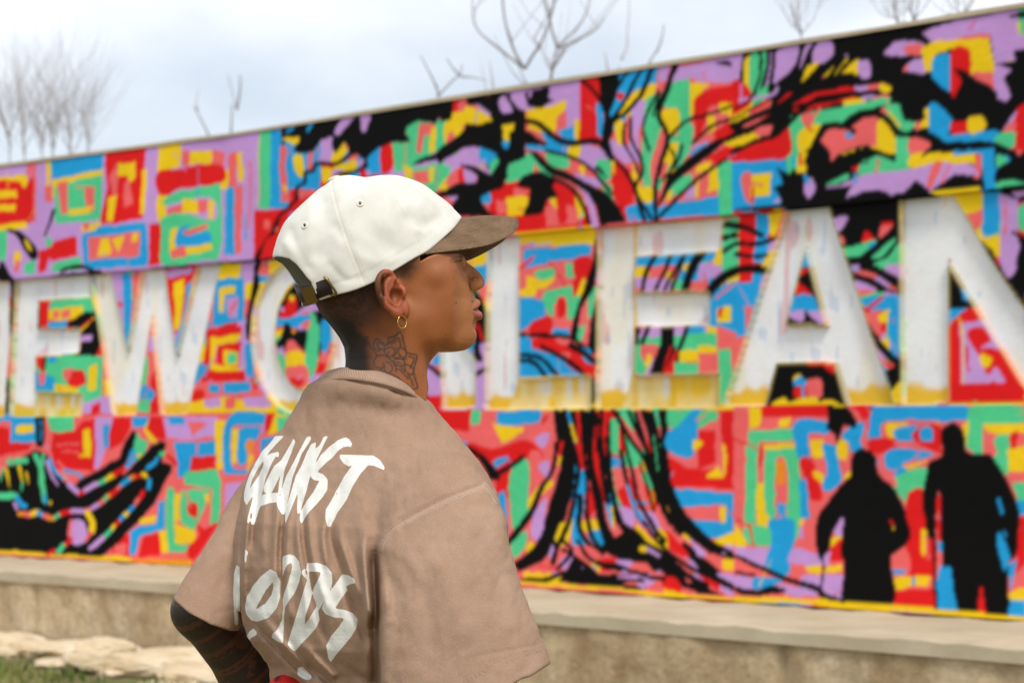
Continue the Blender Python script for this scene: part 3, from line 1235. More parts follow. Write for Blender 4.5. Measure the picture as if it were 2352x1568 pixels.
block(1800, 650, .35070, """
b -10,120 100,60 175,55 120,265 -10,262
r 8,50 108,48 102,112 8,122
k/20 -10,30 100,20 230,40
b -10,290 52,288 48,482 -10,492
c 52,280 118,272 60,455
c -10,490 48,488 -10,660
k 380,0 530,0 620,430 330,430 
y 385,120 425,108 402,205
r~ 415,120 480,140 530,200 410,195
r 438,10 512,12 440,65
b~ 375,208 520,200 575,310 600,340 480,320 440,335 355,320
p~ 358,325 465,308 472,380 400,375
p~ 495,320 590,322 608,410 530,370
k~ 430,95 520,130 590,240 612,400 580,270 500,170
k~ 335,340 400,370 460,385 475,305 500,350 560,412 330,415
k 250,650 700,650 780,970 180,970
r~ 490,658 660,652 675,750 600,695 500,690
y~ 385,770 420,750 450,780 400,800
b~ 388,800 430,765 480,800 475,835 400,830
c~ 480,800 575,775 598,830 590,905 480,900
r~ 395,840 480,835 472,905 400,905
b/8 455,800 455,1000
y~ 250,970 315,918 355,945 400,925 490,905 560,915 575,945 640,920 690,970
k 770,-10 970,-10 1140,90 1140,190 1000,175 900,105 790,75
p~ 785,0 850,-10 820,50
p~ 1030,-10 1140,-10 1140,45
c/16 835,38 900,50 960,70
p/16 980,85 1060,145
c/12 1060,145 1100,158
b/8 800,20 840,28
p~ 815,105 900,125 975,182 830,180
c~ 830,165 960,180 900,205 840,205
b 845,225 1140,195 1140,650 1055,580 1055,300 940,310
r/12 1010,215 910,300
c 885,330 985,300 1005,500 945,480
y 978,340 1055,295 1052,385 990,395
y~ 980,520 1052,500 1055,590
c~ 995,640 1100,690 1105,710 1060,720 1010,680
r 1015,650 1090,700 1050,705
r/6 1085,375 1090,380
k/18,26 900,410 960,510 1040,610 1140,680
k 1020,720 1140,680 1140,805 1080,900
y 1078,960 1082,860 1140,795 1165,960
k 1455,-10 1480,-10 1660,280 1600,300 1455,300
b~ 1560,160 1622,175 1612,235 1575,230
b 1455,300 1610,290 1500,380 1455,440
r 1455,445 1560,330 1655,290 2010,830 2010,940 1455,950
p 1555,395 1720,375 1900,700 1870,805 1560,815
r~ 1600,450 1700,420 1760,520 1700,560 1720,640 1640,560
r~ 1700,580 1850,600 1960,800 1880,800 1800,700 1740,760
r/10 1600,560 1610,720
y/7 1550,370 1575,480 1570,810
y~ 1700,605 1772,645 1740,705 1700,690
k 1790,-10 2010,-10 2010,350 1860,130
p~ 1840,-10 1945,-10 1890,85
y/9 -50,975 1400,968 2010,952
y 75,985 175,985 172,1115 90,1135
c -10,985 75,985 80,1150 -10,1150
r 158,968 645,968 645,1055 165,1055
""")

block(1800, 950, .45722, """
c -20,90 1560,80 1560,1240 -20,1120
y 58,95 135,95 122,195 68,215
r 128,88 482,88 482,148 130,150
c 150,152 240,150 212,205 140,210
y 230,155 285,150 270,205 215,205
p 320,160 360,155 350,185 300,185
g 58,222 292,208 302,275 58,285
g 48,290 112,280 102,715 38,712
g~ 148,335 210,310 320,312 332,380 328,790 268,700 262,400 205,380 202,600 212,672 145,672
y 105,500 138,490 152,650 185,700 182,745 108,745
y 135,295 300,290 305,315 150,325
o 203,388 258,382 248,505 208,512
c 203,512 252,508 252,602 203,602
b 215,600 262,620 262,680 215,670
r/5 -10,265 80,305 130,350
r/7 132,290 122,420
r/4 0,690 80,740 95,830
c 110,420 140,415 135,500 112,500
b~ 298,180 480,172 482,235 388,240 388,340 382,372 330,375
y 388,260 465,270 462,362 398,362
b 462,288 535,298 560,490 505,545 450,545
y~ 535,275 592,280 582,372 540,365
c 388,370 465,368 482,455 440,470
c 545,368 592,378 560,450
r~ 335,378 400,380 455,565 420,602 375,570 360,480
y~ 405,440 460,450 450,500
b 328,480 372,470 385,690 333,690
c 385,260 470,255 465,275 388,268
b~ 560,260 620,190 680,185 650,330 720,330 770,430 700,330
b 600,260 650,250 680,320 600,330
y~ 560,480 600,440 600,470
k 480,85 580,85 640,170 635,208 570,195 535,300 515,240 478,210
k~ 700,92 755,90 735,130
r~ 600,95 690,92 722,215 690,215 640,120
c/7 685,160 690,280
b~ 720,112 762,92 1230,88 1240,165 800,172 765,262 698,262
y~ 785,190 900,175 910,190 840,210 830,290
b~ 838,212 960,198 940,272 850,275
y 1040,185 1080,175 1080,300
r~ 705,265 830,258 850,305 760,345 710,320
c 828,278 1085,275 1092,318 850,310
r~ 935,235 1080,180 1082,300 1105,345 1000,312
b~ 980,210 1040,200 1040,280 980,270
b~ 795,330 900,308 1045,352 900,390 870,420 800,425
y~ 895,405 1012,385 905,425
b~ 830,460 880,410 910,430 860,500
g~ 830,470 920,430 1005,420 1000,530 935,545 912,612 835,520
c~ 755,440 830,450 850,520 780,480
r~ 925,540 1002,545 1010,760 1062,800 1052,985 915,985 905,620
y~ 980,750 1010,765 1002,885 985,870
c/8 1010,780 1020,900
r/10 1060,540 1085,780
k/3 1080,500 1080,600
c~ 835,880 912,862 915,985 835,950
b 830,955 905,965 880,990 830,985
y 828,1000 1035,990 1022,1058 828,1065
b/5 938,1000 940,1050
r 838,1068 1065,1060 1062,1165 838,1150
c 900,1050 1060,1045 1060,1062 900,1065
b 1070,820 1100,812 1100,870 1070,870
c~ 1065,860 1105,900 1080,960
b~ 1080,950 1150,940 1185,1180 1072,1170
g 1235,92 1305,82 1315,345 1270,345 1220,300
y 1205,190 1238,160 1225,320 1215,250
g~ 1295,88 1500,85 1540,110 1540,175 1305,182
y 1308,188 1545,182 1545,235 1345,240
c 1318,238 1375,238 1355,345 1325,312
g~ 1368,265 1460,245 1452,365 1400,365
r~ 1455,250 1500,225 1485,335 1462,300
y 1445,320 1545,300 1545,440 1440,435
g 1365,355 1440,330 1450,460 1400,440
c 1445,440 1545,430 1545,500 1470,500
g 1470,500 1545,490 1545,590 1490,585
b 1490,590 1545,585 1545,675 1500,675
r 1500,680 1545,678 1545,930 1465,1000 1490,900
b 1440,930 1495,905 1460,1085
y~ 1455,1080 1545,1060 1545,1120 1460,1120
b 1440,1120 1545,1130 1545,1230 1445,1205
p -10,840 172,850 162,965 -10,890
b~ 170,700 292,690 312,780 290,900 270,990 158,955 180,800
g~ 40,730 172,740 172,832 60,822
y~ -10,720 55,822 -10,835
r/6 60,730 95,830
p~ 300,850 432,880 432,950 285,940
c 285,930 372,940 350,990 278,975
y 355,945 450,930 440,990 380,975
p 340,990 565,990 565,1120 330,1060
p~ 335,740 380,690 400,790 340,800
c 355,690 420,700 420,830 350,850
y~ 330,700 360,690 345,730
p~ 505,745 560,685 562,795
y~ 498,800 562,785 520,850
r~ 485,862 562,795 562,915 490,910
y 455,950 562,940 562,980 450,975
p 450,880 500,860 490,940 450,940
c~ -10,920 115,950 90,988 -10,972
p~ -10,990 82,1010 72,1065 -10,1055
b~ 95,1000 240,1010 190,1045 85,1065
p~ 225,1035 430,1080 425,1100 255,1095
k/9,14 -10,890 150,960 300,1022 425,1062 460,1105 570,1130
k~ -10,1052 100,1070 180,1045 262,1072 180,1098 50,1098 -10,1078
k/6 -10,975 90,990
k~ 640,322 670,314 715,325 745,370 752,440 790,480 830,512 880,600 905,680 925,770 900,830 832,880 820,930 832,1146 575,1132 572,950 555,880 562,690 530,730 505,780 490,860 440,905 428,860 418,780 430,680 470,620 512,560 560,500 606,460 602,400 615,345
r/6 815,705 830,720
y/3 832,735 838,745
k/5 455,890 460,960 445,1085
k~ 1120,190 1160,176 1202,210 1222,270 1225,320 1260,342 1350,350 1392,400 1442,480 1480,580 1502,670 1490,880 1440,940 1446,1202 1330,1200 1310,1080 1290,1080 1285,1192 1180,1182 1140,950 1100,940 1088,780 1085,540 1058,620 1055,760 1020,800 1000,700 985,580 1008,440 1022,390 1092,350 1085,270 1095,210
r 1290,1050 1305,1050 1325,1195 1285,1192
k/7 1052,760 1064,1172
r 1062,600 1086,560 1088,800 1066,800
c/7 1072,650 1072,690
b 1065,815 1090,810 1092,855 1068,858
b~ 1388,790 1412,770 1450,880 1425,965 1395,860
b/7 1395,590 1412,655
b/5 1425,760 1440,790
y~ -10,1105 100,1108 300,1110 450,1120 570,1135 840,1150 1060,1170 1290,1190 1450,1205 1560,1215 1560,1250 1400,1235 1200,1220 1060,1205 850,1180 760,1200 560,1180 400,1150 200,1140 -10,1135
""")

block(600, 280, .27636, """
p -10,90 145,80 130,830 90,1170 -10,1170
c/8 60,400 70,700 50,1000
b/8 20,900 30,1100
y/5 -5,420 0,600
g 148,80 262,80 240,835 145,845
b 250,80 335,80 330,835 240,835
y/4 145,200 130,800
c 330,288 382,288 388,660 432,762 335,775
b 378,100 700,60 690,665 400,665
y 440,100 470,90 430,200
y~ 450,372 522,370 532,540 470,525
c 570,342 622,328 622,490 580,485
y 345,620 400,640 372,690
p~ 690,200 785,165 795,390 695,430
b 630,300 690,290 690,400 630,410
c~ 480,692 645,675 560,762 480,775
r 100,860 355,838 480,775 620,690 500,800 300,955 100,1165
c 190,930 250,925 240,1010 195,1010
g/6 270,1010 310,1020
y~ 350,225 440,200 490,210 470,270 380,240
y~ 780,395 880,270 925,258 935,312 840,415
c~ 905,290 935,262 935,312
c~ 915,390 985,335 1030,345 1020,395 960,405
y~ 785,485 880,440 990,398 1015,445 990,490 860,505
p~ 1008,425 1080,398 1088,440 1040,475
p~ 775,505 900,490 830,550 780,560
y~ 695,470 780,480 770,560 715,605
b~ 1100,390 1170,320 1225,300 1245,450 1120,548
p~ 1090,520 1130,500 1120,550
r~ 1225,300 1322,285 1322,485 1225,525
g 1322,262 1480,255 1430,120 1530,70 1745,60 1795,50 1785,200 1690,335 1500,475 1340,525
c 1558,88 1695,85 1682,185 1600,185 1592,335 1540,335
g 1602,190 1665,190 1655,300 1600,325
y 1655,115 1705,105 1692,325 1650,335
c/5 1440,260 1440,400 1400,450
y~ 1780,110 1860,-10 2090,-20 2205,50 2160,85 2000,85 1940,120 1995,190 1850,222 1785,250
c~ 1808,180 1865,158 1865,240 1800,260
g 1480,480 1785,425 1785,560 1700,705 1490,605
c 1508,508 1645,495 1645,612 1518,612
y 1412,450 1505,485 1490,590 1440,565
y 1655,470 1690,460 1680,600 1650,600
p~ 1845,440 1950,295 2105,292 2110,420 2210,530 2050,480 1900,480 1840,640
b~ 2095,295 2200,310 2240,345 2212,425 2110,435
p 2110,400 2150,400 2140,440 2110,440
g~ 2190,420 2260,400 2240,560 2190,520
c~ 1900,470 2000,480 1962,600 1830,645 1790,600
r~ 1905,490 1960,480 1950,590 1900,590
p~ 1955,480 2060,505 2075,570 2040,600 1970,595
y 1765,640 1820,620 1810,660
p~ 1845,700 1900,725 1860,805 1770,770
c~ 1760,740 1870,760 1850,840 1800,800
r 2190,618 2400,610 2400,885 2170,885
b~ 2095,745 2180,650 2185,790 2130,780
y 2330,740 2400,735 2400,900 2340,900
c 2230,760 2330,760 2330,880 2240,880
k 340,110 800,40 1060,-20 1860,-120 1862,-20 1835,65 1740,75 1740,40 1700,85 1540,68 1450,110 1440,160 1490,252 1310,262 1200,305 1112,378 1090,420 1010,345 930,380 935,290 900,260 820,352 785,280 795,200 700,225 620,322 560,345 500,350 450,318 480,225 430,200 350,285
k~ 1090,400 1100,480 900,548 815,545 870,510 990,492 1050,460
p~ 820,180 815,140 870,50 960,10 1000,20 900,120 850,180
p~ 1050,-10 1135,-20 1100,140 1060,158 1045,110
b~ 385,165 430,85 475,75 430,140
b~ 565,150 595,75 635,70 590,150
y~ 355,225 440,200 490,205 470,260
k/13 930,365 860,425 800,440 700,425 645,440 620,500 545,515 548,600 490,650 482,755
k/10 480,750 400,835 320,905 250,1070 170,1165
k 1480,460 1560,395 1700,340 1760,270 1850,225 1960,140 2000,90 2200,70 2210,0 2500,-30 2500,380 2352,450 2300,640 2180,600 2170,560 2280,400 2225,335 2100,292 1960,290 1860,360 1790,400 1740,450 1700,395
k~ 1920,455 2000,445 2110,480 2240,600 2300,640 2240,665 2090,760 2150,850 2230,900 1880,900 1850,800 1900,720 1750,745 1670,710 1760,678 1900,600 2080,600 2070,530
y 2290,100 2400,90 2400,140 2300,150
y~ 2300,160 2352,150 2352,250 2310,230
b~ 2290,240 2352,240 2352,300 2320,300
""")

block(600, 380, .39548, """
k~ 225,890 310,790 360,790 480,930 525,1000 500,1060 470,1180 440,1262 400,1200 370,1210 330,1180 270,1195 235,1210 235,1180 190,1190 185,1150 215,1120 240,1020 272,1030 290,1095 330,1075 400,1080 440,1020 400,960 320,965 200,1000
r~ 205,1000 240,940 265,870 310,880 310,970 260,1000
y 265,860 300,870 300,900 270,900
p~ 315,970 380,915 440,925 450,965 370,960
b~ 190,1020 230,1005 370,975 400,1005 300,1060 260,1030
c~ 250,1200 270,1135 330,1185 325,1285 250,1290
y~ 255,1230 330,1200 385,1250 390,1300 260,1310
p~ 205,960 230,930 240,960
g~ 385,1070 455,1050 435,1300 400,1370 370,1330
g~ 190,1225 240,1240 250,1360 210,1320
c~ 240,1310 380,1295 380,1420 290,1425
r~ 270,1370 360,1380 330,1430 280,1420
b~ 465,1020 535,1050 500,1215 465,1170
k/10 190,480 100,600 70,700 48,800 40,900 20,1000 12,1100
r~ 150,520 200,500 190,560 120,600
p 1110,1250 1500,1250 1500,1568 1110,1568
b~ 1165,1240 1225,1210 1215,1310 1165,1300
c~ 1160,1300 1200,1290 1190,1340
k/12 1130,1300 1215,1355
r 1100,1480 1220,1475 1220,1555 1120,1600
k~ 1085,1490 1120,1470 1115,1550 1090,1560
k~ 1400,800 1440,860 1490,960 1500,1050 1480,1250 1405,1245 1420,1000
r/8 1440,1050 1460,1130
c~ 1430,740 1490,740 1490,900 1440,850
b~ 1400,690 1490,660 1480,800 1430,760
y~ 1370,640 1480,590 1470,670 1400,680
p~ 1440,1170 1490,1160 1480,1280
k/12 1405,1355 1480,1318
y~ 1690,830 1780,820 1780,870 1690,860
r/10 1690,700 1780,620
""")

# letters: outer outline, optional hole, in picture pixels of the 2500 wide photograph
def _c(x0, y0, s, t):
    return [(x0 + s * float(a.split(',')[0]), y0 + s * float(a.split(',')[1])) for a in t.split()]


def _ell(cx, cy, rx, ry, n=40):
    return [(cx + rx * math.cos(2 * math.pi * i / n), cy + ry * math.sin(2 * math.pi * i / n)) for i in range(n)]


A4 = (0, 350, .44643)
def _ribbon(pts, w):
    q = catmull(pts, 6); t = np.gradient(q, axis=0); t /= np.linalg.norm(t, axis=1)[:, None]
    n = np.stack([-t[:, 1], t[:, 0]], 1) * w
    return [tuple(p) for p in np.concatenate([q + n, (q - n)[::-1]])]


LETTERS = [
    [_ribbon([(3115, 530), (3060, 452), (2950, 442), (2860, 490), (2850, 590), (2925, 672), (3020, 725), (3080, 805), (3055, 900), (2960, 940), (2860, 920), (2805, 850)], 46)],
    [_c(*A4, "-420,800 -330,795 -110,1100 -100,768 45,757 50,1100 30,1300 20,1510 -60,1515 -300,1150 -310,1525 -430,1530")],
    [_c(*A4, "88,746 485,718 500,830 208,856 200,1016 437,1020 430,1140 193,1160 185,1364 452,1372 440,1498 52,1502")],
    [_c(*A4, "500,730 600,716 695,1140 775,704 895,694 962,1172 1080,674 1200,658 1020,1476 882,1484 826,935 740,1480 618,1484")],
    [_ell(745, 822, 131, 194), _ell(742, 815, 72, 140)],
    [_c(1, 0, 1, "900,605 1020,590 1120,610 1152,680 1140,760 1105,800 1158,880 1158,992 1082,995 1075,850 1010,810 965,812 960,998 895,1000"),
     _c(1, 0, 1, "965,655 1040,650 1075,680 1070,725 1030,750 965,750")],
    [_c(1, 0, 1, "1192,584 1265,572 1262,928 1440,920 1438,992 1184,996")],
    [_c(1, 0, 1, "1462,554 1762,536 1752,610 1548,622 1543,718 1726,714 1726,790 1546,794 1544,919 1754,916 1752,992 1456,995")],
    [_c(1, 0, 1, "1923,509 2016,499 2178,984 2068,988 2038,881 1893,881 1865,988 1768,989"),
     _c(1, 0, 1, "1965,598 2017,798 1913,796")],
    [_c(1, 0, 1, "2199,483 2321,474 2424,650 2500,759 2640,985 2545,988 2500,941 2319,650 2311,623 2310,980 2203,987")],
]


# ================================================================== MURAL: the wall itself
WH = 2.40                       # height of the painted wall
WZ0 = CAMZ - 0.291 * WH
WZ1 = WZ0 + WH
def _wp(px, h):
    Y = FPX * WH / h
    return np.array([(px - CX) / FPX * Y, Y])
_a, _b, _cc = _wp(-150, 865.), _wp(517, 990.), _wp(2600, 1467.)
_u1 = (_b - _a) / np.linalg.norm(_b - _a)
_u2 = (_cc - _b) / np.linalg.norm(_cc - _b)
WPTS = [_a - _u1 * 2.2, _b, _cc + _u2 * 2.9]
_l1 = np.linalg.norm(WPTS[1] - WPTS[0])
_l2 = np.linalg.norm(WPTS[2] - WPTS[1])
WLEN = _l1 + _l2
_n1 = np.array([_u1[1], -_u1[0]])       # outward normals, towards the camera
_n2 = np.array([_u2[1], -_u2[0]])


def wall_xy(s, out=0.0):
    s = np.asarray(s, float)
    t1 = s < _l1
    d = np.where(t1[..., None], WPTS[0] + _u1 * s[..., None], WPTS[1] + _u2 * (s - _l1)[..., None])
    k = np.clip((s - _l1 + 0.3) / 0.6, 0, 1)[..., None]
    n = _n1 * (1 - k) + _n2 * k
    return d + n * (np.asarray(out)[..., None] if np.ndim(out) else out)


def px_to_wall(x, y):
    """photograph pixel -> (s, z) on the wall front plane"""
    px, py = x * .9408, y * .9408
    dx = (px - CX) / FPX
    best = None
    for k, (p, u, s0) in enumerate(((WPTS[0], _u1, 0.0), (WPTS[1], _u2, _l1))):
        # p + u*t = (dx*Y, Y)
        t = (dx * p[1] - p[0]) / (u[0] - dx * u[1])
        Y = p[1] + u[1] * t
        if (k == 0 and t <= _l1) or k == 1:
            best = (s0 + t, CAMZ + (HZ - py) / FPX * Y)
            if k == 0: break
    return best


def wall_to_px(S, Z):
    xy = wall_xy(S)
    X, Y = xy[..., 0], xy[..., 1]
    return (CX + X / Y * FPX) / .9408, (HZ - (Z - CAMZ) / Y * FPX) / .9408


def in_poly(px, py, poly):
    ins = np.zeros(len(px), bool)
    x1, y1 = poly[-1]
    for x2, y2 in poly:
        c = ((y1 > py) != (y2 > py))
        if c.any():
            xx = (x2 - x1) * (py - y1) / ((y2 - y1) or 1e-9) + x1
            ins ^= c & (px < xx)
        x1, y1 = x2, y2
    return ins


def seg_dist(px, py, a, b):
    ax, ay = a; bx, by = b
    dx, dy = bx - ax, by - ay
    L2 = dx * dx + dy * dy or 1e-9
    t = np.clip(((px - ax) * dx + (py - ay) * dy) / L2, 0, 1)
    return np.hypot(px - ax - t * dx, py - ay - t * dy), t


def parse(x0, y0, s, txt):
    out = []
    for ln in txt.strip().split('\n'):
        ln = ln.strip()
        if not ln: continue
        head, *pts = ln.split()
        P_ = np.array([[float(c) for c in p.split(',')] for p in pts])
        P_ = P_ * s + np.array([x0, y0])
        col = head[0]
        if '/' in head:
            ws = [float(v) * s for v in head.split('/')[1].split(',')]
            n = len(P_)
            W_ = np.linspace(ws[0], ws[-1], n)
            if n > 2:
                q = catmull(np.column_stack([P_, W_]), 4)
                P_, W_ = q[:, :2], q[:, 2]
            if col == 'k': W_ = W_ * 1.3
            out.append((col, 'S', P_, W_))
        else:
            if '~' in head:
                P_ = catmull(P_, 4, closed=True)
            out.append((col, 'P', P_, None))
    return out


def paint(U, V, shapes, C, code):
    for col, kind, P_, W_ in shapes:
        pad = 0 if kind == 'P' else W_.max()
        x0, y0 = P_.min(0) - pad
        x1, y1 = P_.max(0) + pad
        idx = np.nonzero((U >= x0) & (U <= x1) & (V >= y0) & (V <= y1))[0]
        if not len(idx): continue
        u, v = U[idx], V[idx]
        if kind == 'P':
            m = in_poly(u, v, P_)
        else:
            m = np.zeros(len(u), bool)
            for i in range(len(P_) - 1):
                d, t = seg_dist(u, v, P_[i], P_[i + 1])
                m |= d < W_[i] + (W_[i + 1] - W_[i]) * t
        k = idx[m]
        C[k] = PAL[col]
        code[k] = ord(col)


def value_noise(x, y, seed):
    r = np.random.RandomState(seed).rand(64, 64)
    xi, yi = np.floor(x).astype(int), np.floor(y).astype(int)
    fx, fy = x - xi, y - yi
    fx = fx * fx * (3 - 2 * fx); fy = fy * fy * (3 - 2 * fy)
    g = lambda a, b: r[a % 64, b % 64]
    return (g(xi, yi) * (1 - fx) * (1 - fy) + g(xi + 1, yi) * fx * (1 - fy)
            + g(xi, yi + 1) * (1 - fx) * fy + g(xi + 1, yi + 1) * fx * fy)


m_paint = Mat('mural paint', rough=0.7, spec=0.08)
_at = m_paint.attr('paint')
_n = m_paint.noise(3.0, 6, 0.6)
_st = m_paint.noise(1.0, 5, 0.6, vec=m_paint.co((22, 22, 90)))
_v = m_paint.mrange(_n, 0.3, 0.7, 0.90, 1.06)
_v2 = m_paint.mrange(_st, 0.3, 0.7, 0.95, 1.03)
_vv = m_paint.math('MULTIPLY', _v, _v2)
_hs = m_paint.n('ShaderNodeHueSaturation')
m_paint.set(_hs.inputs['Color'], _at.outputs['Color'])
m_paint.set(_hs.inputs['Value'], _vv)
m_paint.base(_hs.outputs['Color'])
m_paint.bump(m_paint.noise(160, 4), 0.25, 0.002)

m_conc = Mat('weathered concrete', rough=0.9)
_c1 = m_conc.ramp(m_conc.noise(2.2, 8, .65), [(.3, lin(184, 158, 122)), (.5, lin(210, 186, 150)), (.7, lin(222, 204, 174))])
_c2 = m_conc.mrange(m_conc.noise(1.0, 6, .65, vec=m_conc.co((4, 4, 2))), .42, .68, 0, .7)
_c1 = m_conc.mix(_c2, _c1, lin(146, 116, 78))
_c3 = m_conc.mrange(m_conc.noise(30, 5, .7), .45, .7, 0, .45)
m_conc.base(m_conc.mix(_c3, _c1, lin(132, 108, 78)))
m_conc.bump(m_conc.noise(25, 8, .7), 0.8, 0.02)

m_cap_stone = Mat('pale ledge concrete', rough=0.85)
_c1 = m_cap_stone.ramp(m_cap_stone.noise(3, 7, .6), [(.3, lin(176, 160, 132)), (.7, lin(200, 186, 160))])
m_cap_stone.base(_c1)
m_cap_stone.bump(m_cap_stone.noise(60, 6), 0.4, 0.004)

wall = empty('mural_wall', 'long concrete wall covered in a multicoloured mural with recessed white capital letters',
             'wall', loc=(float(WPTS[1][0]), float(WPTS[1][1]), WZ0))
PANELS = [('upper_panel', WZ0 + .705 * WH, WZ1 - .012, 0.022), ('middle_panel', WZ0 + .3548 * WH, WZ0 + .705 * WH, 0.0),
          ('lower_panel', WZ0, WZ0 + .3548 * WH, 0.0)]
LP = []
for L_ in LETTERS:
    LP.append([[px_to_wall(*p) for p in ring] for ring in L_])
STEP = 0.0070
ns = int(WLEN / STEP) + 1
sg = np.linspace(0, WLEN, ns)
SHAPES = [sh for bl in BLOCKS for sh in parse(*bl)]
# a free scribble of nested blocks under everything, as the painter began
_pk = 'rbgycp'
for name, z0, z1, off in PANELS:
    nz = int(round((z1 - z0) / STEP)) + 1
    zg = np.linspace(z0, z1, nz)
    S, Z = np.meshgrid(sg, zg, indexing='ij')
    S, Z = S.ravel(), Z.ravel()
    U, V = wall_to_px(S, Z)
    C = np.zeros((len(S), 3)); code = np.zeros(len(S), int)
    C[:] = PAL['c']
    r = np.random.RandomState(5)
    # loose blocks, bars and hooks of colour under everything
    Sw = S + (value_noise(S * 1.7, Z * 1.7, 11) - .5) * .34 + (value_noise(S * 9, Z * 9, 12) - .5) * .035
    Zw = Z + (value_noise(S * 1.9 + 9, Z * 1.9, 13) - .5) * .30 + (value_noise(S * 9 + 5, Z * 9, 14) - .5) * .035
    ti, tj = np.floor(Sw / .36).astype(int), np.floor(Zw / .31).astype(int)
    kind = r.randint(0, 4, (64, 64))[ti % 64, tj % 64]
    fx, fz = (Sw / .36 - ti - .5) * 2, (Zw / .31 - tj - .5) * 2
    ring = np.select([kind == 0, kind == 1, kind == 2], [np.maximum(np.abs(fx), np.abs(fz)) * 3.4, (fx + 1) * 2.3, (fz + 1) * 2.3],
                     np.maximum(np.maximum(-fx, fz) * 1.9 + 1.9, 0))
    ring = np.clip(np.floor(ring), 0, 7).astype(int)
    lut = r.randint(0, 6, (64, 64, 8))
    cols = np.array([PAL[k] for k in _pk])
    C[:] = cols[lut[ti % 64, tj % 64, ring]]
    # hand-painted wobble of every edge
    wob = 2.4
    Uw = U + (value_noise(S * 14, Z * 14, 1) - .5) * wob * 2 + (value_noise(S * 50, Z * 50, 2) - .5) * wob * .5
    Vw = V + (value_noise(S * 14, Z * 14, 3) - .5) * wob * 2 + (value_noise(S * 50, Z * 50, 4) - .5) * wob * .5
    paint(Uw, Vw, SHAPES, C, code)
    # thin splashes and spatter of paint over the colours (never over the black drawing)
    rr = np.random.RandomState(21)
    for _ in range(230):
        cx_, cz_ = rr.uniform(0, WLEN), rr.uniform(WZ0, WZ1)
        an = rr.normal(math.pi / 2, .9); ln_ = rr.uniform(.03, .16); wd = rr.uniform(.003, .009)
        ch = 'rrcybp'[rr.randint(6)]
        if cz_ < z0 - .3 or cz_ > z1 + .3: continue
        p0 = (cx_, cz_); p1 = (cx_ + math.cos(an) * ln_, cz_ + math.sin(an) * ln_)
        idx = np.nonzero((np.abs(S - cx_) < .2) & (np.abs(Z - cz_) < .2))[0]
        if not len(idx): continue
        d, t = seg_dist(S[idx], Z[idx], p0, p1)
        k = idx[(d < wd * (1 - .5 * t)) & (code[idx] != ord('k'))]
        C[k] = C[k] * .35 + np.array(PAL[ch]) * .65
    out = np.full(len(S), off)
    inL = np.zeros(len(S), bool)
    if name == 'middle_panel':
        for rings in LP:
            a = np.array(rings[0])
            idx = np.nonzero((S > a[:, 0].min()) & (S < a[:, 0].max()))[0]
            m = in_poly(S[idx], Z[idx], rings[0])
            if len(rings) > 1:
                m &= ~in_poly(S[idx], Z[idx], rings[1])
            inL[idx[m]] = True
        out[inL] = -0.055
        C[inL] = lin(232, 226, 206)
        # sprayed pale yellow outline round each letter
        g2 = inL.reshape(ns, nz)
        d1 = g2.copy()
        for q in range(2):
            e = d1.copy(); e[1:] |= d1[:-1]; e[:-1] |= d1[1:]; e[:, 1:] |= d1[:, :-1]; e[:, :-1] |= d1[:, 1:]; d1 = e
        halo = (d1 & ~g2).ravel()
        C[halo] = C[halo] * .6 + np.array(lin(240, 214, 140)) * .4
    Cg = C.reshape(ns, nz, 3)
    Cp = np.pad(Cg, ((1, 1), (1, 1), (0, 0)), 'edge')
    Cp = (Cp[:-2] + 2 * Cp[1:-1] + Cp[2:]) / 4
    C = ((Cp[:, :-2] + 2 * Cp[:, 1:-1] + Cp[:, 2:]) / 4).reshape(-1, 3)       # brush edges are never razor sharp
    out = out + (value_noise(S * 30, Z * 30, 6) - .5) * .0015
    xy = wall_xy(S, out)
    VV = np.column_stack([xy, Z]).reshape(ns, nz, 3)
    # returns at the lower and upper edge, so that the panel has thickness
    lo_ = np.concatenate([wall_xy(sg, off - 0.06), np.full((ns, 1), z0)], 1)[:, None, :]
    hi_ = np.concatenate([wall_xy(sg, off - 0.06), np.full((ns, 1), z1)], 1)[:, None, :]
    VV = np.concatenate([lo_, VV, hi_], 1)
    CC = C.reshape(ns, nz, 3)
    CC = np.concatenate([CC[:, :1], CC, CC[:, -1:]], 1)
    nz2 = nz + 2
    I = np.arange(ns * nz2).reshape(ns, nz2)
    F = np.stack([I[:-1, :-1], I[1:, :-1], I[1:, 1:], I[:-1, 1:]], -1).reshape(-1, 4)
    o = mesh_np(name, VV.reshape(-1, 3), F, m_paint.m, wall, smooth=False)
    cattr(o, 'paint', CC.reshape(-1, 3))

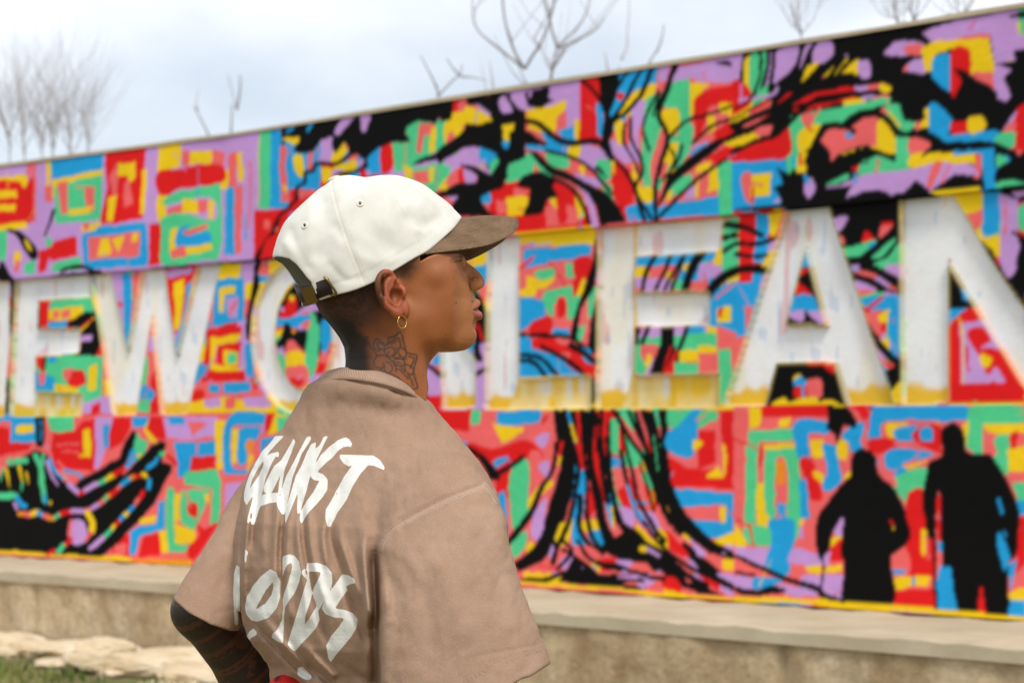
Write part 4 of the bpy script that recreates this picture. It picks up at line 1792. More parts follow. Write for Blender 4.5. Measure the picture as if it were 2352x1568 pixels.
# the recessed letters: one mesh each, standing a hand's thickness behind the painted panel
FEET = [  # (letter, polygon in photograph pixels) painted solid ochre
    (2, _c(*A4, "185,1362 460,1368 460,1510 150,1500")),
    (6, _c(1150, 850, .52122, "205,134 560,132 560,290 160,280")), (7, _c(1150, 850, .52122, "735,132 1165,128 1160,290 690,280"))]
DRIPS = _c(1150, 850, .52122, "235,140 800,150 1100,140")
zt0, zt1 = WZ0 + .3548 * WH, WZ0 + .705 * WH
nzl = int(round((zt1 - zt0) / STEP)) + 1
zgl = np.linspace(zt0, zt1, nzl)
for li, rings in enumerate(LP):
    a = np.array(rings[0])
    i0, i1 = max(0, int(a[:, 0].min() / WLEN * (ns - 1)) - 3), min(ns, int(a[:, 0].max() / WLEN * (ns - 1)) + 4)
    sl_ = sg[i0:i1]
    S, Z = np.meshgrid(sl_, zgl, indexing='ij')
    m = in_poly(S.ravel(), Z.ravel(), rings[0])
    if len(rings) > 1: m &= ~in_poly(S.ravel(), Z.ravel(), rings[1])
    g2 = m.reshape(S.shape)
    for q in range(2):
        e = g2.copy(); e[1:] |= g2[:-1]; e[:-1] |= g2[1:]; e[:, 1:] |= g2[:, :-1]; e[:, :-1] |= g2[:, 1:]; g2 = e
    s_, z_ = S.ravel(), Z.ravel()
    U, V = wall_to_px(s_, z_)
    h = (z_ - zt0) / (zt1 - zt0)
    n1, n2, n3 = value_noise(s_ * 5, z_ * 5, 101), value_noise(s_ * 22, z_ * 9, 102), value_noise(s_ * 60, z_ * 6, 103)
    C = np.array(lin(240, 241, 243)) * np.ones((len(s_), 3))
    mixc = lambda C, col, k: C + (np.array(lin(*col)) - C) * np.clip(k, 0, 1)[:, None]
    C = mixc(C, (218, 226, 236), (n1 - .45) * 1.0)
    C = mixc(C, (240, 228, 224), (n2 - .55) * .8)
    C = mixc(C, (238, 226, 190), smooth01((value_noise(s_ * 9, z_ * 1.5, 104) - .66) / .1) * .4)
    C = mixc(C, (226, 110, 118), smooth01((value_noise(s_ * 26, z_ * 5, 105) - .84) / .06) * .4 * (n1 > .35))
    C = mixc(C, (110, 160, 210), smooth01((value_noise(s_ * 30 + 9, z_ * 9, 106) - .86) / .05) * .28)
    C = mixc(C, (236, 190, 60), smooth01((.115 + (n2 - .5) * .06 - h) / .05))
    for fl_, poly in FEET:
        if fl_ == li:
            mm = in_poly(U + (n2 - .5) * 6, V, poly)
            yc = np.array(lin(240, 196, 62)) * (.92 + .1 * n3[:, None])
            yc = yc + (np.array(lin(240, 226, 186)) - yc) * np.clip((n2 - .35) * 1.2 + .12, 0, .8)[:, None]
            C[mm] = yc[mm]
            C = mixc(C, (226, 220, 206), mm * smooth01((value_noise(s_ * 24, z_ * 3, 107) - .60) / .06) * smooth01((h - .04) / .05))
            # mid stroke edge stained ochre
    if li == 7:
        C = mixc(C, (232, 190, 70), smooth01((value_noise(s_ * 1e-3 + V * 0 + z_ * 4, z_ * 2, 108) * .6 + .7 - np.abs(U - 1541) / 11)) * .8)
    xy = wall_xy(s_, -0.030)
    VV = np.column_stack([xy, z_])
    I = np.arange(len(s_)).reshape(S.shape)
    F = np.stack([I[:-1, :-1], I[1:, :-1], I[1:, 1:], I[:-1, 1:]], -1).reshape(-1, 4)
    F = F[g2.ravel()[F].all(1)]
    us = np.unique(F); mp_ = np.full(len(s_), -1); mp_[us] = np.arange(len(us))
    o = mesh_np('letter', VV[us], mp_[F], m_paint.m, wall, smooth=False)
    cattr(o, 'paint', C[us])


def wall_strip(name, m, parent, o0, o1, z0, z1, zj=0.0, seed=0, step=None, smooth=False):
    """solid strip following the wall's plan, from offset o0 to o1, z0 to z1"""
    s_ = np.array([0, _l1 - .3, _l1, _l1 + .3, WLEN]) if step is None else np.append(np.arange(0, WLEN, step), WLEN)
    a = wall_xy(s_, o0); b = wall_xy(s_, o1)
    k = len(s_)
    j = (np.random.RandomState(seed).rand(k) - .5) * zj
    v = np.concatenate([np.column_stack([a, np.full(k, z0)]), np.column_stack([b, np.full(k, z0)]),
                        np.column_stack([b, z1 + j]), np.column_stack([a, z1 + j])])
    f = []
    for i in range(k - 1):
        for q in range(4):
            r_ = (q + 1) % 4
            f.append((q * k + i, q * k + i + 1, r_ * k + i + 1, r_ * k + i))
    f.append((0, k, 2 * k, 3 * k)); f.append((k - 1, 4 * k - 1, 3 * k - 1, 2 * k - 1))
    o = mesh_np(name, v, f, m, parent, smooth)
    return o


wall_strip('wall_core', m_cap_stone.m, wall, -.062, -.26, WZ0 + .004, WZ1 - .02)
wall_strip('coping', m_cap_stone.m, wall, .030, -.28, WZ1 - .010, WZ1 + .008, zj=.006, step=.35)


# ================================================================== plinth, ground, rocks, trees
LEDGE = 0.92
ZG = 0.27                     # ground level at the foot of the wall
plinth = empty('concrete_plinth', 'broad weathered concrete plinth with a pale ledge running under the painted wall', 'plinth',
               loc=(float(WPTS[1][0]), float(WPTS[1][1]), ZG))
# rough front face with form-board relief
sg2 = np.arange(0, WLEN, .03); zz = np.linspace(ZG - .25, WZ0 - .05, 22)
S, Z = np.meshgrid(sg2, zz, indexing='ij')
o_ = LEDGE + .02 * (value_noise(S.ravel() * 3, Z.ravel() * 3, 31) - .5) + .015 * (value_noise(S.ravel() * 14, Z.ravel() * 14, 32) - .5)
o_ = o_ - .02 * (np.abs(((S.ravel() + 3.0) % 1.22) - .61) > .595)
xy = wall_xy(S.ravel(), o_)
I = np.arange(len(sg2) * len(zz)).reshape(len(sg2), len(zz))
F = np.stack([I[:-1, :-1], I[1:, :-1], I[1:, 1:], I[:-1, 1:]], -1).reshape(-1, 4)
mesh_np('front_face', np.column_stack([xy, Z.ravel()]), F, m_conc.m, plinth)
wall_strip('ledge', m_cap_stone.m, plinth, LEDGE + .014, -.26, WZ0 - .055, WZ0 - .006, zj=.012, step=.09, seed=5)
wall_strip('core', m_conc.m, plinth, LEDGE - .05, -.26, ZG - .3, WZ0 - .058)

m_ground = Mat('ground soil and turf', rough=0.95)
_c1 = m_ground.ramp(m_ground.noise(3.0, 8, .65), [(.35, lin(92, 98, 50)), (.5, lin(120, 112, 74)), (.68, lin(150, 132, 98))])
m_ground.base(m_ground.mix(m_ground.mrange(m_ground.noise(18, 5), .4, .7, 0, .5), _c1, lin(74, 84, 36)))
m_ground.bump(m_ground.noise(30, 6), .7, .02)


def ground_z(x, y):
    """0 where the person stands, rising gently to the foot of the plinth"""
    d = (x - WPTS[1][0]) * _n2[0] + (y - WPTS[1][1]) * _n2[1] - LEDGE      # distance in front of the plinth
    t = np.clip(1 - d / 4.0, 0, 1)
    return (ZG - .04) * t * t * (3 - 2 * t) * np.where(d > -6, 1, 1)


gx = np.concatenate([np.linspace(-400, -12, 14), np.linspace(-10, 8, 73), np.linspace(10, 400, 14)])
gy = np.concatenate([np.linspace(-60, -3, 6), np.linspace(-2, 18, 81), np.linspace(22, 900, 14)])
X, Y = np.meshgrid(gx, gy, indexing='ij')
Zg = ground_z(X, Y) + .015 * (value_noise(X * 1.3 + 50, Y * 1.3 + 50, 40) - .5)
I = np.arange(X.size).reshape(X.shape)
F = np.stack([I[:-1, :-1], I[1:, :-1], I[1:, 1:], I[:-1, 1:]], -1).reshape(-1, 4)
g = mesh_np('ground', np.column_stack([X.ravel(), Y.ravel(), Zg.ravel()]), F, m_ground.m)
tag(g, 'gently rising ground of soil and patchy turf', 'ground', kind='structure')

# limestone rocks along the foot of the plinth
m_rock = Mat('pale limestone', rough=0.9)
_c1 = m_rock.ramp(m_rock.noise(6, 7, .6), [(.3, lin(190, 165, 125)), (.55, lin(222, 204, 172)), (.75, lin(238, 226, 204))])
m_rock.base(m_rock.mix(m_rock.mrange(m_rock.noise(2.5, 4), .5, .7, 0, .5), _c1, lin(196, 160, 112)))
m_rock.bump(m_rock.noise(14, 7, .65), .9, .03)


def rock_mesh(sx, sy, sz, seed):
    bm = bmesh.new()
    bmesh.ops.create_icosphere(bm, subdivisions=4, radius=1)
    r = np.random.RandomState(seed)
    planes = [(Vector(r.normal(size=3)).normalized(), r.uniform(.62, .9)) for _ in range(12)]
    for v in bm.verts:
        p = v.co.copy()
        for n_, d_ in planes:
            e = p.dot(n_) - d_
            if e > 0: p -= n_ * e * .85
        q = 1 + .05 * math.sin(p.x * 7 + seed) * math.sin(p.y * 8) * math.cos(p.z * 9) + .035 * math.sin(p.x * 19 + p.z * 13 + seed) * math.sin(p.y * 23 - p.z * 17)
        v.co = Vector((p.x * sx * q, p.y * sy * q, p.z * sz * q))
    me = bpy.data.meshes.new('rock')
    bm.to_mesh(me); bm.free()
    me.materials.append(m_rock.m)
    return me


def rock_at(s, out, w_, d_, h_, seed, label):
    me = rock_mesh(w_ / 2, d_ / 2, h_ / 2, seed)
    o = bpy.data.objects.new('limestone_rock', me)
    link(o)
    xy = wall_xy(np.array([s]), LEDGE + out)[0]
    z = float(ground_z(xy[0], xy[1]))
    h_ *= .55; o.location = (xy[0], xy[1], z + h_ * .15); o.scale = (1, 1, .55)
    u = _u1 if s < _l1 else _u2
    o.rotation_euler = (random.uniform(-.1, .1), random.uniform(-.1, .1), math.atan2(u[1], u[0]) + random.uniform(-.3, .3))
    tag(o, label, 'rock', 'limestone rocks along the foot of the plinth')


def s_at(px, out):
    """distance along the wall where picture column px meets the line `out` in front of it"""
    best, bs = 1e9, 0
    for s in np.linspace(0, WLEN, 1200):
        q = wall_xy(np.array([s]), LEDGE + out)[0]
        e = abs(CX + q[0] / q[1] * FPX - px)
        if e < best: best, bs = e, s
    return bs


ROCKS = [  # column in the picture, distance before the plinth, width, depth, height, what it looks like
    (-70, .30, .7, .5, .22, 'pale rock cut by the left picture edge below the plinth'),
    (30, .26, .46, .45, .24, 'rounded pale limestone rock nearest the left edge of the photo'),
    (100, .30, .36, .4, .18, 'small pale rock second from the left at the foot of the plinth'),
    (160, .34, .50, .45, .26, 'blocky cream limestone rock left of the dark gap under the plinth'),
    (235, .28, .42, .4, .30, 'tall pointed pale rock beside the dark gap under the plinth'),
    (320, .45, .85, .5, .30, 'large flat cream limestone slab lying in front of the smaller rocks'),
    (405, .22, .50, .4, .30, 'weathered cream rock behind the large flat slab'),
    (455, .52, .60, .45, .24, 'low flat limestone slab nearest the tattooed elbow'),
    (500, .45, .60, .5, .26, 'pale rock just left of the tattooed forearm'),
    (590, .50, .7, .5, .26, 'pale rock hidden behind the tattooed forearm'),
    (700, .45, .7, .5, .24, 'pale limestone rock behind the person, left one'),
    (820, .45, .7, .5, .24, 'pale limestone rock behind the person, middle one'),
    (960, .45, .7, .5, .24, 'pale limestone rock behind the person, right one')]
ROCKS += [(10, .46, .22, .2, .14, 'fist sized pale stone before the rounded rock at the left edge'),
          (130, .56, .26, .22, .13, 'small flat cream stone at the grass edge on the left'),
          (200, .52, .24, .2, .16, 'small angular cream stone before the blocky rock'),
          (262, .60, .20, .2, .12, 'small stone leaning on the left end of the large slab'),
          (370, .74, .24, .2, .12, 'small stone lying on the grass before the large slab')]
for i, (px, out, w_, d_, h_, lb) in enumerate(ROCKS):
    rock_at(s_at(px, out), out, w_, d_, h_, 60 + i, lb)

# grass: blades in tufts, in the strip that the photograph shows and round it
m_grass = Mat('grass blades', rough=0.8)
_gn = m_grass.ramp(m_grass.noise(1.3, 3), [(.35, lin(70, 92, 34)), (.55, lin(104, 118, 52)), (.7, lin(150, 140, 84))])
m_grass.base(_gn)
m_grass.b.inputs['Subsurface Weight'].default_value = 0.0
nb = 26000
r = np.random.RandomState(3)
s_ = r.uniform(0, WLEN, nb); o_ = LEDGE + .75 + r.rand(nb) ** 1.3 * 3.0
xy = wall_xy(s_, o_)
dens = value_noise(xy[:, 0] * 1.6 + 30, xy[:, 1] * 1.6 + 30, 50)
keep = (dens > .34) & (xy[:, 1] > 4)
xy = xy[keep]; nb = len(xy)
gz = ground_z(xy[:, 0], xy[:, 1])
h_ = r.uniform(.03, .085, nb); an = r.uniform(0, 2 * math.pi, nb); wd = r.uniform(.004, .009, nb)
lx, ly = r.normal(0, .4, nb) * h_, r.normal(0, .4, nb) * h_
ca, sa = np.cos(an) * wd, np.sin(an) * wd
base = np.column_stack([xy, gz - .005])
v0 = base + np.column_stack([ca, sa, np.zeros(nb)]); v1 = base - np.column_stack([ca, sa, np.zeros(nb)])
v2 = base + np.column_stack([lx * .4 - ca * .7, ly * .4 - sa * .7, h_ * .6]); v3 = base + np.column_stack([lx * .4 + ca * .7, ly * .4 + sa * .7, h_ * .6])
v4 = base + np.column_stack([lx, ly, h_])
VV = np.stack([v0, v1, v2, v3, v4], 1).reshape(-1, 3)
b0 = np.arange(nb)[:, None] * 5
FF = np.concatenate([b0 + np.array([[0, 1, 2]]), b0 + np.array([[0, 2, 3]]), b0 + np.array([[3, 2, 4]])])
go = mesh_np('grass', VV, FF, m_grass.m, smooth=False)
tag(go, 'short patchy grass growing before the rocks', 'grass', kind='stuff')

# bare trees behind the wall
m_bark = Mat('grey winter bark', rough=0.9)
m_bark.base(m_bark.ramp(m_bark.noise(9, 5), [(.3, lin(146, 140, 142)), (.7, lin(186, 181, 184))]))
m_bark.bump(m_bark.noise(60, 4), .5, .004)


def tree(label, Y, limbs, r0=.015, twigs=0, seed=1, name='bare_tree', sc=1.0):
    """limbs in picture units at distance Y; the first starts on the trunk, which goes down to the ground"""
    rr = random.Random(seed)
    first = limbs[0][0]
    base = P(first[0], first[1], Y)
    root = empty(name, label, 'tree', loc=(float(base[0]), Y, float(ground_z(base[0], Y))), group='bare winter trees behind the painted wall')
    pts = [(base[0] + .05, Y, 0.0), (base[0] - .02, Y, .8), (base[0] + .01, Y, base[2] * .65), tuple(base)]
    pts = catmull(pts, 6)
    v, f = tube(pts, list(np.linspace(r0 * 2.0, r0 * 1.05, len(pts))), 10)
    mesh_np('trunk', v, f, m_bark.m, root)
    for li, lb in enumerate(limbs):
        dy = rr.uniform(-.8, .8) * sc
        k = len(lb)
        q = np.array([P(p[0], p[1], Y) + np.array([0, dy * (i / k) ** 1.2, 0]) for i, p in enumerate(lb)])
        q = catmull(q, 5) if k > 2 else q
        ra = r0 * (1.0 if li == 0 else .72)
        v, f = tube(q, list(np.linspace(ra, ra * .38, len(q))), 7)
        br = mesh_np('branch', v, f, m_bark.m, root)
        mb = MB()
        for t in range(twigs):
            i = rr.randrange(len(q) // 4, len(q))
            p0 = Vector(q[i]); a = rr.uniform(-.9, .9)
            d = Vector((math.sin(a), rr.uniform(-.4, .4), math.cos(a))).normalized()
            ln_ = rr.uniform(.3, .9) * sc
            pt = [p0, p0 + d * ln_ * .5, p0 + d * ln_ + Vector((0, 0, .12 * sc))]
            vv, fff = tube(pt, [ra * .3, ra * .22, ra * .1], 5)
            mb.add(vv, fff)
        if mb.v:
            mb.build('twigs', m_bark.m, br)


T2 = lambda t: [((950 + .2976 * float(p.split(',')[0])) * .9408, .2976 * float(p.split(',')[1]) * .9408) for p in t.split()]
T1 = lambda t: [(.3827 * float(p.split(',')[0]) * .9408, .3827 * float(p.split(',')[1]) * .9408) for p in t.split()]
T3 = lambda t: [((1800 + .44643 * float(p.split(',')[0])) * .9408, .44643 * float(p.split(',')[1]) * .9408) for p in t.split()]
tree('bare tree with a wide cup of curved branches above the wall centre', 15.0, [
    T2('1150,760 1142,680 1112,565'), T2('1112,565 1000,470 850,345 740,240 690,130 680,-20 690,-200'),
    T2('1112,565 1030,430 965,250 935,80 930,-80 900,-240'), T2('1115,565 1175,470 1240,385 1300,250 1345,100 1360,-50 1370,-200'),
    T2('1240,390 1205,290 1185,200')], r0=.017, seed=2, twigs=2)
tree('bare tree forking high just right of the cup shaped tree', 17.0, [
    T2('1320,760 1325,670 1338,580'), T2('1338,580 1352,470 1380,385'), T2('1380,385 1335,270 1300,130 1260,0 1230,-180'),
    T2('1380,385 1470,300 1570,195 1625,80 1650,-60'), T2('1385,400 1500,375 1670,315 1745,250'),
    T2('1338,580 1290,500 1270,440'), T2('1335,570 1400,500 1440,460')], r0=.018, seed=3, twigs=2)
tree('small bare tree with two crossing twigs left of the wall centre', 16.0, [
    T2('415,900 410,830 398,740'), T2('398,740 350,650 275,535'), T2('410,780 500,690 580,620 605,550'), T2('580,620 530,590 480,545'),
    T2('590,630 690,670 800,740')], r0=.012, seed=4)
tree('pair of thin straight bare stems just left of the cup shaped tree', 18.0, [
    T2('870,860 860,740 835,560 820,480'), T2('800,770 780,650 755,480'), T2('880,760 850,700 835,560')], r0=.010, seed=5)
tree('bare tree with one long branch reaching to the picture top', 16.0, [
    T2('1840,660 1850,600 1905,490'), T2('1905,490 1955,370 1965,240 1985,60 1990,-120'), T2('1800,620 1785,520 1765,430')], r0=.013, seed=6)
tree('thin bare sapling with one bent stem behind the painted tree crown', 16.5, [
    T2('2100,600 2130,530 2195,430'), T2('2195,430 2225,350 2230,270')], r0=.011, seed=7)
tree('bare tree with a U shaped fork standing alone behind the left part of the wall', 22.0, [
    T1('1350,960 1335,860 1260,700'), T1('1260,700 1235,620 1225,530'), T1('1470,900 1490,800 1512,700'), T1('1512,700 1480,600 1435,450'),
    T1('1512,690 1545,600 1565,520')], r0=.017, seed=8)
for i, (bx, ln_, Y, lb) in enumerate([(60, 480, 21, 'twiggy bare tree at the left picture edge behind the wall'),
                                      (160, 600, 20, 'twiggy bare tree with the darkest stem in the left thicket'),
                                      (270, 520, 22, 'twiggy bare tree in the middle of the left thicket'),
                                      (340, 560, 21, 'twiggy bare tree right of the middle of the left thicket'),
                                      (450, 440, 20, 'twiggy bare tree at the right side of the left thicket'),
                                      (560, 520, 23, 'slim bare tree leaning right at the edge of the left thicket')]):
    rr = random.Random(30 + i)
    y0 = 1060 - bx * .12
    lim = [T1('%d,%d %d,%d %d,%d' % (bx, y0, bx + rr.randint(-10, 10), y0 - ln_ * .3, bx + rr.randint(-15, 15), y0 - ln_ * .5))]
    for k in range(6):
        sx = rr.randint(-75, 75)
        st = rr.uniform(.0, .4)
        lim.append(T1('%d,%d %d,%d %d,%d' % (bx + rr.randint(-5, 5), y0 - ln_ * st, bx + sx * .7, y0 - ln_ * (st + .25), bx + sx, y0 - ln_ * (st + rr.uniform(.4, .6)))))
    tree(lb, float(Y), lim, r0=.008, twigs=10, seed=40 + i)
for i, (bx, tx, Y, lb) in enumerate([(350, 300, 15, 'faint bare tree leftmost above the right part of the wall'),
                                     (880, 835, 13, 'bare tree leaning left above the right part of the wall'),
                                     (965, 950, 13.5, 'straight bare tree above the right part of the wall'),
                                     (1215, 1190, 13, 'bare tree near the top right corner behind the wall')]):
    rr = random.Random(70 + i)
    y0 = 230 - bx * .1
    lim = [T3('%d,%d %d,%d %d,%d' % (bx, y0, (bx + tx) / 2 + 4, y0 - 70, tx, y0 - 170))]
    for k in range(5):
        sx = rr.choice([-1, 1]) * rr.randint(30, 110)
        lim.append(T3('%d,%d %d,%d %d,%d' % (bx, y0 - 10 * k, bx + sx * .6, y0 - 60 - 10 * k, bx + sx, y0 - 170 - 20 * k)))
    tree(lb, float(Y), lim, r0=.006, twigs=5, seed=80 + i)


# ================================================================== PERSON: implicit-surface modelling tools
def smin(a, b, k):
    h = np.clip(0.5 + 0.5 * (b - a) / k, 0, 1)
    return b * (1 - h) + a * h - k * h * (1 - h)


def smax(a, b, k):
    return -smin(-a, -b, k)


def sd_ell(p, c, r, R=None):
    q = p - np.asarray(c, np.float32)
    if R is not None:
        q = q @ np.asarray(R, np.float32)      # R columns = local axes
    r = np.asarray(r, np.float32)
    k0 = np.sqrt(((q / r) ** 2).sum(-1)) + 1e-9
    k1 = np.sqrt(((q / (r * r)) ** 2).sum(-1)) + 1e-9
    return k0 * (k0 - 1) / k1


def sd_cap(p, a, b, ra, rb=None, sq=1.0):
    a = np.asarray(a, np.float32); b = np.asarray(b, np.float32)
    rb = ra if rb is None else rb
    d = b - a
    t = np.clip(((p - a) @ d) / float(d @ d), 0, 1)
    q = p - a - t[:, None] * d
    return np.sqrt((q * q).sum(-1)) - (ra + (rb - ra) * t)


def sd_chain(p, pts, radii, k=0.004):
    f = None
    for i in range(len(pts) - 1):
        g = sd_cap(p, pts[i], pts[i + 1], radii[i], radii[i + 1])
        f = g if f is None else np.minimum(f, g)
    return f


def surfnet(f, lo, hi, h, newton=2):
    lo = np.asarray(lo, float); hi = np.asarray(hi, float)
    K = 4
    nc = np.ceil((hi - lo) / (h * K)).astype(int) + 1
    ax = [lo[i] + (np.arange(nc[i]) * K + (K - 1) / 2) * h for i in range(3)]
    G = np.stack(np.meshgrid(*ax, indexing='ij'), -1).reshape(-1, 3).astype(np.float32)
    Fc = ev(f, G).reshape(nc)
    act = np.abs(Fc) < h * K * 1.6
    n = nc * K
    Ff = np.repeat(np.repeat(np.repeat(Fc, K, 0), K, 1), K, 2).astype(np.float32)
    m = np.repeat(np.repeat(np.repeat(act, K, 0), K, 1), K, 2)
    idx = np.argwhere(m)
    Ff[m] = ev(f, (lo + idx * h).astype(np.float32))
    S = Ff < 0
    c = np.zeros(n - 1, np.int8)
    cor = [(i, j, k) for i in (0, 1) for j in (0, 1) for k in (0, 1)]
    for i, j, k in cor:
        c += S[i:n[0] - 1 + i, j:n[1] - 1 + j, k:n[2] - 1 + k]
    A = np.argwhere((c > 0) & (c < 8))
    acc = np.zeros((len(A), 3)); cnt = np.zeros(len(A))
    val = {q: Ff[A[:, 0] + q[0], A[:, 1] + q[1], A[:, 2] + q[2]] for q in cor}
    for q in cor:
        for a in range(3):
            if q[a] == 0:
                q2 = list(q); q2[a] = 1; q2 = tuple(q2)
                v0, v1 = val[q], val[q2]
                s = (v0 < 0) != (v1 < 0)
                t = np.where(s, v0 / np.where(np.abs(v0 - v1) < 1e-12, 1, v0 - v1), 0)
                pt = np.tile(np.array(q, float), (len(A), 1)); pt[:, a] = t
                acc[s] += pt[s]; cnt[s] += 1
    V = lo + (A + acc / cnt[:, None]) * h
    cid = np.full(n - 1, -1, np.int32)
    cid[A[:, 0], A[:, 1], A[:, 2]] = np.arange(len(A))
    Q = []
    for a in range(3):
        b1, b2 = (a + 1) % 3, (a + 2) % 3
        sl0 = [slice(None)] * 3; sl1 = [slice(None)] * 3
        sl0[a] = slice(0, -1); sl1[a] = slice(1, None)
        s0, s1 = S[tuple(sl0)], S[tuple(sl1)]
        for flip, M in ((False, s0 & ~s1), (True, ~s0 & s1)):
            E = np.argwhere(M)
            E = E[(E[:, b1] > 0) & (E[:, b2] > 0) & (E[:, b1] < n[b1] - 1) & (E[:, b2] < n[b2] - 1)]
            c4 = []
            for d1, d2 in ((-1, -1), (0, -1), (0, 0), (-1, 0)):
                e = E.copy(); e[:, b1] += d1; e[:, b2] += d2
                c4.append(cid[e[:, 0], e[:, 1], e[:, 2]])
            q = np.stack(c4, 1)
            if flip: q = q[:, ::-1]
            Q.append(q)
    Q = np.concatenate(Q)
    Q = Q[(Q >= 0).all(1)]
    for _ in range(newton):
        Vf = V.astype(np.float32)
        f0 = ev(f, Vf)
        e = h * .4
        g = np.stack([(ev(f, Vf + np.eye(3, dtype=np.float32)[i] * e) - ev(f, Vf - np.eye(3, dtype=np.float32)[i] * e)) / (2 * e) for i in range(3)], 1)
        g2 = (g * g).sum(1) + 1e-6
        st = (-f0 / g2)[:, None] * g
        L_ = np.sqrt((st * st).sum(1))[:, None]
        st *= np.minimum(1, h * .6 / (L_ + 1e-9))
        V = V + st
    return V, Q


def ev(f, p, n=400000):
    if len(p) <= n: return f(p)
    return np.concatenate([f(p[i:i + n]) for i in range(0, len(p), n)])


def vnormals(V, Q):
    a = V[Q[:, 2]] - V[Q[:, 0]]; b = V[Q[:, 3]] - V[Q[:, 1]]
    fn = np.cross(a, b)
    N_ = np.zeros_like(V)
    for i in range(4): np.add.at(N_, Q[:, i], fn)
    return N_ / (np.linalg.norm(N_, axis=1)[:, None] + 1e-12)


def proj(V):
    """picture coordinates (1/2352 units) of world points"""
    return CX + V[:, 0] / V[:, 1] * FPX, HZ - (V[:, 2] - CAMZ) / V[:, 1] * FPX


def poly_sdf_grid(poly, lo, hi, step):
    """signed distance to a polygon on a grid + bilinear lookup"""
    poly = np.asarray(poly)
    gx = np.arange(lo[0], hi[0] + step, step); gy = np.arange(lo[1], hi[1] + step, step)
    X, Y = np.meshgrid(gx, gy, indexing='ij')
    x, y = X.ravel(), Y.ravel()
    d = np.full(len(x), 1e9)
    for i in range(len(poly)):
        dd, _ = seg_dist(x, y, poly[i - 1], poly[i])
        d = np.minimum(d, dd)
    ins = in_poly(x, y, [tuple(p) for p in poly])
    D = np.where(ins, -d, d).reshape(X.shape).astype(np.float32)

    def look(a, b):
        fa = np.clip((a - lo[0]) / step, 0, D.shape[0] - 1.001); fb = np.clip((b - lo[1]) / step, 0, D.shape[1] - 1.001)
        ia, ib = fa.astype(int), fb.astype(int)
        ta, tb = fa - ia, fb - ib
        return (D[ia, ib] * (1 - ta) * (1 - tb) + D[ia + 1, ib] * ta * (1 - tb) + D[ia, ib + 1] * (1 - ta) * tb + D[ia + 1, ib + 1] * ta * tb)
    return look


# ------------------------------------------------------------------ head frame: u forward, v towards the camera (her right), w up
HYAW = math.radians(14)
HO = P(900, 700, 2.75)
FU = np.array([math.cos(HYAW), math.sin(HYAW), 0])
FV = np.array([math.sin(HYAW), -math.cos(HYAW), 0])
FW = np.array([0, 0, 1.0])
HR = np.stack([FU, FV, FW])          # rows


def L(px, py, v=0.0):
    """picture point on the plane at lateral distance v -> local (u, v, w)"""
    d = P(px, py, 1.0) - np.array([0, 0, CAMZ])
    o = np.array([0, 0, CAMZ]) - HO
    # (o + d*t) . FV = v
    t = (v - o @ FV) / (d @ FV)
    q = o + d * t
    return np.array([q @ FU, v, q @ FW])


def to_world(q):
    return HO + np.asarray(q) @ HR


c3 = lambda X, Y: (846.7 + .26405 * X, 526.8 + .26405 * Y)
c1 = lambda X, Y: (564.5 + .37207 * X, 357.5 + .37207 * Y)

_prof = [(715, 694), (668, 640), (655, 590), (660, 530), (700, 470), (770, 428), (880, 418), (960, 440), (1020, 490), (1048, 530),
         (1060, 565), (1064, 582), (1065, 592), (1068, 599), (1073, 605), (1079, 609.5), (1092, 618.5), (1101.5, 627), (1108, 637), (1111.5, 645.6),
         (1111.5, 653.5), (1107.5, 660.5), (1100.5, 665.4), (1093.5, 669), (1090, 672), (1090.6, 677), (1093.6, 682.6), (1098.9, 687.9),
         (1102.5, 693), (1102.3, 699.5), (1098.9, 705), (1096, 709.3), (1099.5, 712), (1104.7, 717), (1107.3, 724.8), (1106.8, 732.8),
         (1102.8, 739.6), (1098, 744.9), (1095.7, 751), (1095.9, 759), (1096.5, 767), (1094.4, 777.7), (1088, 790.9), (1079, 798.8),
         (1065.9, 805.0), (1047.4, 808), (1028.9, 807.4), (1012, 806.6), (1004.5, 811), (999.5, 819.9), (994.6, 835.7), (990.6, 851.6),
         (984, 870), (976, 888.5), (968, 907), (962, 930), (985, 1010), (770, 1010), (790, 900), (796, 841), (795, 796.5), (784, 774), (761.7, 744.5), (739, 718)]
PROF = [tuple(L(a, b, 0)[[0, 2]]) for a, b in _prof]
prof = poly_sdf_grid(PROF, (-.19, -.22), (.17, .21), .001)


_pb = [q for q in _prof if q[1] <= 582 and q[0] < 1066] + [(1062, 596), (1064, 612), (1070, 632), (1078, 650), (1087.5, 668), (1092, 684), (1096, 700), (1099, 716), (1100, 732), (1098, 750),
       (1096.5, 766)] + _prof[[i for i, q in enumerate(_prof) if q == (1094.4, 777.7)][0]:]
profb = poly_sdf_grid([tuple(L(a, b, 0)[[0, 2]]) for a, b in _pb], (-.19, -.22), (.17, .21), .001)


def Lc(X, Y, v):
    return L(*c3(X, Y), v)


def ear_pts(pts, v):
    return [Lc(a, b, v if np.isscalar(v) else v[i]) for i, (a, b) in enumerate(pts)]


EARV = .073
_helix = catmull([(248, 470, .0), (215, 455, .002), (205, 415, .005), (185, 378, .008), (140, 372, .011), (103, 400, .0135), (82, 450, .0155), (84, 520, .0155),
                  (100, 585, .0135), (135, 640, .0105), (185, 690, .008), (228, 722, .006)], 5)
HELIX = [Lc(a, b, EARV + c) for a, b, c in _helix]
_anti = catmull([(215, 430, .004), (175, 440, .007), (150, 490, .009), (150, 560, .010), (172, 610, .010), (215, 640, .0085), (262, 640, .006)], 5)
ANTI = [Lc(a, b, EARV + c) for a, b, c in _anti]
_lobe = catmull([(222, 712, .006), (248, 745, .005), (270, 758, .004)], 3)
LOBE = [Lc(a, b, EARV + c) for a, b, c in _lobe]


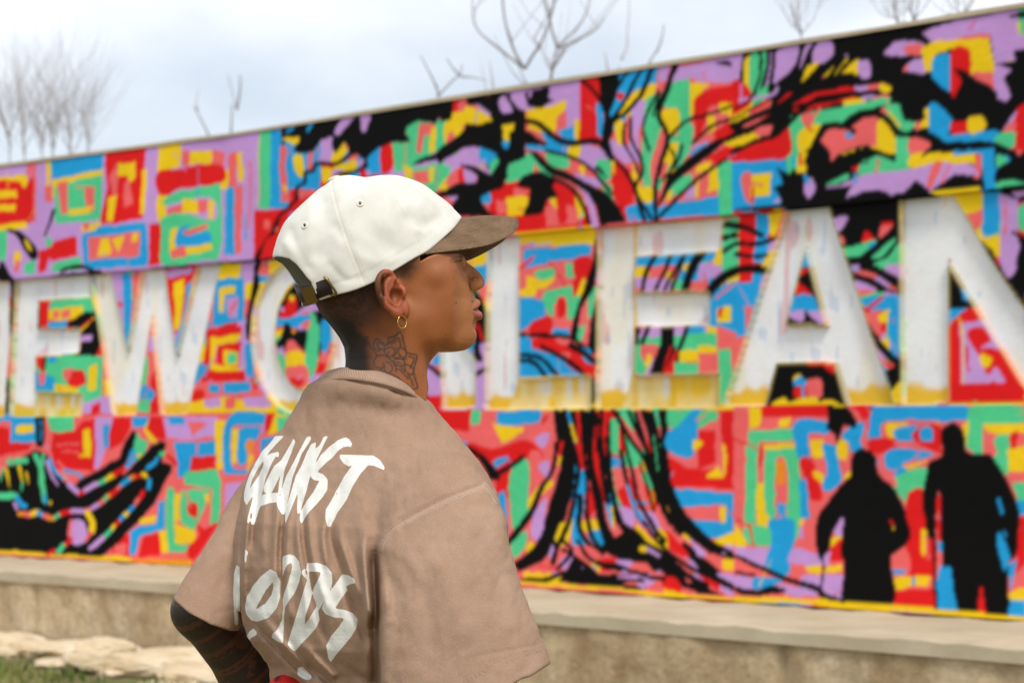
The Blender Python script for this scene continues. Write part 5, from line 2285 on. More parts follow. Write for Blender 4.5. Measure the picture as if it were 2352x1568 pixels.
HLV = (L(1080, 690, 0)[2], L(1080, 625, 0)[2])


def head_sdf(q):
    """q: Nx3 local (u,v,w)"""
    av = np.abs(q[:, 1])
    s = q.copy(); s[:, 1] = av             # mirrored: both sides of the face
    E = lambda px, py, v, r, R=None: sd_ell(s, L(px, py, 0) + np.array([0, v, 0]), r, R)
    f = E(868, 580, 0, (.120, .0715, .104))
    f = smin(f, E(960, 597, 0, (.074, .0620, .070)), .03)
    # nape and occiput
    f = smin(f, E(835, 690, 0, (.068, .060, .060)), .03)
    # face block, cheeks, jaw
    G = lambda px, py, v, r: sd_ell(s, L(px, py, v), r)
    f = smin(f, E(1000, 660, .012, (.054, .046, .074)), .03)
    f = smin(f, G(1030, 648, .042, (.026, .022, .022)), .022)
    f = smin(f, G(1000, 705, .040, (.048, .028, .045)), .02)
    f = smin(f, G(1050, 708, .024, (.0240, .0205, .047)), .016)
    f = smin(f, G(1058, 762, .018, (.0200, .018, .028)), .014)
    ja, jb, jc, jd = L(958, 735, .047), L(972, 768, .043), L(1035, 786, .026), L(1058, 775, .008)
    f = smin(f, sd_chain(s, [ja, jb, jc, jd], [.018, .018, .018, .021]), .022)
    f = smin(f, E(1068, 775, 0, (.022, .024, .022)), .015)
    f = smin(f, E(1010, 775, 0, (.045, .035, .028)), .02)
    # muzzle
    f = smin(f, E(1064, 710, 0, (.028, .026, .034)), .014)
    # brow
    f = smin(f, sd_cap(s, L(1060, 579, .008), L(1052, 577, .044), .009, .009), .012)
    f = smin(f, sd_cap(s, L(1050, 625, .040), L(1000, 632, .060), .012, .010), .018)
    cc_ = np.interp(q[:, 2], [HLV[0], HLV[1]], [3.9, 2.2]); fw_ = smooth01((q[:, 0] - .045) / .05)
    f = smax(f, profb(q[:, 0] + cc_ * av ** 1.5 * fw_, q[:, 2]) - .0048, .025)
    # eye socket
    f = smax(f, -sd_ell(s, L(1074, 602, .027), (.015, .017, .011)), .010)
    # eyeball with lids
    eb = L(1050, 601, .0305)
    f = smin(f, np.sqrt(((s - eb) ** 2).sum(1)) - .0125, .003)
    f = smax(f, -sd_chain(s, [L(1038, 605, .0425), L(1052, 601, .0400), L(1066, 602, .028)], [.0012, .0017, .0015]), .0015)
    f = smax(f, -sd_chain(s, [L(1034, 600, .0440), L(1048, 591, .0410), L(1064, 590, .028)], [.0010, .0014, .0012]), .003)
    # nose
    f = smin(f, sd_chain(s, [L(1062, 596, 0), L(1080, 618, 0), L(1098, 640, 0)], [.0075, .0085, .0105]), .010)
    f = smin(f, E(1099, 650, 0, (.0125, .0120, .0115)), .006)
    f = smax(f, -sd_chain(s, [L(1070, 632, .0185), L(1076, 645, .0190), L(1078, 664, .0175)], [.0014, .0032, .0030]), .004)
    f = smin(f, G(1092, 655, .0125, (.0105, .0068, .0100)), .0035)
    f = smax(f, -G(1099, 667, .0078, (.0080, .0042, .0040)), .0025)
    # lips
    co = L(1080, 713.5, .0195)
    f = smin(f, sd_chain(s, [co, L(1094, 703, .010), L(1098, 698.5, 0)], [.0026, .0058, .0076]), .004)
    f = smin(f, sd_chain(s, [co - (0, 0, .002), L(1096, 724, .010), L(1100, 726, 0)], [.0026, .0068, .0085]), .004)
    f = smax(f, -sd_chain(s, [co + (.001, .001, 0), L(1097, 711.5, .0125), L(1108, 709.5, 0)], [.0016, .0022, .0026]), .002)
    f = smax(f, -sd_cap(s, L(1104, 748, .0), L(1098, 747, .014), .0065), .008)
    # neck
    f = smin(f, sd_chain(q, [L(878, 740, 0), L(888, 830, 0), L(880, 930, 0), L(872, 1000, 0)], [.056, .0565, .060, .062]), .022)
    # sternomastoid ridge on both sides
    f = smin(f, sd_cap(s, L(900, 725, 0) + (0, .050, 0), L(950, 915, 0) + (0, .032, 0), .013, .014), .02)
    pr = prof(q[:, 0] + 1.2 * av ** 1.5 * smooth01((q[:, 0] - .045) / .05), q[:, 2])
    f = smax(f, pr, .0022)
    wb = np.interp(q[:, 0], [L(x_, 0, .062)[0] for x_ in (954, 962, 981, 1000, 1062)], [.2, L(0, 580, .062)[2], L(0, 568, .062)[2], L(0, 560, .062)[2], L(0, 553, .062)[2]])
    f = smax(f, q[:, 2] - wb, .003)
    # ear (near side modelled fully, mirrored on the far side)
    ce = Lc(185, 545, 0)
    th = math.radians(16)
    Re = np.array([[math.cos(th), math.sin(th), 0], [-math.sin(th), math.cos(th), 0], [0, 0, 1]]).T
    plate = sd_ell(s, Lc(172, 535, EARV + .005), (.0155, .0045, .026), Re)
    base = sd_ell(s, Lc(235, 560, .066), (.012, .012, .024))
    e = smin(plate, base, .006)
    e = smin(e, sd_chain(s, HELIX, list(np.linspace(.0032, .0042, 20)) + [.0042] * (len(HELIX) - 20)), .0022)
    e = smin(e, sd_chain(s, ANTI, [.0036] * len(ANTI)), .0030)
    e = smin(e, sd_ell(s, Lc(246, 712, EARV + .005), (.0088, .0042, .0100)), .004)
    e = smin(e, sd_ell(s, Lc(300, 548, EARV + .001), (.0045, .0060, .0085)), .004)
    e = smin(e, sd_ell(s, Lc(315, 690, EARV - .003), (.0060, .0050, .0120)), .005)
    e = smax(e, -sd_ell(s, Lc(240, 575, EARV + .0075), (.0090, .0130, .0118)), .0035)
    e = smax(e, -sd_ell(s, Lc(250, 490, EARV + .010), (.0050, .0090, .0080)), .003)
    e = smax(e, -sd_cap(s, Lc(287, 640, EARV + .006), Lc(287, 720, EARV + .004), .0022, .0016), .002)
    e = smax(e, -sd_cap(s, Lc(130, 420, EARV + .017), Lc(112, 560, EARV + .018), .0024, .0022), .003)
    f = smin(f, e, .0035)
    return f


HV, HQ = surfnet(head_sdf, (-.175, -.105, -.20), (.150, .105, .175), .00155)
_ca, _cb = L(690, 682, 0), L(1060, 545, 0)
_cn = np.array([-(_cb[2] - _ca[2]), 0, _cb[0] - _ca[0]]); _cn /= np.linalg.norm(_cn)
_up = (HV - _ca) @ _cn
HQ = HQ[~(_up[HQ] > .0).all(1)]
_us = np.unique(HQ); _mp_ = np.full(len(HV), -1); _mp_[_us] = np.arange(len(_us)); HV = HV[_us]; HQ = _mp_[HQ]
HN = vnormals(HV, HQ)


# ------------------------------------------------------------------ skin colours
def lines_dist(px, py, lines):
    d = np.full(len(px), 1e3)
    for ln_ in lines:
        a = np.array(ln_)
        if len(a) > 2: a = catmull(a, 3)
        x0, y0 = a.min(0) - 12; x1, y1 = a.max(0) + 12
        k = np.nonzero((px > x0) & (px < x1) & (py > y0) & (py < y1))[0]
        if not len(k): continue
        dd = d[k]
        for i in range(len(a) - 1):
            dd = np.minimum(dd, seg_dist(px[k], py[k], a[i], a[i + 1])[0])
        d[k] = dd
    return d


# neck tattoo: coordinates of an enlarged crop of the photograph (820,780)+x*.12758
_tt = """1010,400 1010,350 1130,320 1235,235 1290,400 1330,560
1010,400 970,490 1040,430 1200,350 1240,520
1050,470 1180,400
1330,560 1370,640 1550,690 1500,900 1495,1050 1540,1200 1555,1310 1430,1320
1390,700 1500,740 1470,830 1420,930
730,430 780,370 870,430 960,490
730,430 720,520 800,600 860,560
790,460 850,440 930,520 900,580 820,540 790,460
920,600 970,550 1090,530 1120,640 1050,710 980,690 920,600
1010,620 990,690
1190,560 1260,540 1340,600 1340,700 1270,720 1200,650 1190,560
1150,540 1150,650 1100,720 1240,740 1350,760
730,780 800,690 930,690 1040,760 1140,890 1150,1000
730,780 740,880 850,930 920,890 900,830
920,890 930,970 1000,1030 1080,960 1050,850 960,800
850,930 880,1000
700,560 760,640 790,700
1100,790 1170,750 1280,760 1320,830 1240,890 1150,860 1100,790
1170,820 1240,830
1320,860 1420,880 1490,960 1450,1050 1370,1020 1320,950 1320,860
1150,930 1250,980 1320,1060 1380,1130
1180,1100 1260,1180 1340,1230 1430,1300
1380,1060 1440,1150 1480,1260
1240,890 1290,960 1370,1020
1000,1030 1100,1060 1180,1100
620,330 560,350 640,480 700,560"""
TAT = [[((820 + .12758 * float(p.split(',')[0])) * .9408, (780 + .12758 * float(p.split(',')[1])) * .9408) for p in l.split()] for l in _tt.split('\n')]
_nk = [((820 + .12758 * a) * .9408, (780 + .12758 * b) * .9408) for a, b in
       [(-300, -60), (280, 10), (350, 120), (440, 230), (560, 350), (620, 430), (660, 560), (690, 700), (700, 850), (700, 1500), (-300, 1500)]]


def head_colours(V, Q, N_):
    W_ = to_world(V)
    px, py = proj(W_)
    u, v, w_ = V.T
    near = v > 0
    n = len(V)
    SK = np.array(lin(156, 92, 50)); DEEP = np.array(lin(106, 56, 31)); WARM = np.array(lin(160, 88, 52)); OLIVE = np.array(lin(174, 114, 64))
    nz = value_noise(u * 60 + 20, w_ * 60 + 20, 70)
    nz2 = value_noise(u * 260 + 20, w_ * 260 + 20 + v * 100, 71)
    C = SK + (OLIVE - SK) * (smooth01((u - L(1010, 700, 0)[0]) / .03) * .6)[:, None]
    C = C + (WARM - C) * (smooth01(1 - np.hypot(px - 1000, (py - 700) * .8) / 60) * .18 * nz)[:, None]
    C = C + (DEEP - C) * (smooth01((L(925, 0, 0)[0] - u) / .05) * .75)[:, None]
    C = C * (0.95 + .10 * nz[:, None]) * (.97 + .06 * nz2[:, None])
    # ear redder
    er = smooth01((np.abs(v) - .070) / .006) * (u > L(858, 0, 0)[0]) * (u < L(942, 0, 0)[0])
    C = C + (np.array(lin(172, 88, 58)) - C) * (er * .7)[:, None]
    # shaved hair: temple in front of the ear, behind it and down the nape
    def band(pts, soft):
        d = np.full(n, 1e3)
        ins = in_poly(px, py, pts)
        for i in range(len(pts)): d = np.minimum(d, seg_dist(px, py, pts[i - 1], pts[i])[0])
        return smooth01(.5 + np.where(ins, d, -d) / soft)
    hair = band([(700, 690), (860, 600), (862, 640), (880, 690), (858, 740), (835, 760), (800, 790), (770, 775), (690, 730)], 46)
    temple = band([(905, 560), (990, 560), (968, 585), (958, 618), (942, 640), (922, 640), (905, 610)], 34)
    st = np.clip(hair * 1.0 + temple * .95, 0, 1) * (1 - er)
    st = np.where(py < 560, 1, st)
    C = C + (np.array(lin(38, 24, 16)) - C) * (st * (.70 + .25 * nz2))[:, None]
    # brow
    br = np.exp(-(((px - 1050) / 14) ** 2 + ((py - 577) / 3.5) ** 2))
    C = C + (np.array(lin(40, 26, 20)) - C) * (br * .8)[:, None]
    # lips
    lip = band([(1080, 714), (1086, 707), (1094, 697), (1106, 691), (1112, 700), (1112, 735), (1104, 737), (1094, 730), (1086, 720)], 4) * (u > L(1078, 0, 0)[0])
    C = C + (np.array(lin(156, 84, 74)) - C) * (lip * .75)[:, None]
    # lash line
    ll = lines_dist(px, py, [[(1037, 603), (1048, 600.5), (1060, 598)]])
    C = C + (np.array(lin(30, 20, 16)) - C) * (smooth01(1.5 - ll / (.5 + 1.5 * smooth01((px - 1030) / 30))) * (u > 0) * smooth01((px - 1033) / 14))[:, None]
    l2 = lines_dist(px, py, [[(1034, 600), (1044, 593), (1054, 590), (1062, 590)]])  # upper lid crease: its shade is painted into the skin colour
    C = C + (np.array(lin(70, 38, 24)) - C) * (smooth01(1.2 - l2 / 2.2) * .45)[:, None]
    l3 = lines_dist(px, py, [[(1076, 634), (1079, 646), (1079, 660), (1084, 666)]])  # groove round the nose wing, darkened in colour as shade
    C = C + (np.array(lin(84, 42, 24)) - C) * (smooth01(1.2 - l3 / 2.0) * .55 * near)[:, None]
    # moles and freckles
    for mx_, my_, mr, a in [(c3(761, 638)) + (1.6, .9), (c3(670, 912)) + (1.4, .8), (c3(765, 463)) + (1.0, .6), (c3(738, 420)) + (1.0, .5), (c3(660, 375)) + (.9, .4),
                            (c3(902, 625)) + (2.0, .9), (c3(915, 940)) + (1.1, .5), (c3(477, 1268)) + (1.2, .4), (c3(540, 640)) + (.9, .3)]:
        k = smooth01(1.5 - np.hypot(px - mx_, py - my_) / mr / 1.2)
        C = C + (np.array(lin(46, 24, 16)) - C) * (k * a * near)[:, None]
    # tattoos
    d = lines_dist(px, py, TAT)
    ink = smooth01(1.25 - d / 1.5) * near
    INK = np.array(lin(62, 52, 46))
    halo = smooth01(1 - d / 6.0) * near * .42
    _px0 = px; px = px + (nz - .5) * 14; sol = band(_nk, 26); px = _px0
    sol = np.where(u < L(880, 0, 0)[0], sol, 0)
    sol = sol * (.92 + .08 * nz)
    C = C + (INK - C) * np.clip(ink * .85 + halo, 0, 1)[:, None]
    C = C + (np.array(lin(22, 20, 19)) - C) * (sol * .96)[:, None]
    return C, st, sol


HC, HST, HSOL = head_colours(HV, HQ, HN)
HW = to_world(HV)

# ------------------------------------------------------------------ torso frame: s to her right, t to her back
TYAW = math.radians(45)
TO = P(880, 1000, 2.76) * np.array([1, 1, 0])
TR = np.array([math.sin(TYAW), -math.cos(TYAW), 0])
TB = np.array([-math.cos(TYAW), -math.sin(TYAW), 0])


def zpy(py, Y=2.74):
    return CAMZ + (HZ - py) / FPX * Y


def TW(s, t, z):
    return TO * np.array([1, 1, 0]) + TR * s + TB * t + np.array([0, 0, z])


LELB = P(456, 1402, 2.87)
LSH = P(628, 1190, 2.93)
LWR = P(668, 1645, 2.99)
RSH = P(1035, 1175, 2.61)
RELB = P(1085, 1640, 2.56)
RWR = P(1160, 2010, 2.66)


def hand_sdf(p, w0, d, pn, sgn, curl=.5):
    """five fingers: w0 wrist, d direction, pn palm normal"""
    d = d / np.linalg.norm(d); pn = pn - d * (pn @ d); pn /= np.linalg.norm(pn)
    sd = np.cross(d, pn) * sgn
    R = np.stack([d, sd, pn], 1)
    f = sd_ell(p, w0 + d * .05, (.052, .040, .016), R)
    f = smin(f, sd_cap(p, w0 - d * .01, w0 + d * .03, .024, .022), .02)
    for k, (off, ln_, r_) in enumerate([(-.029, .068, .0078), (-.010, .076, .0085), (.010, .080, .0088), (.029, .074, .0085)]):
        a = w0 + d * .088 + sd * off
        b = a + (d * math.cos(curl * .5) + pn * math.sin(curl * .5)) * ln_ * .45
        c = b + (d * math.cos(curl * 1.4) + pn * math.sin(curl * 1.4)) * ln_ * .32
        e = c + (d * math.cos(curl * 2.1) + pn * math.sin(curl * 2.1)) * ln_ * .23
        f = smin(f, sd_chain(p, [w0 + d * .05 + sd * off * .8, a, b, c, e], [r_ + .001, r_ + .001, r_, r_ * .92, r_ * .8]), .004)
    t0 = w0 + d * .025 + sd * .026; t1 = t0 + (d * .7 + sd * .6 + pn * .3) * .040; t2 = t1 + (d * .9 + sd * .1 + pn * .3) * .030
    f = smin(f, sd_chain(p, [t0, t1, t2], [.015, .011, .0085]), .008)
    return f


def body_sdf(p):
    f = sd_ell(p, TW(0, -.01, zpy(1260)), (.145, .09, .16), np.stack([TR, TB, FW], 1))
    f = smin(f, sd_ell(p, TW(0, 0, zpy(1560)), (.135, .095, .16), np.stack([TR, TB, FW], 1)), .06)
    f = smin(f, sd_ell(p, TW(0, .01, zpy(1780)), (.165, .12, .14), np.stack([TR, TB, FW], 1)), .06)
    f = smin(f, sd_cap(p, to_world(L(876, 965, 0)), TW(0, -.01, zpy(1180)), .058, .085), .04)
    f = smin(f, sd_cap(p, LSH, LELB, .030, .0355), .03)
    f = smin(f, sd_cap(p, LELB, LELB * .45 + LWR * .55, .0355, .044), .02)
    f = smin(f, sd_cap(p, LELB * .45 + LWR * .55, LWR, .044, .027), .02)
    f = smin(f, sd_cap(p, LSH, TW(0, 0, zpy(1150)), .030, .05), .03)
    f = smin(f, sd_cap(p, RSH, TW(0, 0, zpy(1130)), .034, .05), .05)
    f = smin(f, sd_cap(p, RSH, RELB, .036, .037), .03)
    f = smin(f, sd_cap(p, RELB, RWR, .040, .025), .02)
    f = smin(f, hand_sdf(p, RWR, RWR - RELB, -TR, 1, .35), .01)
    f = smin(f, hand_sdf(p, LWR, LWR - LELB + np.array([.03, .06, .08]), TB * 1.0 + TR * .3, -1, .45), .01)
    for sg_ in (-1, 1):
        hp = TW(.085 * sg_, .01, .84); kn = TW(.10 * sg_, -.01, .46); an_ = TW(.11 * sg_, .03, .08)
        f = smin(f, sd_cap(p, hp, kn, .082, .055), .05)
        f = smin(f, sd_cap(p, kn, an_, .055, .036), .03)
        f = smin(f, sd_cap(p, an_ - (0, 0, .035), TW(.125 * sg_, -.13, .03), .034, .026), .02)
    # the neck top is open where it runs into the finer neck mesh
    return f


BV, BQ = surfnet(body_sdf, (-.66, 2.30, -.03), (.26, 3.22, 1.36), .0072, newton=2)
bpx, bpy_ = proj(BV)
nzb = value_noise(BV[:, 0] * 40 + 50, BV[:, 2] * 40 + 50, 75)
BC = np.array(lin(150, 86, 48)) * (.94 + .12 * nzb[:, None])
# arm sleeve tattoo: bands and geometric patterns wrapped round the left arm
ax_ = LWR - LELB; al = np.linalg.norm(ax_); ax_ = ax_ / al
rel = BV - LELB
ta = rel @ ax_
rad = rel - ta[:, None] * ax_
e1 = np.cross(ax_, [0, 0, 1.0]); e1 /= np.linalg.norm(e1); e2 = np.cross(ax_, e1)
ang = np.arctan2(rad @ e2, rad @ e1)
segd = np.minimum(sd_cap(BV.astype(np.float32), LSH * .6 + LELB * .4, LELB, .02), sd_cap(BV.astype(np.float32), LELB, LWR, .02))
onarm = (np.linalg.norm(rad, axis=1) < .075) & (ta > -.06) & (ta < al * .98) & ((rel @ (LSH - LELB)) / np.linalg.norm(LSH - LELB) < .16)
onarm |= sd_cap(BV.astype(np.float32), LSH, LELB, .062, .045) < .003
onarm = segd < .05
fattr_arm = np.where(onarm, 1.0, 0.0)
# fold body + head into ONE continuous mesh object
nB = len(BV)
BODYV = np.concatenate([BV, HW]); BODYQ = np.concatenate([BQ, HQ + nB])

m_skin = Mat('skin', rough=0.48, spec=0.38)
_bc = m_skin.attr('tone').outputs['Color']
_arm = m_skin.attr('arm').outputs['Fac']
_ta = m_skin.attr('arm_t').outputs['Fac']
_an = m_skin.attr('arm_a').outputs['Fac']
# rows of the arm tattoo: solid bands, teeth and fine lines along the arm axis
_w1 = m_skin.math('SINE', m_skin.math('MULTIPLY', _ta, 190.0))
_w2 = m_skin.math('SINE', m_skin.math('MULTIPLY', _ta, 71.0))
_t1 = m_skin.math('ABSOLUTE', m_skin.math('SINE', m_skin.math('MULTIPLY', _an, 9.0)))
_t2 = m_skin.math('SINE', m_skin.math('ADD', m_skin.math('MULTIPLY', _ta, 420.0), m_skin.math('MULTIPLY', _t1, 1.4)))
_sel = m_skin.math('GREATER_THAN', _w2, 0.15)
_ink1 = m_skin.math('GREATER_THAN', _w1, -0.75)
_ink2 = m_skin.math('GREATER_THAN', _t2, 0.35)
_ik = m_skin.math('ADD', m_skin.math('MULTIPLY', _sel, _ink1), m_skin.math('MULTIPLY', m_skin.math('SUBTRACT', 1.0, _sel), m_skin.math('MAXIMUM', _ink2, m_skin.math('GREATER_THAN', _w1, -.1))))
_nf = m_skin.mrange(m_skin.noise(40, 3), .62, .66, 1.0, .35)
_ik = m_skin.math('MULTIPLY', m_skin.math('MULTIPLY', _ik, _nf), _arm)
_sh = m_skin.math('MULTIPLY', _arm, 0.72)
_ik = m_skin.math('MAXIMUM', m_skin.math('MULTIPLY', _ik, .93), _sh)
_c = m_skin.mix(_ik, _bc, lin(36, 34, 33))
_fr = m_skin.noise(420, 3, .6)
_c = m_skin.mix(m_skin.mrange(_fr, .60, .75, 0, .28), _c, m_skin.mix(1.0, _c, (0.62, 0.5, 0.45), 'MULTIPLY'))
m_skin.base(_c)
m_skin.b.inputs['Subsurface Weight'].default_value = 0.10
m_skin.b.inputs['Subsurface Radius'].default_value = (0.012, 0.004, 0.002)
m_skin.b.inputs['Subsurface Scale'].default_value = 0.6
_hair = m_skin.attr('stubble').outputs['Fac']
_r = m_skin.mix(_hair, m_skin.ramp(m_skin.noise(60, 3), [(.3, .40), (.7, .56)]), (0.75, .75, .75))
m_skin.rough(_r)
_vor = m_skin.n('ShaderNodeTexVoronoi')
m_skin.set(_vor.inputs['Vector'], m_skin.co())
_vor.inputs['Scale'].default_value = 620
_b1 = m_skin.bump(_vor.outputs['Distance'], .22, .0006)
m_skin.bump(m_skin.noise(1500, 2), .35, .0004, prev=_b1)

person = empty('person', 'person seen from behind in cream cap and faded brown t-shirt, neck and left arm tattooed', 'person',
               loc=(float(TO[0]), float(TO[1]), 0))
body = mesh_np('body', BODYV, BODYQ, m_skin.m, person)
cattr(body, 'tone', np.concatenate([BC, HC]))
fattr(body, 'stubble', np.concatenate([np.zeros(nB), np.maximum(HST, HSOL)]))
fattr(body, 'arm', np.concatenate([fattr_arm, np.zeros(len(HV))]))
fattr(body, 'arm_t', np.concatenate([ta, np.zeros(len(HV))]))
fattr(body, 'arm_a', np.concatenate([ang, np.zeros(len(HV))]))

# lashes
mb = MB()
for i in range(16):
    t = i / 15
    a = to_world(L(1042 + 17 * t, 600 - 3.5 * t, 0) * 0 + L(1042 + 17 * t, 600 - 3.5 * t, .034 - .012 * t))
    d = to_world(L(1042 + 17 * t + 6 + 4 * t, 600 - 3.5 * t - 2 + 5 * t, .036 - .010 * t))
    v_, f_ = tube([a, (a + d) / 2 + np.array([0, 0, -.0004]), d], [.0005, .0004, .0002], 4)
    mb.add(v_, f_)
m_lash = Mat('dark lashes', lin(24, 18, 16), 0.5)
mb.build('eyelashes', m_lash.m, person)

# earring hoop and nose stud
m_gold = Mat('polished gold', lin(226, 178, 96), 0.22, 1.0, .5)
cc = to_world(Lc(291, 806, EARV + .004))
pts = []
for i in range(40):
    a = 2 * math.pi * i / 40
    dirx = FU * .88 + FV * -.47
    pts.append(cc + dirx * math.cos(a) * .0076 + np.array([0, 0, 1]) * math.sin(a) * .0083)
pts.append(pts[0])
v_, f_ = tube(pts, .00075, 10, caps=False)
mesh_np('hoop_earring', v_, f_, m_gold.m, person)
bm = bmesh.new(); bmesh.ops.create_icosphere(bm, subdivisions=3, radius=.0012)
me = bpy.data.meshes.new('nose_stud'); bm.to_mesh(me); bm.free(); me.materials.append(m_gold.m)
_ns = to_world(Lc(919, 436, .0185)) 
# put the stud on the skin of the nostril
_d = (_ns - np.array([0, 0, CAMZ])); _d = _d / np.linalg.norm(_d)
for _t in np.arange(-.03, .03, .0005):
    q = (_ns + _d * _t - HO) @ HR.T
    if head_sdf(q[None].astype(np.float32))[0] < 0:
        _ns = _ns + _d * (_t - .0005); break
o = bpy.data.objects.new('nose_stud', me); link(o, person)
o.matrix_parent_inverse = Matrix.Translation(-Vector(person.location)); o.location = _ns

# ================================================================== baseball cap
AX1 = np.array([.934, 0, .358]); AX2 = np.array([-.358, 0, .934]); AXV = np.array([0, 1.0, 0])
BTN = L(765, 409, 0)
def cap_ab(q):
    d = np.asarray(q) - BTN
    return d @ AX1, d @ AXV, -(d @ AX2)       # forward, lateral, down
_rimpx = [(1060, 500, 0.0), (1042, 524, .030), (1014, 550, .052), (981, 577, .067), (953, 592, .075), (910, 618, .0815), (862, 646, .083),
          (814, 666, .078), (769, 678, .065), (725, 692, .046), (700, 696, .026), (684, 688, 0.0)]
RIM = np.array([cap_ab(L(a, b, v)) for a, b, v in _rimpx])
_rc = catmull(RIM, 10)
def _sil(pts):
    return np.array([cap_ab(L(a, b, 0))[::2] for a, b in pts])
FRONT = _sil([(765, 409), (775, 408), (784, 411), (800, 409.5), (817, 407.5), (847, 405), (877, 401.5), (910, 401.5), (937, 409), (974, 424.5), (1011, 450.5), (1040, 476), (1060, 500)])
BACK = _sil([(765, 409), (757, 417), (750, 423), (728, 438), (702, 461), (676, 484), (654, 510), (641, 536), (632, 562), (626, 590), (634, 630), (655, 668), (684, 688)])
def _resamp(C_, m):
    d = np.concatenate([[0], np.cumsum(np.hypot(*np.diff(C_, axis=0).T))]); d /= d[-1]
    q = catmull(C_, 8); dq = np.concatenate([[0], np.cumsum(np.hypot(*np.diff(q, axis=0).T))]); dq /= dq[-1]
    t = np.linspace(0, 1, m)
    return np.column_stack([np.interp(t, dq, q[:, 0]), np.interp(t, dq, q[:, 1])])
NT = 90
FR_, BK_ = _resamp(FRONT, NT), _resamp(BACK, NT)
# normalised: horizontal fraction and vertical fraction against the rim end
fr_h, fr_v = FR_[:, 0] / FR_[-1, 0], FR_[:, 1] / FR_[-1, 1]
bk_h, bk_v = BK_[:, 0] / BK_[-1, 0], BK_[:, 1] / BK_[-1, 1]
_t = np.linspace(0, 1, NT)
sd_h = np.sin(_t * math.pi / 2) ** .78 * (1 + .07 * np.sin(_t * math.pi) ** 2)
sd_v = 1 - np.cos(_t * math.pi / 2) ** 1.05
NPH = 520
# rim as closed loop by angle
rim_full = np.concatenate([_rc, (_rc * np.array([1, -1, 1]))[::-1][1:-1]])
seg = np.concatenate([[0], np.cumsum(np.linalg.norm(np.diff(np.concatenate([rim_full, rim_full[:1]]), axis=0), axis=1))])
tt = np.linspace(0, seg[-1], NPH, endpoint=False)
rf2 = np.concatenate([rim_full, rim_full[:1]])
RM = np.stack([np.interp(tt, seg, rf2[:, i]) for i in range(3)], 1)
# weights along each meridian by direction
mid_a = (RM[:, 0].max() + RM[:, 0].min()) / 2
phi = np.arctan2(RM[:, 1], RM[:, 0] - (RM[:, 0].min() * .5 + RM[:, 0].max() * .5))
cp = np.cos(phi)
wf = np.clip(cp, 0, 1) ** 2; wb = np.clip(-cp, 0, 1) ** 2; ws = 1 - wf - wb
CAPV = np.zeros((NPH, NT, 3)); 
for i in range(NPH):
    hh = wf[i] * fr_h + wb[i] * bk_h + ws[i] * sd_h
    vv = wf[i] * fr_v + wb[i] * bk_v + ws[i] * sd_v
    lat = (wf[i] + wb[i]) * (np.sin(_t * math.pi / 2) ** .85) + ws[i] * sd_h
    CAPV[i, :, 0] = RM[i, 0] * hh; CAPV[i, :, 1] = RM[i, 1] * lat; CAPV[i, :, 2] = RM[i, 2] * vv
capL = BTN + CAPV[..., 0:1] * AX1 + CAPV[..., 1:2] * AXV - CAPV[..., 2:3] * AX2      # local head coords
# seam attribute: six panels
SEAMPH = [0.0, 1.02, 2.10, math.pi, -1.02, -2.10]
ph2 = np.repeat(phi[:, None], NT, 1)
rr_ = np.hypot(CAPV[..., 0] - mid_a * _t, CAPV[..., 1])
sd_ = np.min([np.abs((ph2 - a + math.pi) % (2 * math.pi) - math.pi) for a in SEAMPH], 0) * np.maximum(rr_, .004)
# outward normals by finite differences
def gridn(G):
    du = np.roll(G, -1, 0) - np.roll(G, 1, 0)
    dv = np.gradient(G, axis=1)
    n_ = np.cross(du, dv); n_ /= np.linalg.norm(n_, axis=-1)[..., None] + 1e-12
    c_ = G.reshape(-1, 3).mean(0)
    if ((G - c_) * n_).sum() < 0: n_ = -n_
    return n_
CN = gridn(capL)
Wc = to_world(capL.reshape(-1, 3)); cpx, cpy = proj(Wc)
cpx = cpx.reshape(NPH, NT); cpy = cpy.reshape(NPH, NT)
side = (capL[..., 1] > 0)
disp = -.0004 * np.exp(-(sd_ / .0019) ** 2) + .0001 * np.exp(-((sd_ - .004) / .0030) ** 2)
# soft creases of the worn cotton, on the side seen
def crease(px_, py_, pts, wd, amp):
    d = np.full(px_.shape, 1e3)
    a = catmull(np.array(pts, float), 6) if len(pts) > 2 else np.array(pts, float)
    for i in range(len(a) - 1):
        d = np.minimum(d, seg_dist(px_, py_, a[i], a[i + 1])[0])
    return amp * np.exp(-(d / wd) ** 2)
for pts, wd, amp in [([(742, 470), (748, 520), (738, 580)], 26, -.0045), ([(720, 470), (712, 540), (716, 600)], 14, .0020),
                     ([(770, 520), (800, 560), (812, 620)], 14, -.0022), ([(830, 470), (850, 530), (900, 570)], 20, -.0016),
                     ([(940, 500), (975, 515), (1010, 500)], 16, -.0030), ([(935, 470), (950, 500), (960, 530)], 9, .0016),
                     ([(660, 560), (690, 600), (712, 640)], 12, .0022), ([(668, 530), (680, 575), (700, 610)], 12, -.0022),
                     ([(790, 560), (850, 600), (900, 600)], 15, .0016), ([(760, 610), (790, 640), (830, 640)], 10, -.0016),
                     ([(870, 430), (920, 440), (960, 470)], 16, .0014)]:
    disp = disp + crease(cpx, cpy, pts, wd, amp) * side
disp = disp + .0012 * (value_noise(CAPV[..., 0] * 45 + 20, CAPV[..., 2] * 45 + 20 + CAPV[..., 1] * 30, 81) - .5)
disp *= np.clip((1 - _t) / .06, .15, 1)[None, :]
# hem band stitched round the rim
disp += (.0008 * np.exp(-((_t - .985) / .03) ** 2) - .0007 * np.exp(-((_t - .925) / .006) ** 2))[None, :]
capL = capL + CN * disp[..., None]
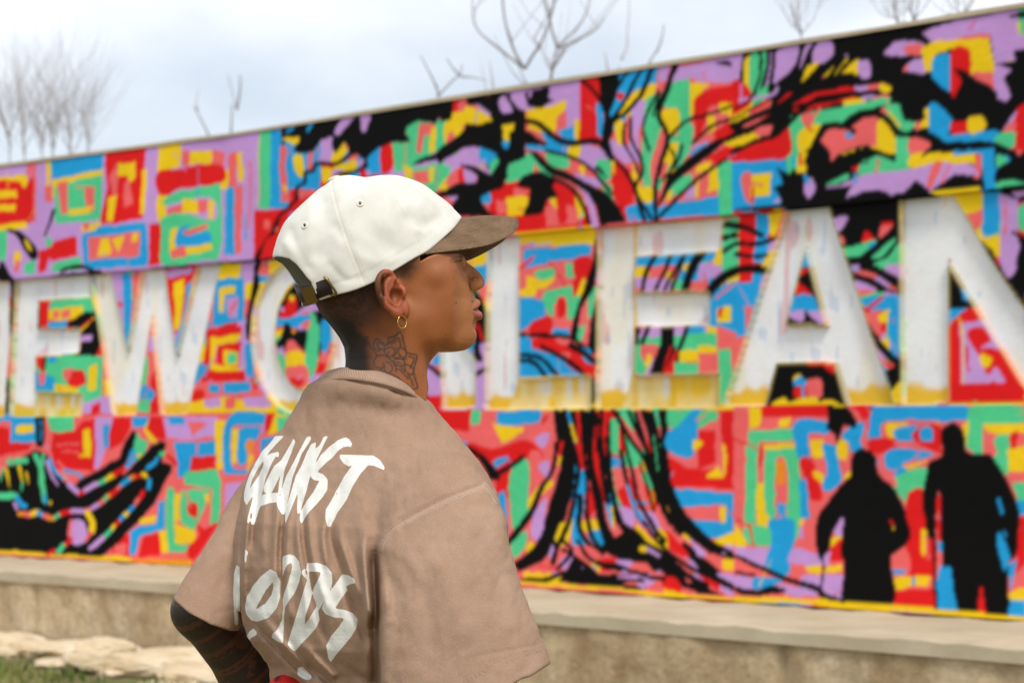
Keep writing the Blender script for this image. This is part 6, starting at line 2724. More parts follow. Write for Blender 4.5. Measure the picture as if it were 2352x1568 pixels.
# cut the arched opening at the back
ARCH = [c1(a, b) for a, b in [(120, 600), (150, 617), (172, 628), (205, 637), (245, 652), (285, 690), (318, 735), (345, 775), (372, 802), (372, 940), (100, 940)]]
ARCH = np.array([L(a, b, 0)[[0, 2]] for a, b in ARCH])
arch = poly_sdf_grid(ARCH, (-.22, -.12), (.0, .16), .001)
inner = capL - CN * .0016
allc = np.stack([capL, inner])                     # 2,NPH,NT,3
cut = arch(capL[..., 0], capL[..., 2]) + .55 * np.clip(np.abs(capL[..., 1]) - .004, 0, 1) * 0
lim = .2
cutm = (cut < 0) & (np.abs(capL[..., 1]) < lim) & (capL[..., 0] < -.05)
# snap the vertices next to the cut onto its edge for a clean curve
I = np.arange(NPH * NT).reshape(NPH, NT)
I2 = np.roll(I, -1, 0)
F = np.stack([I[:, :-1], I[:, 1:], I2[:, 1:], I2[:, :-1]], -1)
bad = cutm[:, :-1] & cutm[:, 1:] & np.roll(cutm, -1, 0)[:, :-1] & np.roll(cutm, -1, 0)[:, 1:]
F = F[~bad].reshape(-1, 4)
g0 = np.stack([(arch(capL[..., 0] + 5e-4, capL[..., 2]) - arch(capL[..., 0] - 5e-4, capL[..., 2])) / 1e-3,
               np.zeros(cut.shape), (arch(capL[..., 0], capL[..., 2] + 5e-4) - arch(capL[..., 0], capL[..., 2] - 5e-4)) / 1e-3], -1)
mv = cutm & (cut > -.006)
for G in (capL, inner):
    G[mv] = G[mv] - g0[mv] * cut[mv][:, None]

m_cream = Mat('cream cotton twill', lin(240, 236, 222), 0.85, spec=.2)
_sa = m_cream.attr('seam').outputs['Fac']
_cn = m_cream.ramp(m_cream.noise(26, 5), [(.3, lin(208, 205, 194)), (.6, lin(222, 220, 211))])
_sl = m_cream.mrange(_sa, .0000, .0011, .62, 0)
_co = m_cream.mix(_sl, _cn, lin(196, 184, 160))
_d1 = m_cream.math('ABSOLUTE', m_cream.math('SUBTRACT', _sa, .0048))
_st1 = m_cream.math('MULTIPLY', m_cream.mrange(_d1, .0003, .0008, 1, 0), m_cream.mrange(m_cream.noise(480, 2), .5, .56, 0, .5))
_co = m_cream.mix(_st1, _co, lin(196, 180, 146))
m_cream.base(_co)
_wv = m_cream.n('ShaderNodeTexWave'); m_cream.set(_wv.inputs['Vector'], m_cream.co()); _wv.inputs['Scale'].default_value = 420
_wv.inputs['Distortion'].default_value = 2; _wv.bands_direction = 'DIAGONAL'
_b = m_cream.bump(_wv.outputs['Fac'], .18, .0005)
m_cream.bump(m_cream.noise(900, 3), .3, .0006, prev=_b)
capobj_V = np.concatenate([to_world(capL.reshape(-1, 3)), to_world(inner.reshape(-1, 3))])
# rim of the cloth: join outer and inner at the bottom edge and at the cut
nn = NPH * NT
from collections import Counter
ed = Counter()
for a, b in ((0, 1), (1, 2), (2, 3), (3, 0)):
    for x, y in zip(F[:, a], F[:, b]): ed[(x, y)] += 1
bnd = [(x, y) for (x, y) in ed if (y, x) not in ed and not (x % NT == 0 and y % NT == 0)]
FF = [tuple(f) for f in F] + [tuple(i + nn for i in f[::-1]) for f in F] + [(y, x, x + nn, y + nn) for x, y in bnd]
cap = mesh_np('baseball_cap', capobj_V, np.array(FF), m_cream.m, person)
fattr(cap, 'seam', np.concatenate([sd_.ravel()] * 2))
me = cap.data
def sub(name, v, f, m, smooth=True):
    return mesh_np(name, v, f, m, cap, smooth)

# button
v_, f_ = [], []
bmx = bmesh.new(); bmesh.ops.create_uvsphere(bmx, u_segments=24, v_segments=12, radius=1)
bv = np.array([v.co for v in bmx.verts]); bf = [tuple(x.index for x in f.verts) for f in bmx.faces]; bmx.free()
ax2w = AX2 @ HR; ax1w = AX1 @ HR; axvw = AXV @ HR
bc = to_world(L(767.5, 413, 0))
sub('button', bc + bv[:, 0:1] * ax1w * .0098 + bv[:, 1:2] * axvw * .0098 + np.sign(bv[:, 2:3]) * np.abs(bv[:, 2:3]) ** .7 * (ax2w * .97 + ax1w * .0) * .0052, bf, m_cream.m)

# eyelets (stitched rings; a disc with painted shade makes the dark hole shade)
m_thread = Mat('cream thread', lin(226, 222, 206), .8); m_dark = Mat('dark hole shade', lin(22, 20, 18), .9)
def surf_at(px, py):
    """point and normal of the cap where the photograph shows (px,py)"""
    k = np.argmin(np.where((CN @ FV_l > 0) , (cpx - px) ** 2 + (cpy - py) ** 2, 1e9))
    i, j = divmod(k, NT)
    # plane intersection along the ray
    p0 = to_world(capL[i, j]); n0 = CN[i, j] @ HR
    o0 = np.array([0, 0, CAMZ]); d0 = P(px, py, 1.0) - o0
    t = ((p0 - o0) @ n0) / (d0 @ n0)
    return o0 + d0 * t, n0
FV_l = np.array([0, 1.0, 0])
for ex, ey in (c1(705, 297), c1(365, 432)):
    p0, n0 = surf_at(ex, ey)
    a = np.cross(n0, [0, 0, 1.0]); a /= np.linalg.norm(a); b = np.cross(n0, a)
    ring = [p0 + n0 * .0005 + (a * math.cos(t) + b * math.sin(t)) * .0036 for t in np.linspace(0, 2 * math.pi, 25)]
    v_, f_ = tube(ring, .00115, 8, caps=False)
    e_ = sub('eyelet', v_, f_, m_thread.m)
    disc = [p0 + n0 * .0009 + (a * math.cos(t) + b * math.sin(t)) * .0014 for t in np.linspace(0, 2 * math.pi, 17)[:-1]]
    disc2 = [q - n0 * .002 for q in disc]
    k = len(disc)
    sub('eyelet_shade_disc', disc + disc2, [tuple(range(k))] + [(i, i + k, (i + 1) % k + k, (i + 1) % k) for i in range(k)], m_dark.m, False)

# brim: from the front rim out to the edge; arched, 4 mm thick
m_suede = Mat('brown suede brim', lin(140, 116, 96), 0.9, spec=.15)
_bn = m_suede.ramp(m_suede.noise(40, 5), [(.3, lin(98, 76, 57)), (.7, lin(124, 100, 78))])
_so = m_suede.attr('stitch').outputs['Fac']
_sw = m_suede.math('ABSOLUTE', m_suede.math('SINE', m_suede.math('MULTIPLY', _so, math.pi / .0078)))
_sx = m_suede.math('MULTIPLY', m_suede.mrange(_sw, .0, .12, .55, 0), m_suede.mrange(m_suede.noise(350, 2), .42, .5, 0, 1))
m_suede.base(m_suede.mix(_sx, _bn, lin(160, 138, 116)))
_b = m_suede.bump(m_suede.noise(700, 3), .5, .001)
m_suede.bump(m_suede.mrange(_sw, 0, .2, 0, 1), .4, .0006, prev=_b)
_edge = [(1187, 500, 0.0), (1192, 508, .013), (1190, 521, .024), (1176, 537, .038), (1130, 558.5, .058), (1090, 567, .067), (1040, 573, .071), (981, 577.5, .069)]
_root = [(1060, 500, 0.0), (1052, 510, .016), (1042, 524, .030), (1028, 539, .042), (1014, 550, .052), (1000, 563, .060), (990, 571, .064), (981, 577, .067)]
ER = catmull([L(*e) for e in _edge], 6); RR = catmull([L(*e) for e in _root], 6)
ER = np.concatenate([(ER * np.array([1, -1, 1]))[::-1][:-1], ER]); RR = np.concatenate([(RR * np.array([1, -1, 1]))[::-1][:-1], RR])
for _q in (ER, RR):
    _q[:, 2] += np.where(_q[:, 1] < 0, _q[:, 1] * (.17 if _q is ER else .06), 0)
NB = 16
sn = np.linspace(-1, 1, len(ER))
top, stt = [], []
for j in range(NB + 1):
    t = j / NB
    r_ = RR + np.array([-.010, 0, -.003])
    g_ = r_ + (ER - r_) * t
    # crown of the brim: slight bulge upward between root and edge
    g_[:, 2] += .0045 * math.sin(math.pi * t) * (1 - sn ** 2) ** .5
    top.append(g_); stt.append(np.full(len(g_), t))
top = np.array(top); bot = top.copy()
th = np.array([.0042 * min(1, (1 - j / NB) * 10 + .25) for j in range(NB + 1)])[:, None]
bot[..., 2] -= th * .9
bot[..., 0] -= th * .25
k = len(ER)
allv = np.concatenate([top.reshape(-1, 3), bot.reshape(-1, 3)])
ff = []
off_ = (NB + 1) * k
for j in range(NB):
    for i in range(k - 1):
        a = j * k + i
        ff.append((a, a + 1, a + 1 + k, a + k)); ff.append((a + off_, a + k + off_, a + 1 + k + off_, a + 1 + off_))
for i in range(k - 1):
    a = NB * k + i; ff.append((a, a + 1, a + 1 + off_, a + off_))
    a = i; ff.append((a + 1, a, a + off_, a + 1 + off_))
for j in range(NB):
    a = j * k; ff.append((a, a + k, a + k + off_, a + off_)); a = j * k + k - 1; ff.append((a + k, a, a + off_, a + k + off_))
brim = sub('brim', to_world(allv), np.array(ff), m_suede.m)
_tv = top.reshape(-1, 3); _de = np.full(len(_tv), 1.0)
for _i in range(len(ER) - 1):
    _de = np.minimum(_de, sd_cap(_tv, ER[_i], ER[_i + 1], 0.0))
fattr(brim, 'stitch', np.concatenate([_de] * 2))

# leather strap, brass clasp and slot loop
m_leather = Mat('dark brown leather', lin(44, 30, 26), .55); m_brass = Mat('aged brass', lin(132, 108, 62), .38, 1.0, .5)
def band_strip(name, pxpts, h_px, m, lift=.0012, th_=.0016, smooth=True):
    """strap lying on the cap rim through picture points (px,py,v), width along the cap axis"""
    q = catmull([L(a, b, v) for a, b, v in pxpts], 6)
    tan = np.gradient(q, axis=0); tan /= np.linalg.norm(tan, axis=1)[:, None]
    up = np.tile(AX2, (len(q), 1)); nrm = np.cross(tan, up); nrm /= np.linalg.norm(nrm, axis=1)[:, None]
    cen = np.array([-.02, 0, 0])
    sg_ = np.sign(((q - cen) * nrm).sum(1))[:, None]; nrm = nrm * sg_
    up = np.cross(nrm, tan); up *= np.sign(up @ AX2)[:, None]
    hh = h_px / 1680 / 2
    A = [q + up * hh + nrm * lift, q - up * hh + nrm * lift, q - up * hh + nrm * (lift - th_), q + up * hh + nrm * (lift - th_)]
    n_ = len(q); v = np.concatenate(A); f = []
    for i in range(n_ - 1):
        for c in range(4):
            d = (c + 1) % 4; f.append((c * n_ + i, c * n_ + i + 1, d * n_ + i + 1, d * n_ + i))
    f.append((0, n_, 2 * n_, 3 * n_)); f.append((n_ - 1, 4 * n_ - 1, 3 * n_ - 1, 2 * n_ - 1))
    return sub(name, to_world(v), f, m, smooth)
band_strip('strap', [(761, 656, .0655), (748, 660, .0600), (733, 666, .0520), (716, 672, .041), (700, 674, .026), (690, 672, .0), (700, 674, -.026), (716, 672, -.041), (733, 666, -.052)], 36, m_leather.m, .0052, .0040)
band_strip('clasp', [(731, 672, .0505), (719, 676, .0430), (707, 680, .0330)], 41, m_brass.m, .0078, .0075, False)
_lp = [L(*c1(a, b), v) for a, b, v in [(480, 750, .0640), (505, 775, .0665), (530, 810, .0665), (552, 845, .0650), (545, 862, .0630), (520, 858, .0600)]]
_lp = catmull(np.array(_lp) + np.array([-.0000, .0050, 0]), 5)
v_, f_ = tube([tuple(x) for x in to_world(_lp)], .0018, 8)
sub('slot_loop', v_, f_, m_brass.m)

# ================================================================== T-SHIRT
c2 = lambda X, Y: ((380 + .502 * X) * .9408, (880 + .502 * Y) * .9408)
_ctop = [(748, 856, 2.83), (768, 849, 2.77), (794, 845, 2.73), (858, 851, 2.695), (901, 865, 2.69), (933, 883, 2.70), (954, 900, 2.74), (963, 918, 2.79), (950, 930, 2.84), (910, 922, 2.87), (850, 895, 2.88), (775, 866, 2.87)]
_cbot = [(722, 889, 2.83), (744, 877, 2.755), (797, 870, 2.70), (868, 879, 2.668), (915, 893, 2.665), (945, 908, 2.69), (968, 922, 2.73), (980, 938, 2.79), (965, 952, 2.86), (920, 945, 2.90), (840, 915, 2.92), (745, 893, 2.90)]
# torso rings: py, centre X offset (m, along picture x), half width W, half depth D, depth shift
_rings = np.array([  # py, cX, cY, W, D
    (835, -.182, 2.775, .066, .060),
    (860, -.183, 2.775, .074, .068),
    (880, -.205, 2.775, .084, .066),
    (905, -.206, 2.775, .096, .070),
    (940, -.206, 2.775, .113, .078),
    (1000, -.204, 2.775, .151, .095),
    (1070, -.205, 2.770, .196, .112),
    (1130, -.202, 2.765, .216, .124),
    (1200, -.200, 2.760, .222, .140),
    (1300, -.196, 2.755, .224, .150),
    (1400, -.192, 2.755, .222, .150),
    (1470, -.184, 2.755, .212, .146),
    (1530, -.170, 2.760, .196, .138),
    (1600, -.165, 2.765, .190, .138),
    (1700, -.165, 2.765, .192, .140),
    (1760, -.165, 2.765, .196, .144)])
_rz = zpy(_rings[:, 0])[::-1]
_rr = _rings[::-1, 1:]
# right sleeve rings: py, centre px, half width px, Y
_sl = np.array([(1040, 1030, 40, 2.62), (1090, 1030, 78, 2.61), (1130, 1026, 108, 2.60), (1180, 1022, 132, 2.59), (1250, 1020, 151, 2.575), (1350, 1030, 170, 2.56),
                (1420, 1043, 183, 2.55), (1520, 1066, 200, 2.54), (1640, 1090, 214, 2.53), (1700, 1096, 218, 2.53)], float)
_sz = (CAMZ + (HZ - _sl[:, 0]) / FPX * _sl[:, 3])
_sx = (_sl[:, 1] - CX) / FPX * _sl[:, 3]; _sw = _sl[:, 2] / FPX * _sl[:, 3]
_o = np.argsort(_sz); _sz, _sx, _sw, _sy = _sz[_o], _sx[_o], _sw[_o], _sl[_o, 3]
# hem plane of the right sleeve
_h0 = P(1270, 1521, 2.54); _h1 = P(1100, 1612, 2.48)
_hn = np.cross(_h1 - _h0, np.array([0, 1.0, -.10])); _hn /= np.linalg.norm(_hn)
if _hn[2] > 0: _hn = -_hn
LA, LB = P(607, 1165, 2.96), P(474, 1408, 2.85)
_ld = (LB - LA) / np.linalg.norm(LB - LA)
_lh0, _lh1 = P(402, 1376, 2.84), P(540, 1436, 2.88)
_lhn = np.cross(_lh1 - _lh0, np.array([-.15, 1.0, .1])); _lhn /= np.linalg.norm(_lhn)
if _lhn[2] > 0: _lhn = -_lhn

# folds: (points in crop coordinates, width, depth in metres, + ridge / - valley)
FOLDS = [
    ([(1085, 840), (1062, 980), (1066, 1200), (1070, 1568)], 22, -.013), ([(1035, 760), (1010, 900), (1020, 1050), (1050, 1300)], 26, .012),
    ([(870, 740), (850, 860), (900, 1020), (960, 1200), (1040, 1400)], 17, -.0085), ([(905, 740), (900, 860), (950, 1020), (1010, 1200)], 20, .0070),
    ([(840, 700), (815, 860), (840, 1050)], 18, .006),
    ([(712, 700), (722, 860), (745, 1000), (780, 1180), (840, 1400)], 14, -.0075), ([(742, 740), (755, 900), (790, 1060), (860, 1260)], 17, .0070),
    ([(690, 760), (695, 900), (720, 1100), (740, 1300)], 15, .0055),
    ([(628, 690), (612, 860), (612, 1050), (625, 1250), (640, 1350)], 13, -.0070), ([(655, 720), (640, 900), (640, 1100), (660, 1300)], 15, .0055),
    ([(590, 760), (578, 920), (580, 1100)], 16, .0055),
    ([(500, 640), (480, 800), (470, 960)], 15, -.0055), ([(530, 700), (520, 860), (520, 980)], 16, .0045),
    ([(455, 700), (435, 900), (425, 1100), (440, 1200)], 12, .0055), ([(430, 760), (418, 950), (415, 1150), (425, 1290)], 10, -.0040),
    ([(450, 1210), (500, 1290), (560, 1360), (680, 1480), (760, 1540)], 13, -.0100), ([(480, 1190), (560, 1300), (650, 1410), (760, 1500)], 16, .0060),
    ([(640, 1340), (690, 1420), (760, 1490), (850, 1568)], 13, -.0100), ([(690, 1340), (760, 1430), (860, 1530)], 18, .0080),
    ([(850, 1440), (940, 1500), (1040, 1560)], 14, -.006), ([(480, 1480), (560, 1500), (620, 1495)], 14, -.006), ([(440, 1390), (470, 1460), (540, 1480)], 18, .008),
    ([(1100, 850), (1150, 800), (1300, 720), (1450, 650), (1600, 600)], 9, -.0030),
    ([(1150, 1000), (1180, 1200), (1200, 1400)], 50, -.0035), ([(1350, 900), (1450, 1150), (1500, 1400)], 60, .0045),
    ([(1270, 1050), (1330, 1250), (1340, 1450)], 40, -.0040), ([(1560, 800), (1650, 1050), (1730, 1300)], 40, -.0025),
    ([(1090, 930), (1110, 1050), (1130, 1250)], 26, .0040), ([(1150, 900), (1250, 980), (1300, 1100)], 35, .0030),
    ([(900, 200), (1100, 300), (1300, 420)], 70, .002), ([(780, 160), (740, 240), (700, 330)], 22, -.0020), ([(1130, 560), (1080, 700), (1040, 850)], 40, -.005),
    ([(1280, 330), (1450, 500), (1520, 620)], 45, -.0020), ([(1330, 620), (1200, 660), (1120, 760)], 28, .0030),
    ([(160, 1000), (230, 900), (330, 760)], 30, -.0040), ([(200, 1080), (280, 980), (350, 900)], 26, .0035), ([(260, 1200), (310, 1100), (360, 1000)], 22, -.0040),
    ([(255, 1240), (300, 1225), (370, 1215)], 8, -.005), ([(230, 1230), (250, 1250), (262, 1270)], 8, .004),
    ([(1440, 1468), (1600, 1430), (1900, 1372)], 6, -.0012), ([(160, 1080), (200, 1190), (255, 1245)], 5, -.0010),
]
_fr = random.Random(4)
FOLDS = [([(p[0][0] - (p[1][0] - p[0][0]) * .6, p[0][1] - _fr.uniform(60, 230))] + p if 10 < w_ < 18 and p[0][1] < 900 and p[0][0] < 950 else p, w_, a_) for p, w_, a_ in FOLDS]
FOLDS = [(p, w_ * (1.25 if w_ < 18 else 1), a_ * (.8 if w_ < 18 else 1)) for p, w_, a_ in FOLDS]
FOLDS = [(catmull(np.array([c2(*p) for p in pts], float), 4), wd * .4723, amp) for pts, wd, amp in FOLDS]
_bw, _bh = 2.0, 2.0
_gx = np.arange(360, 1300, _bw); _gy = np.arange(820, 1720, _bh)
_GX, _GY = np.meshgrid(_gx, _gy, indexing='ij')
FG = np.zeros(_GX.shape, np.float32)
for a, wd, amp in FOLDS:
    d = np.full(_GX.size, 1e3)
    for i in range(len(a) - 1):
        d = np.minimum(d, seg_dist(_GX.ravel(), _GY.ravel(), a[i], a[i + 1])[0])
    # fade the fold at both ends
    e0 = np.hypot(_GX.ravel() - a[0][0], _GY.ravel() - a[0][1]); e1_ = np.hypot(_GX.ravel() - a[-1][0], _GY.ravel() - a[-1][1])
    fade = smooth01(e0 / (110 if wd < 14 else 55) + .05) * (smooth01(e1_ / 45 + .05) if a[-1][1] < 1540 else 1)
    FG += (amp * np.exp(-(d / wd) ** 2) * fade).reshape(_GX.shape)
FG += (.0022 * (value_noise(_GX / 26 + 10, _GY / 60 + 10, 90) - .5) + .0010 * (value_noise(_GX / 11 + 10, _GY / 20 + 10, 91) - .5)).astype(np.float32)


def fold_at(px, py):
    fa = np.clip((px - _gx[0]) / _bw, 0, FG.shape[0] - 1.001); fb = np.clip((py - _gy[0]) / _bh, 0, FG.shape[1] - 1.001)
    ia, ib = fa.astype(int), fb.astype(int); ta_, tb_ = fa - ia, fb - ib
    return FG[ia, ib] * (1 - ta_) * (1 - tb_) + FG[ia + 1, ib] * ta_ * (1 - tb_) + FG[ia, ib + 1] * (1 - ta_) * tb_ + FG[ia + 1, ib + 1] * ta_ * tb_


_B0 = np.array([P(*q) for q in _cbot]); _bc0 = _B0.mean(0)
_bn = np.linalg.svd(_B0 - _bc0)[2][2]; _bn = _bn * np.sign(_bn[2])


_RB = catmull(_B0, 2, closed=True); _RB = np.concatenate([_RB, _RB[:1]])
_rd = _RB - _bc0; _rd -= np.outer(_rd @ _bn, _bn); _rd /= np.linalg.norm(_rd, axis=1)[:, None]
_RB = _RB - _rd * .0108 - _bn * .0125


def shirt_sdf(p):
    x, y, z = p[:, 0], p[:, 1], p[:, 2]
    cx, cy, W_, D_ = (np.interp(z, _rz, _rr[:, i]) for i in range(4))
    s = (x - cx) * TR[0] + (y - cy) * TR[1]; t = (x - cx) * TB[0] + (y - cy) * TB[1]
    k = (np.abs(s / W_) ** 2.3 + np.abs(t / D_) ** 2.3) ** (1 / 2.3)
    f = (k - 1) * np.minimum(W_, D_) * .85
    # trapezius slope behind the collar
    f = np.maximum(f, z - zpy(838))
    f = smax(f, (p - _bc0) @ _bn - .006, .008)
    ky = z > _RB[:, 2].min() - .05
    if ky.any():
        f[ky] = smin(f[ky], sd_chain(p[ky], _RB, [.012] * len(_RB)), .022)
    # right sleeve
    a, b, w_, yy = (np.interp(z, _sz, q) for q in (_sx, _sy, _sw, _sy))
    dd = w_ * .72
    ks = (np.abs((x - a) / w_) ** 2.2 + np.abs((y - yy) / dd) ** 2.2) ** (1 / 2.2)
    fs = (ks - 1) * dd * .9
    fs = np.maximum(fs, z - (CAMZ - .015))
    hem = (p - _h0) @ _hn
    fs2 = smax(fs, hem, .004)
    fs2 = np.maximum(fs2, -np.maximum(fs + .006, -hem - .06))          # hollow at the cuff
    f = smin(f, fs2, .022)
    # left sleeve
    fl = sd_cap(p, LA, LB + _ld * .04, .050, .0525)
    hl = (p - _lh0) @ _lhn
    fl2 = smax(fl, hl, .004)
    fl2 = np.maximum(fl2, -np.maximum(fl + .009, -hl - .022))
    f = smin(f, fl2, .016)
    f = np.maximum(f, zpy(1740) - z)
    f = smax(f, -sd_cap(p, P(655, 1602, 2.68), P(640, 1700, 2.68), .034, .05), .012)
    # keep the neck hole open
    px, py = CX + x / y * FPX, HZ - (z - CAMZ) / y * FPX
    # bunched-up bottom left corner at the waist
    g = fold_at(px, py)
    back = np.clip((t + .03) / .05, 0, 1)
    back = np.maximum(back, np.clip((s - .08) / .05, 0, 1))
    back = np.maximum(back, (fl2 < .02) * 1.0)
    f = f - g * back
    nk = np.hypot((x - NKC[0]), (y - NKC[1]) * 1.0) - .058
    f = np.maximum(f, -np.maximum(nk, zpy(930) - z))
    return f


NKC = P(880, 880, 2.765)
SV, SQ = surfnet(shirt_sdf, (-.56, 2.36, zpy(1744)), (.10, 3.0, zpy(836)), .0026, newton=2)
spx, spy = proj(SV)
SN = vnormals(SV, SQ)

# --- print on the back (signed distance to the brush strokes, in millimetres on the cloth)
_pr = """A 385,58 402,65 398,95 370,135 300,205 250,262 228,293 262,275 318,263 325,283 318,305 298,300 268,350 215,480 190,595 175,690 150,770 128,835 75,815 78,780 95,720 125,605 105,625 70,682 50,640 50,590 65,520 95,440 140,350 190,260 260,170 330,95 | 200,335 150,410 115,480 95,550 130,500 165,450 205,360
A 440,160 340,330 285,375 240,460 203,540 203,575 238,590 262,590 350,415 395,320 450,190
A 452,175 425,260 368,400 345,540 330,605 314,600 328,480 350,400 395,280 430,165
A 190,600 240,588 325,580 325,655 250,662 175,690
A 565,138 575,160 560,190 500,280 470,360 430,460 400,600 385,680 370,752 345,750 310,690 305,655 325,640 345,560 380,450 430,360 490,240 540,150
A 612,188 608,240 640,215 690,110 722,85 722,110 660,235 615,330 585,420 560,480 540,560 505,680 485,745 468,745 465,700 470,600 480,560 430,680 395,770 375,822 370,790 380,690 410,600 455,450 500,370 540,270 575,205
A 845,150 872,165 892,195 888,230 870,220 830,225 790,250 740,310 690,350 640,400 622,420 670,440 705,480 700,560 670,610 620,670 560,730 520,790 500,825 485,800 490,750 510,700 545,640 590,580 640,490 600,485 575,465 572,430 600,370 650,290 720,220 790,170
A 797,285 900,288 1010,292 1060,292 1110,325 1150,385 1145,408 1110,390 1060,370 1020,368 990,400 950,450 900,530 850,640 780,740 740,820 722,852 700,845 685,780 690,710 730,650 770,570 830,460 880,390 905,360 870,378 830,355 800,315
B 45,150 65,165 65,300 68,480 85,560 110,590 112,620 105,680 90,682 70,640 70,575 35,555 28,400 25,300 30,200
B 105,610 125,570 150,550 172,570 172,590 135,610 115,650 108,670
B 100,50 118,70 110,110 100,145 95,120
B 258,175 300,200 322,255 320,350 300,420 250,480 180,508 140,500 105,460 98,410 110,350 150,280 200,220 | 275,255 278,290 265,340 225,395 200,410 165,432 185,390 230,310
B 340,95 380,82 410,92 440,130 452,200 440,260 410,330 380,370 350,420 345,480 342,560 338,645 300,630 265,605 275,580 300,560 330,500 340,420 335,380 345,330 370,260 395,170 395,135 365,150 345,190 335,230 335,110
B 490,138 560,138 610,155 645,200 650,260 625,330 585,400 560,440 568,500 545,550 500,600 450,650 415,695 380,670 368,650 375,620 400,540 430,440 460,340 490,245 465,215 455,205 460,185 490,160 | 502,192 560,192 578,200 560,240 530,300 525,330 550,410 520,460 475,530 480,470 510,380 522,330 505,230
B 710,208 750,215 785,235 795,265 765,270 735,285 745,310 700,370 665,425 725,432 780,455 808,490 805,540 770,600 720,660 670,720 640,765 625,740 610,660 640,600 690,540 728,485 660,480 605,460 582,425 600,380 640,310 690,240
B 430,800 460,790 475,805 520,850 510,875 470,870 430,845"""
_og = {'A': (580, 1020, .3125), 'B': (560, 1320, .3872)}
pd_ = np.full(len(SV), 30.0)
for ln_ in _pr.split('\n'):
    ox, oy, sc_ = _og[ln_[0]]
    rings_ = [np.array([((ox + sc_ * float(p.split(',')[0])) * .9408, (oy + sc_ * float(p.split(',')[1])) * .9408) for p in r_.split()]) for r_ in ln_[2:].split('|')]
    x0, y0 = rings_[0].min(0) - 25; x1, y1 = rings_[0].max(0) + 25
    kk = np.nonzero((spx > x0) & (spx < x1) & (spy > y0) & (spy < y1))[0]
    dd = np.full(len(kk), 1e3); ins = np.zeros(len(kk), bool)
    for q in rings_:
        for i in range(len(q)):
            dd = np.minimum(dd, seg_dist(spx[kk], spy[kk], q[i - 1], q[i])[0])
        ins ^= in_poly(spx[kk], spy[kk], [tuple(p) for p in q])
    pd_[kk] = np.minimum(pd_[kk], np.where(ins, -dd, dd))
facing = (SN @ TB > -.25) & (SN[:, 1] < .25) & (spy > 1000)
pd_ = np.where(facing, pd_, 30.0)
# --- seams (distance in picture units)
seams = lines_dist(spx, spy, [[c2(*p) for p in l] for l in [
    [(1095, 925), (1108, 880), (1150, 830), (1250, 770), (1400, 690), (1500, 650), (1602, 610)],
    [(1600, 600), (1640, 650), (1662, 690)]]])
seam2 = lines_dist(spx, spy, [[c2(*p) for p in l] for l in [
    [(1090, 890), (1140, 820), (1240, 752), (1395, 672), (1500, 628), (1598, 590)], [(1480, 1568), (1600, 1500), (1740, 1430), (1900, 1385)],
    [(1500, 1568), (1620, 1508), (1760, 1448), (1905, 1402)],
    [(150, 1090), (190, 1180), (245, 1250)]]])
front = SN[:, 1] < .1
seams = np.where(front, seams, 40); seam2 = np.where(front, seam2, 40)
hem_d = np.abs((SV - _h0) @ _hn)

m_tee = Mat('faded brown cotton', rough=.9, spec=.12)
_n1 = m_tee.noise(7, 6, .6); _n2_ = m_tee.noise(55, 5, .6)
_c = m_tee.ramp(_n1, [(.3, lin(153, 123, 102)), (.55, lin(167, 137, 115)), (.75, lin(181, 152, 131))])
_c = m_tee.mix(m_tee.mrange(_n2_, .35, .7, 0, .30), _c, lin(146, 116, 93))
# diagonal twill and heathered threads
_w = m_tee.n('ShaderNodeTexWave'); m_tee.set(_w.inputs['Vector'], m_tee.co()); _w.inputs['Scale'].default_value = 260; _w.bands_direction = 'DIAGONAL'
_w.inputs['Distortion'].default_value = 1.6; _w.inputs['Detail'].default_value = 2; _w.inputs['Detail Scale'].default_value = 3
_c = m_tee.mix(m_tee.math('MULTIPLY', _w.outputs['Fac'], .11), _c, lin(132, 104, 86))
_c = m_tee.mix(m_tee.mrange(m_tee.noise(650, 2), .5, .8, 0, .30), _c, lin(206, 184, 168))
_sa = m_tee.attr('seam').outputs['Fac']; _sb = m_tee.attr('stitch').outputs['Fac']
_c = m_tee.mix(m_tee.mrange(_sa, 0, 7, .35, 0), _c, lin(206, 182, 166))
_c = m_tee.mix(m_tee.mrange(_sa, .3, 1.6, .6, 0), _c, lin(116, 86, 68))
_dash = m_tee.mrange(m_tee.noise(260, 1), .44, .5, 0, 1)
_c = m_tee.mix(m_tee.math('MULTIPLY', m_tee.mrange(_sb, .4, 1.3, .55, 0), _dash), _c, lin(120, 88, 66))
# the white print with dry-brush gaps
_pd = m_tee.attr('print_distance').outputs['Fac']
_e1 = m_tee.math('MULTIPLY', m_tee.math('SUBTRACT', m_tee.noise(150, 4, .7), .5), 1.6)
_pe = m_tee.math('ADD', _pd, _e1)
_pm = m_tee.mrange(_pe, -.35, .35, 1, 0)
_br = m_tee.n('ShaderNodeTexNoise')
_mp = m_tee.n('ShaderNodeMapping'); m_tee.set(_mp.inputs['Vector'], m_tee.co())
_mp.inputs['Rotation'].default_value = (0, math.radians(-24), 0); _mp.inputs['Scale'].default_value = (300, 300, 16)
m_tee.set(_br.inputs['Vector'], _mp.outputs['Vector']); _br.inputs['Scale'].default_value = 1.0; _br.inputs['Detail'].default_value = 2
_gap = m_tee.mrange(_br.outputs['Fac'], .74, .76, 1, .35)
_pm = m_tee.math('MULTIPLY', _pm, _gap)
_c = m_tee.mix(_pm, _c, m_tee.ramp(m_tee.noise(30, 3), [(.3, lin(222, 220, 212)), (.7, lin(234, 233, 227))]))
m_tee.base(_c)
m_tee.rough(m_tee.mix(_pm, (.92, .92, .92), (.6, .6, .6)))
_b = m_tee.bump(_w.outputs['Fac'], .2, .0006)
_b = m_tee.bump(m_tee.noise(500, 3), .45, .0008, prev=_b)
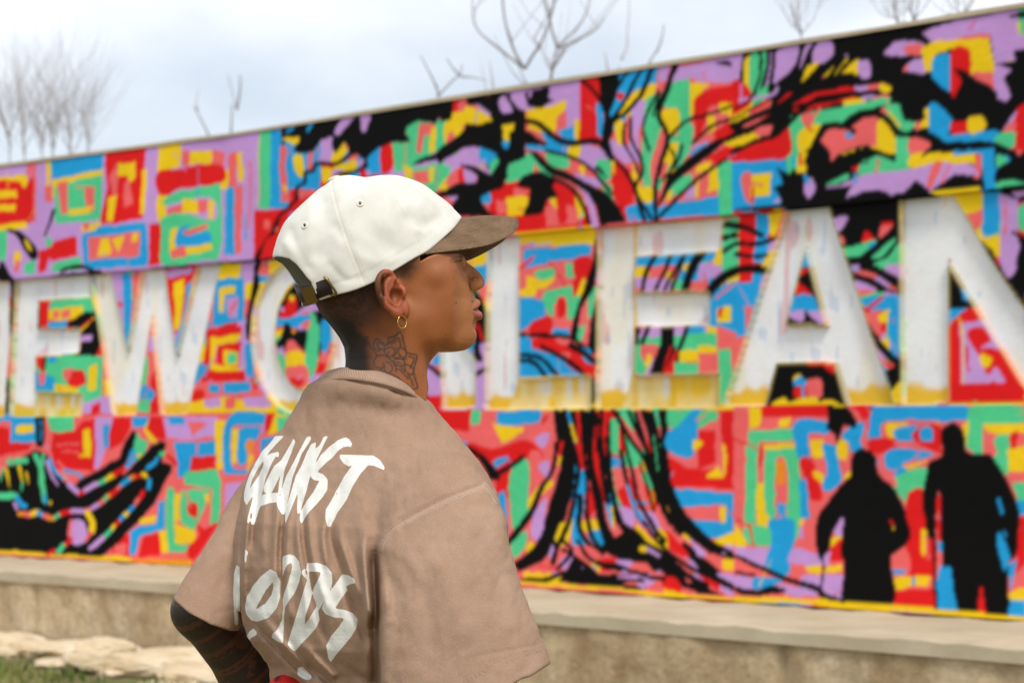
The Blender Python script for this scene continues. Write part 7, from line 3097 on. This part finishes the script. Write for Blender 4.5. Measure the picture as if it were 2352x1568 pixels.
_b = m_tee.bump(m_tee.mrange(_sa, 0, 6, 1, 0), .5, .002, prev=_b)
_b = m_tee.bump(m_tee.mrange(_sb, 0, 1.5, 0, 1), .5, .0008, prev=_b)
m_tee.bump(m_tee.math('MULTIPLY', _n2_, 1.0), .35, .004, prev=_b)
tee = mesh_np('t_shirt', SV, SQ, m_tee.m, person)
fattr(tee, 'print_distance', pd_); fattr(tee, 'seam', seams); fattr(tee, 'stitch', seam2)

# collar: ribbed band swept round the neck
A_ = catmull([P(*q) for q in _ctop], 10, closed=True); B_ = catmull([P(*q) for q in _cbot], 10, closed=True)
m_rib = Mat('ribbed collar', rough=.9, spec=.12)
_rb = m_rib.attr('rib').outputs['Fac']
_sn = m_rib.math('SINE', m_rib.math('MULTIPLY', _rb, 2 * math.pi * 150))
_c = m_rib.ramp(m_rib.noise(12, 5), [(.3, lin(170, 140, 117)), (.7, lin(188, 158, 137))])
m_rib.base(m_rib.mix(m_rib.mrange(_sn, -1, .2, .30, 0), _c, lin(140, 112, 94)))
_b = m_rib.bump(_sn, .6, .001)
m_rib.bump(m_rib.noise(600, 3), .4, .0008, prev=_b)
cen = A_.mean(0); up_ = np.array([0, 0, 1.0])
rows, ts = [], np.linspace(0, 1, len(A_), endpoint=False)
for w_, o_ in [(.0, -.0035), (-.06, -.0015), (-.03, .0010), (.12, .0022), (.35, .0034), (.6, .0038), (.85, .0030), (1.0, .0030), (1.10, -.004)]:
    q = A_ + (B_ - A_) * w_
    d = q - cen; d[:, 2] = 0; d /= np.linalg.norm(d, axis=1)[:, None]
    rows.append(q + (d * .7 + up_ * .7) * o_)
n_ = len(A_); v = np.concatenate(rows); f = []
for r_ in range(len(rows) - 1):
    for i in range(n_):
        j = (i + 1) % n_
        f.append((r_ * n_ + i, r_ * n_ + j, (r_ + 1) * n_ + j, (r_ + 1) * n_ + i))
col = mesh_np('collar', v, np.array(f), m_rib.m, tee)
fattr(col, 'rib', np.tile(ts, len(rows)))
# cord of the collar seam
q = B_ + (B_ - A_) * .04
d = q - cen; d[:, 2] = 0; d /= np.linalg.norm(d, axis=1)[:, None]
q = q + (d * .7 + up_ * .7) * .0016
v, f = tube([tuple(x) for x in q] + [tuple(q[0])], .0024, 8, caps=False)
o = mesh_np('collar_seam', v, f, m_tee.m, tee)
fattr(o, 'print_distance', np.full(len(v), 30.)); fattr(o, 'seam', np.full(len(v), 40.)); fattr(o, 'stitch', np.full(len(v), 40.))

# trousers: loose, red patterned
def trouser_sdf(p):
    f = sd_ell(p, TW(0, .0, .85), (.165, .115, .13), np.stack([TR, TB, FW], 1))
    f = smin(f, sd_cap(p, P(664, 1606, 2.72), P(690, 1700, 2.76), .036, .05), .03)
    for sg_ in (-1, 1):
        hp = TW(.088 * sg_, .01, .84); kn = TW(.105 * sg_, -.005, .46); an_ = TW(.115 * sg_, .03, .10)
        f = smin(f, sd_cap(p, hp, kn, .100, .085), .03)
        f = smin(f, sd_cap(p, kn, an_, .085, .075), .02)
    f = smax(f, .10 - p[:, 2], .004)
    return f
TV, TQ = surfnet(trouser_sdf, (-.50, 2.45, .08), (.16, 3.1, 1.08), .009, newton=1)
m_tr = Mat('red patterned cloth', rough=.8)
_c = m_tr.ramp(m_tr.noise(9, 3, .5, dist=1.5), [(.40, lin(170, 18, 16)), (.50, lin(196, 28, 22)), (.53, lin(60, 12, 12)), (.56, lin(200, 30, 24)), (.64, lin(224, 170, 30)), (.68, lin(40, 140, 130))])
m_tr.base(_c)
mesh_np('trousers', TV, TQ, m_tr.m, person)
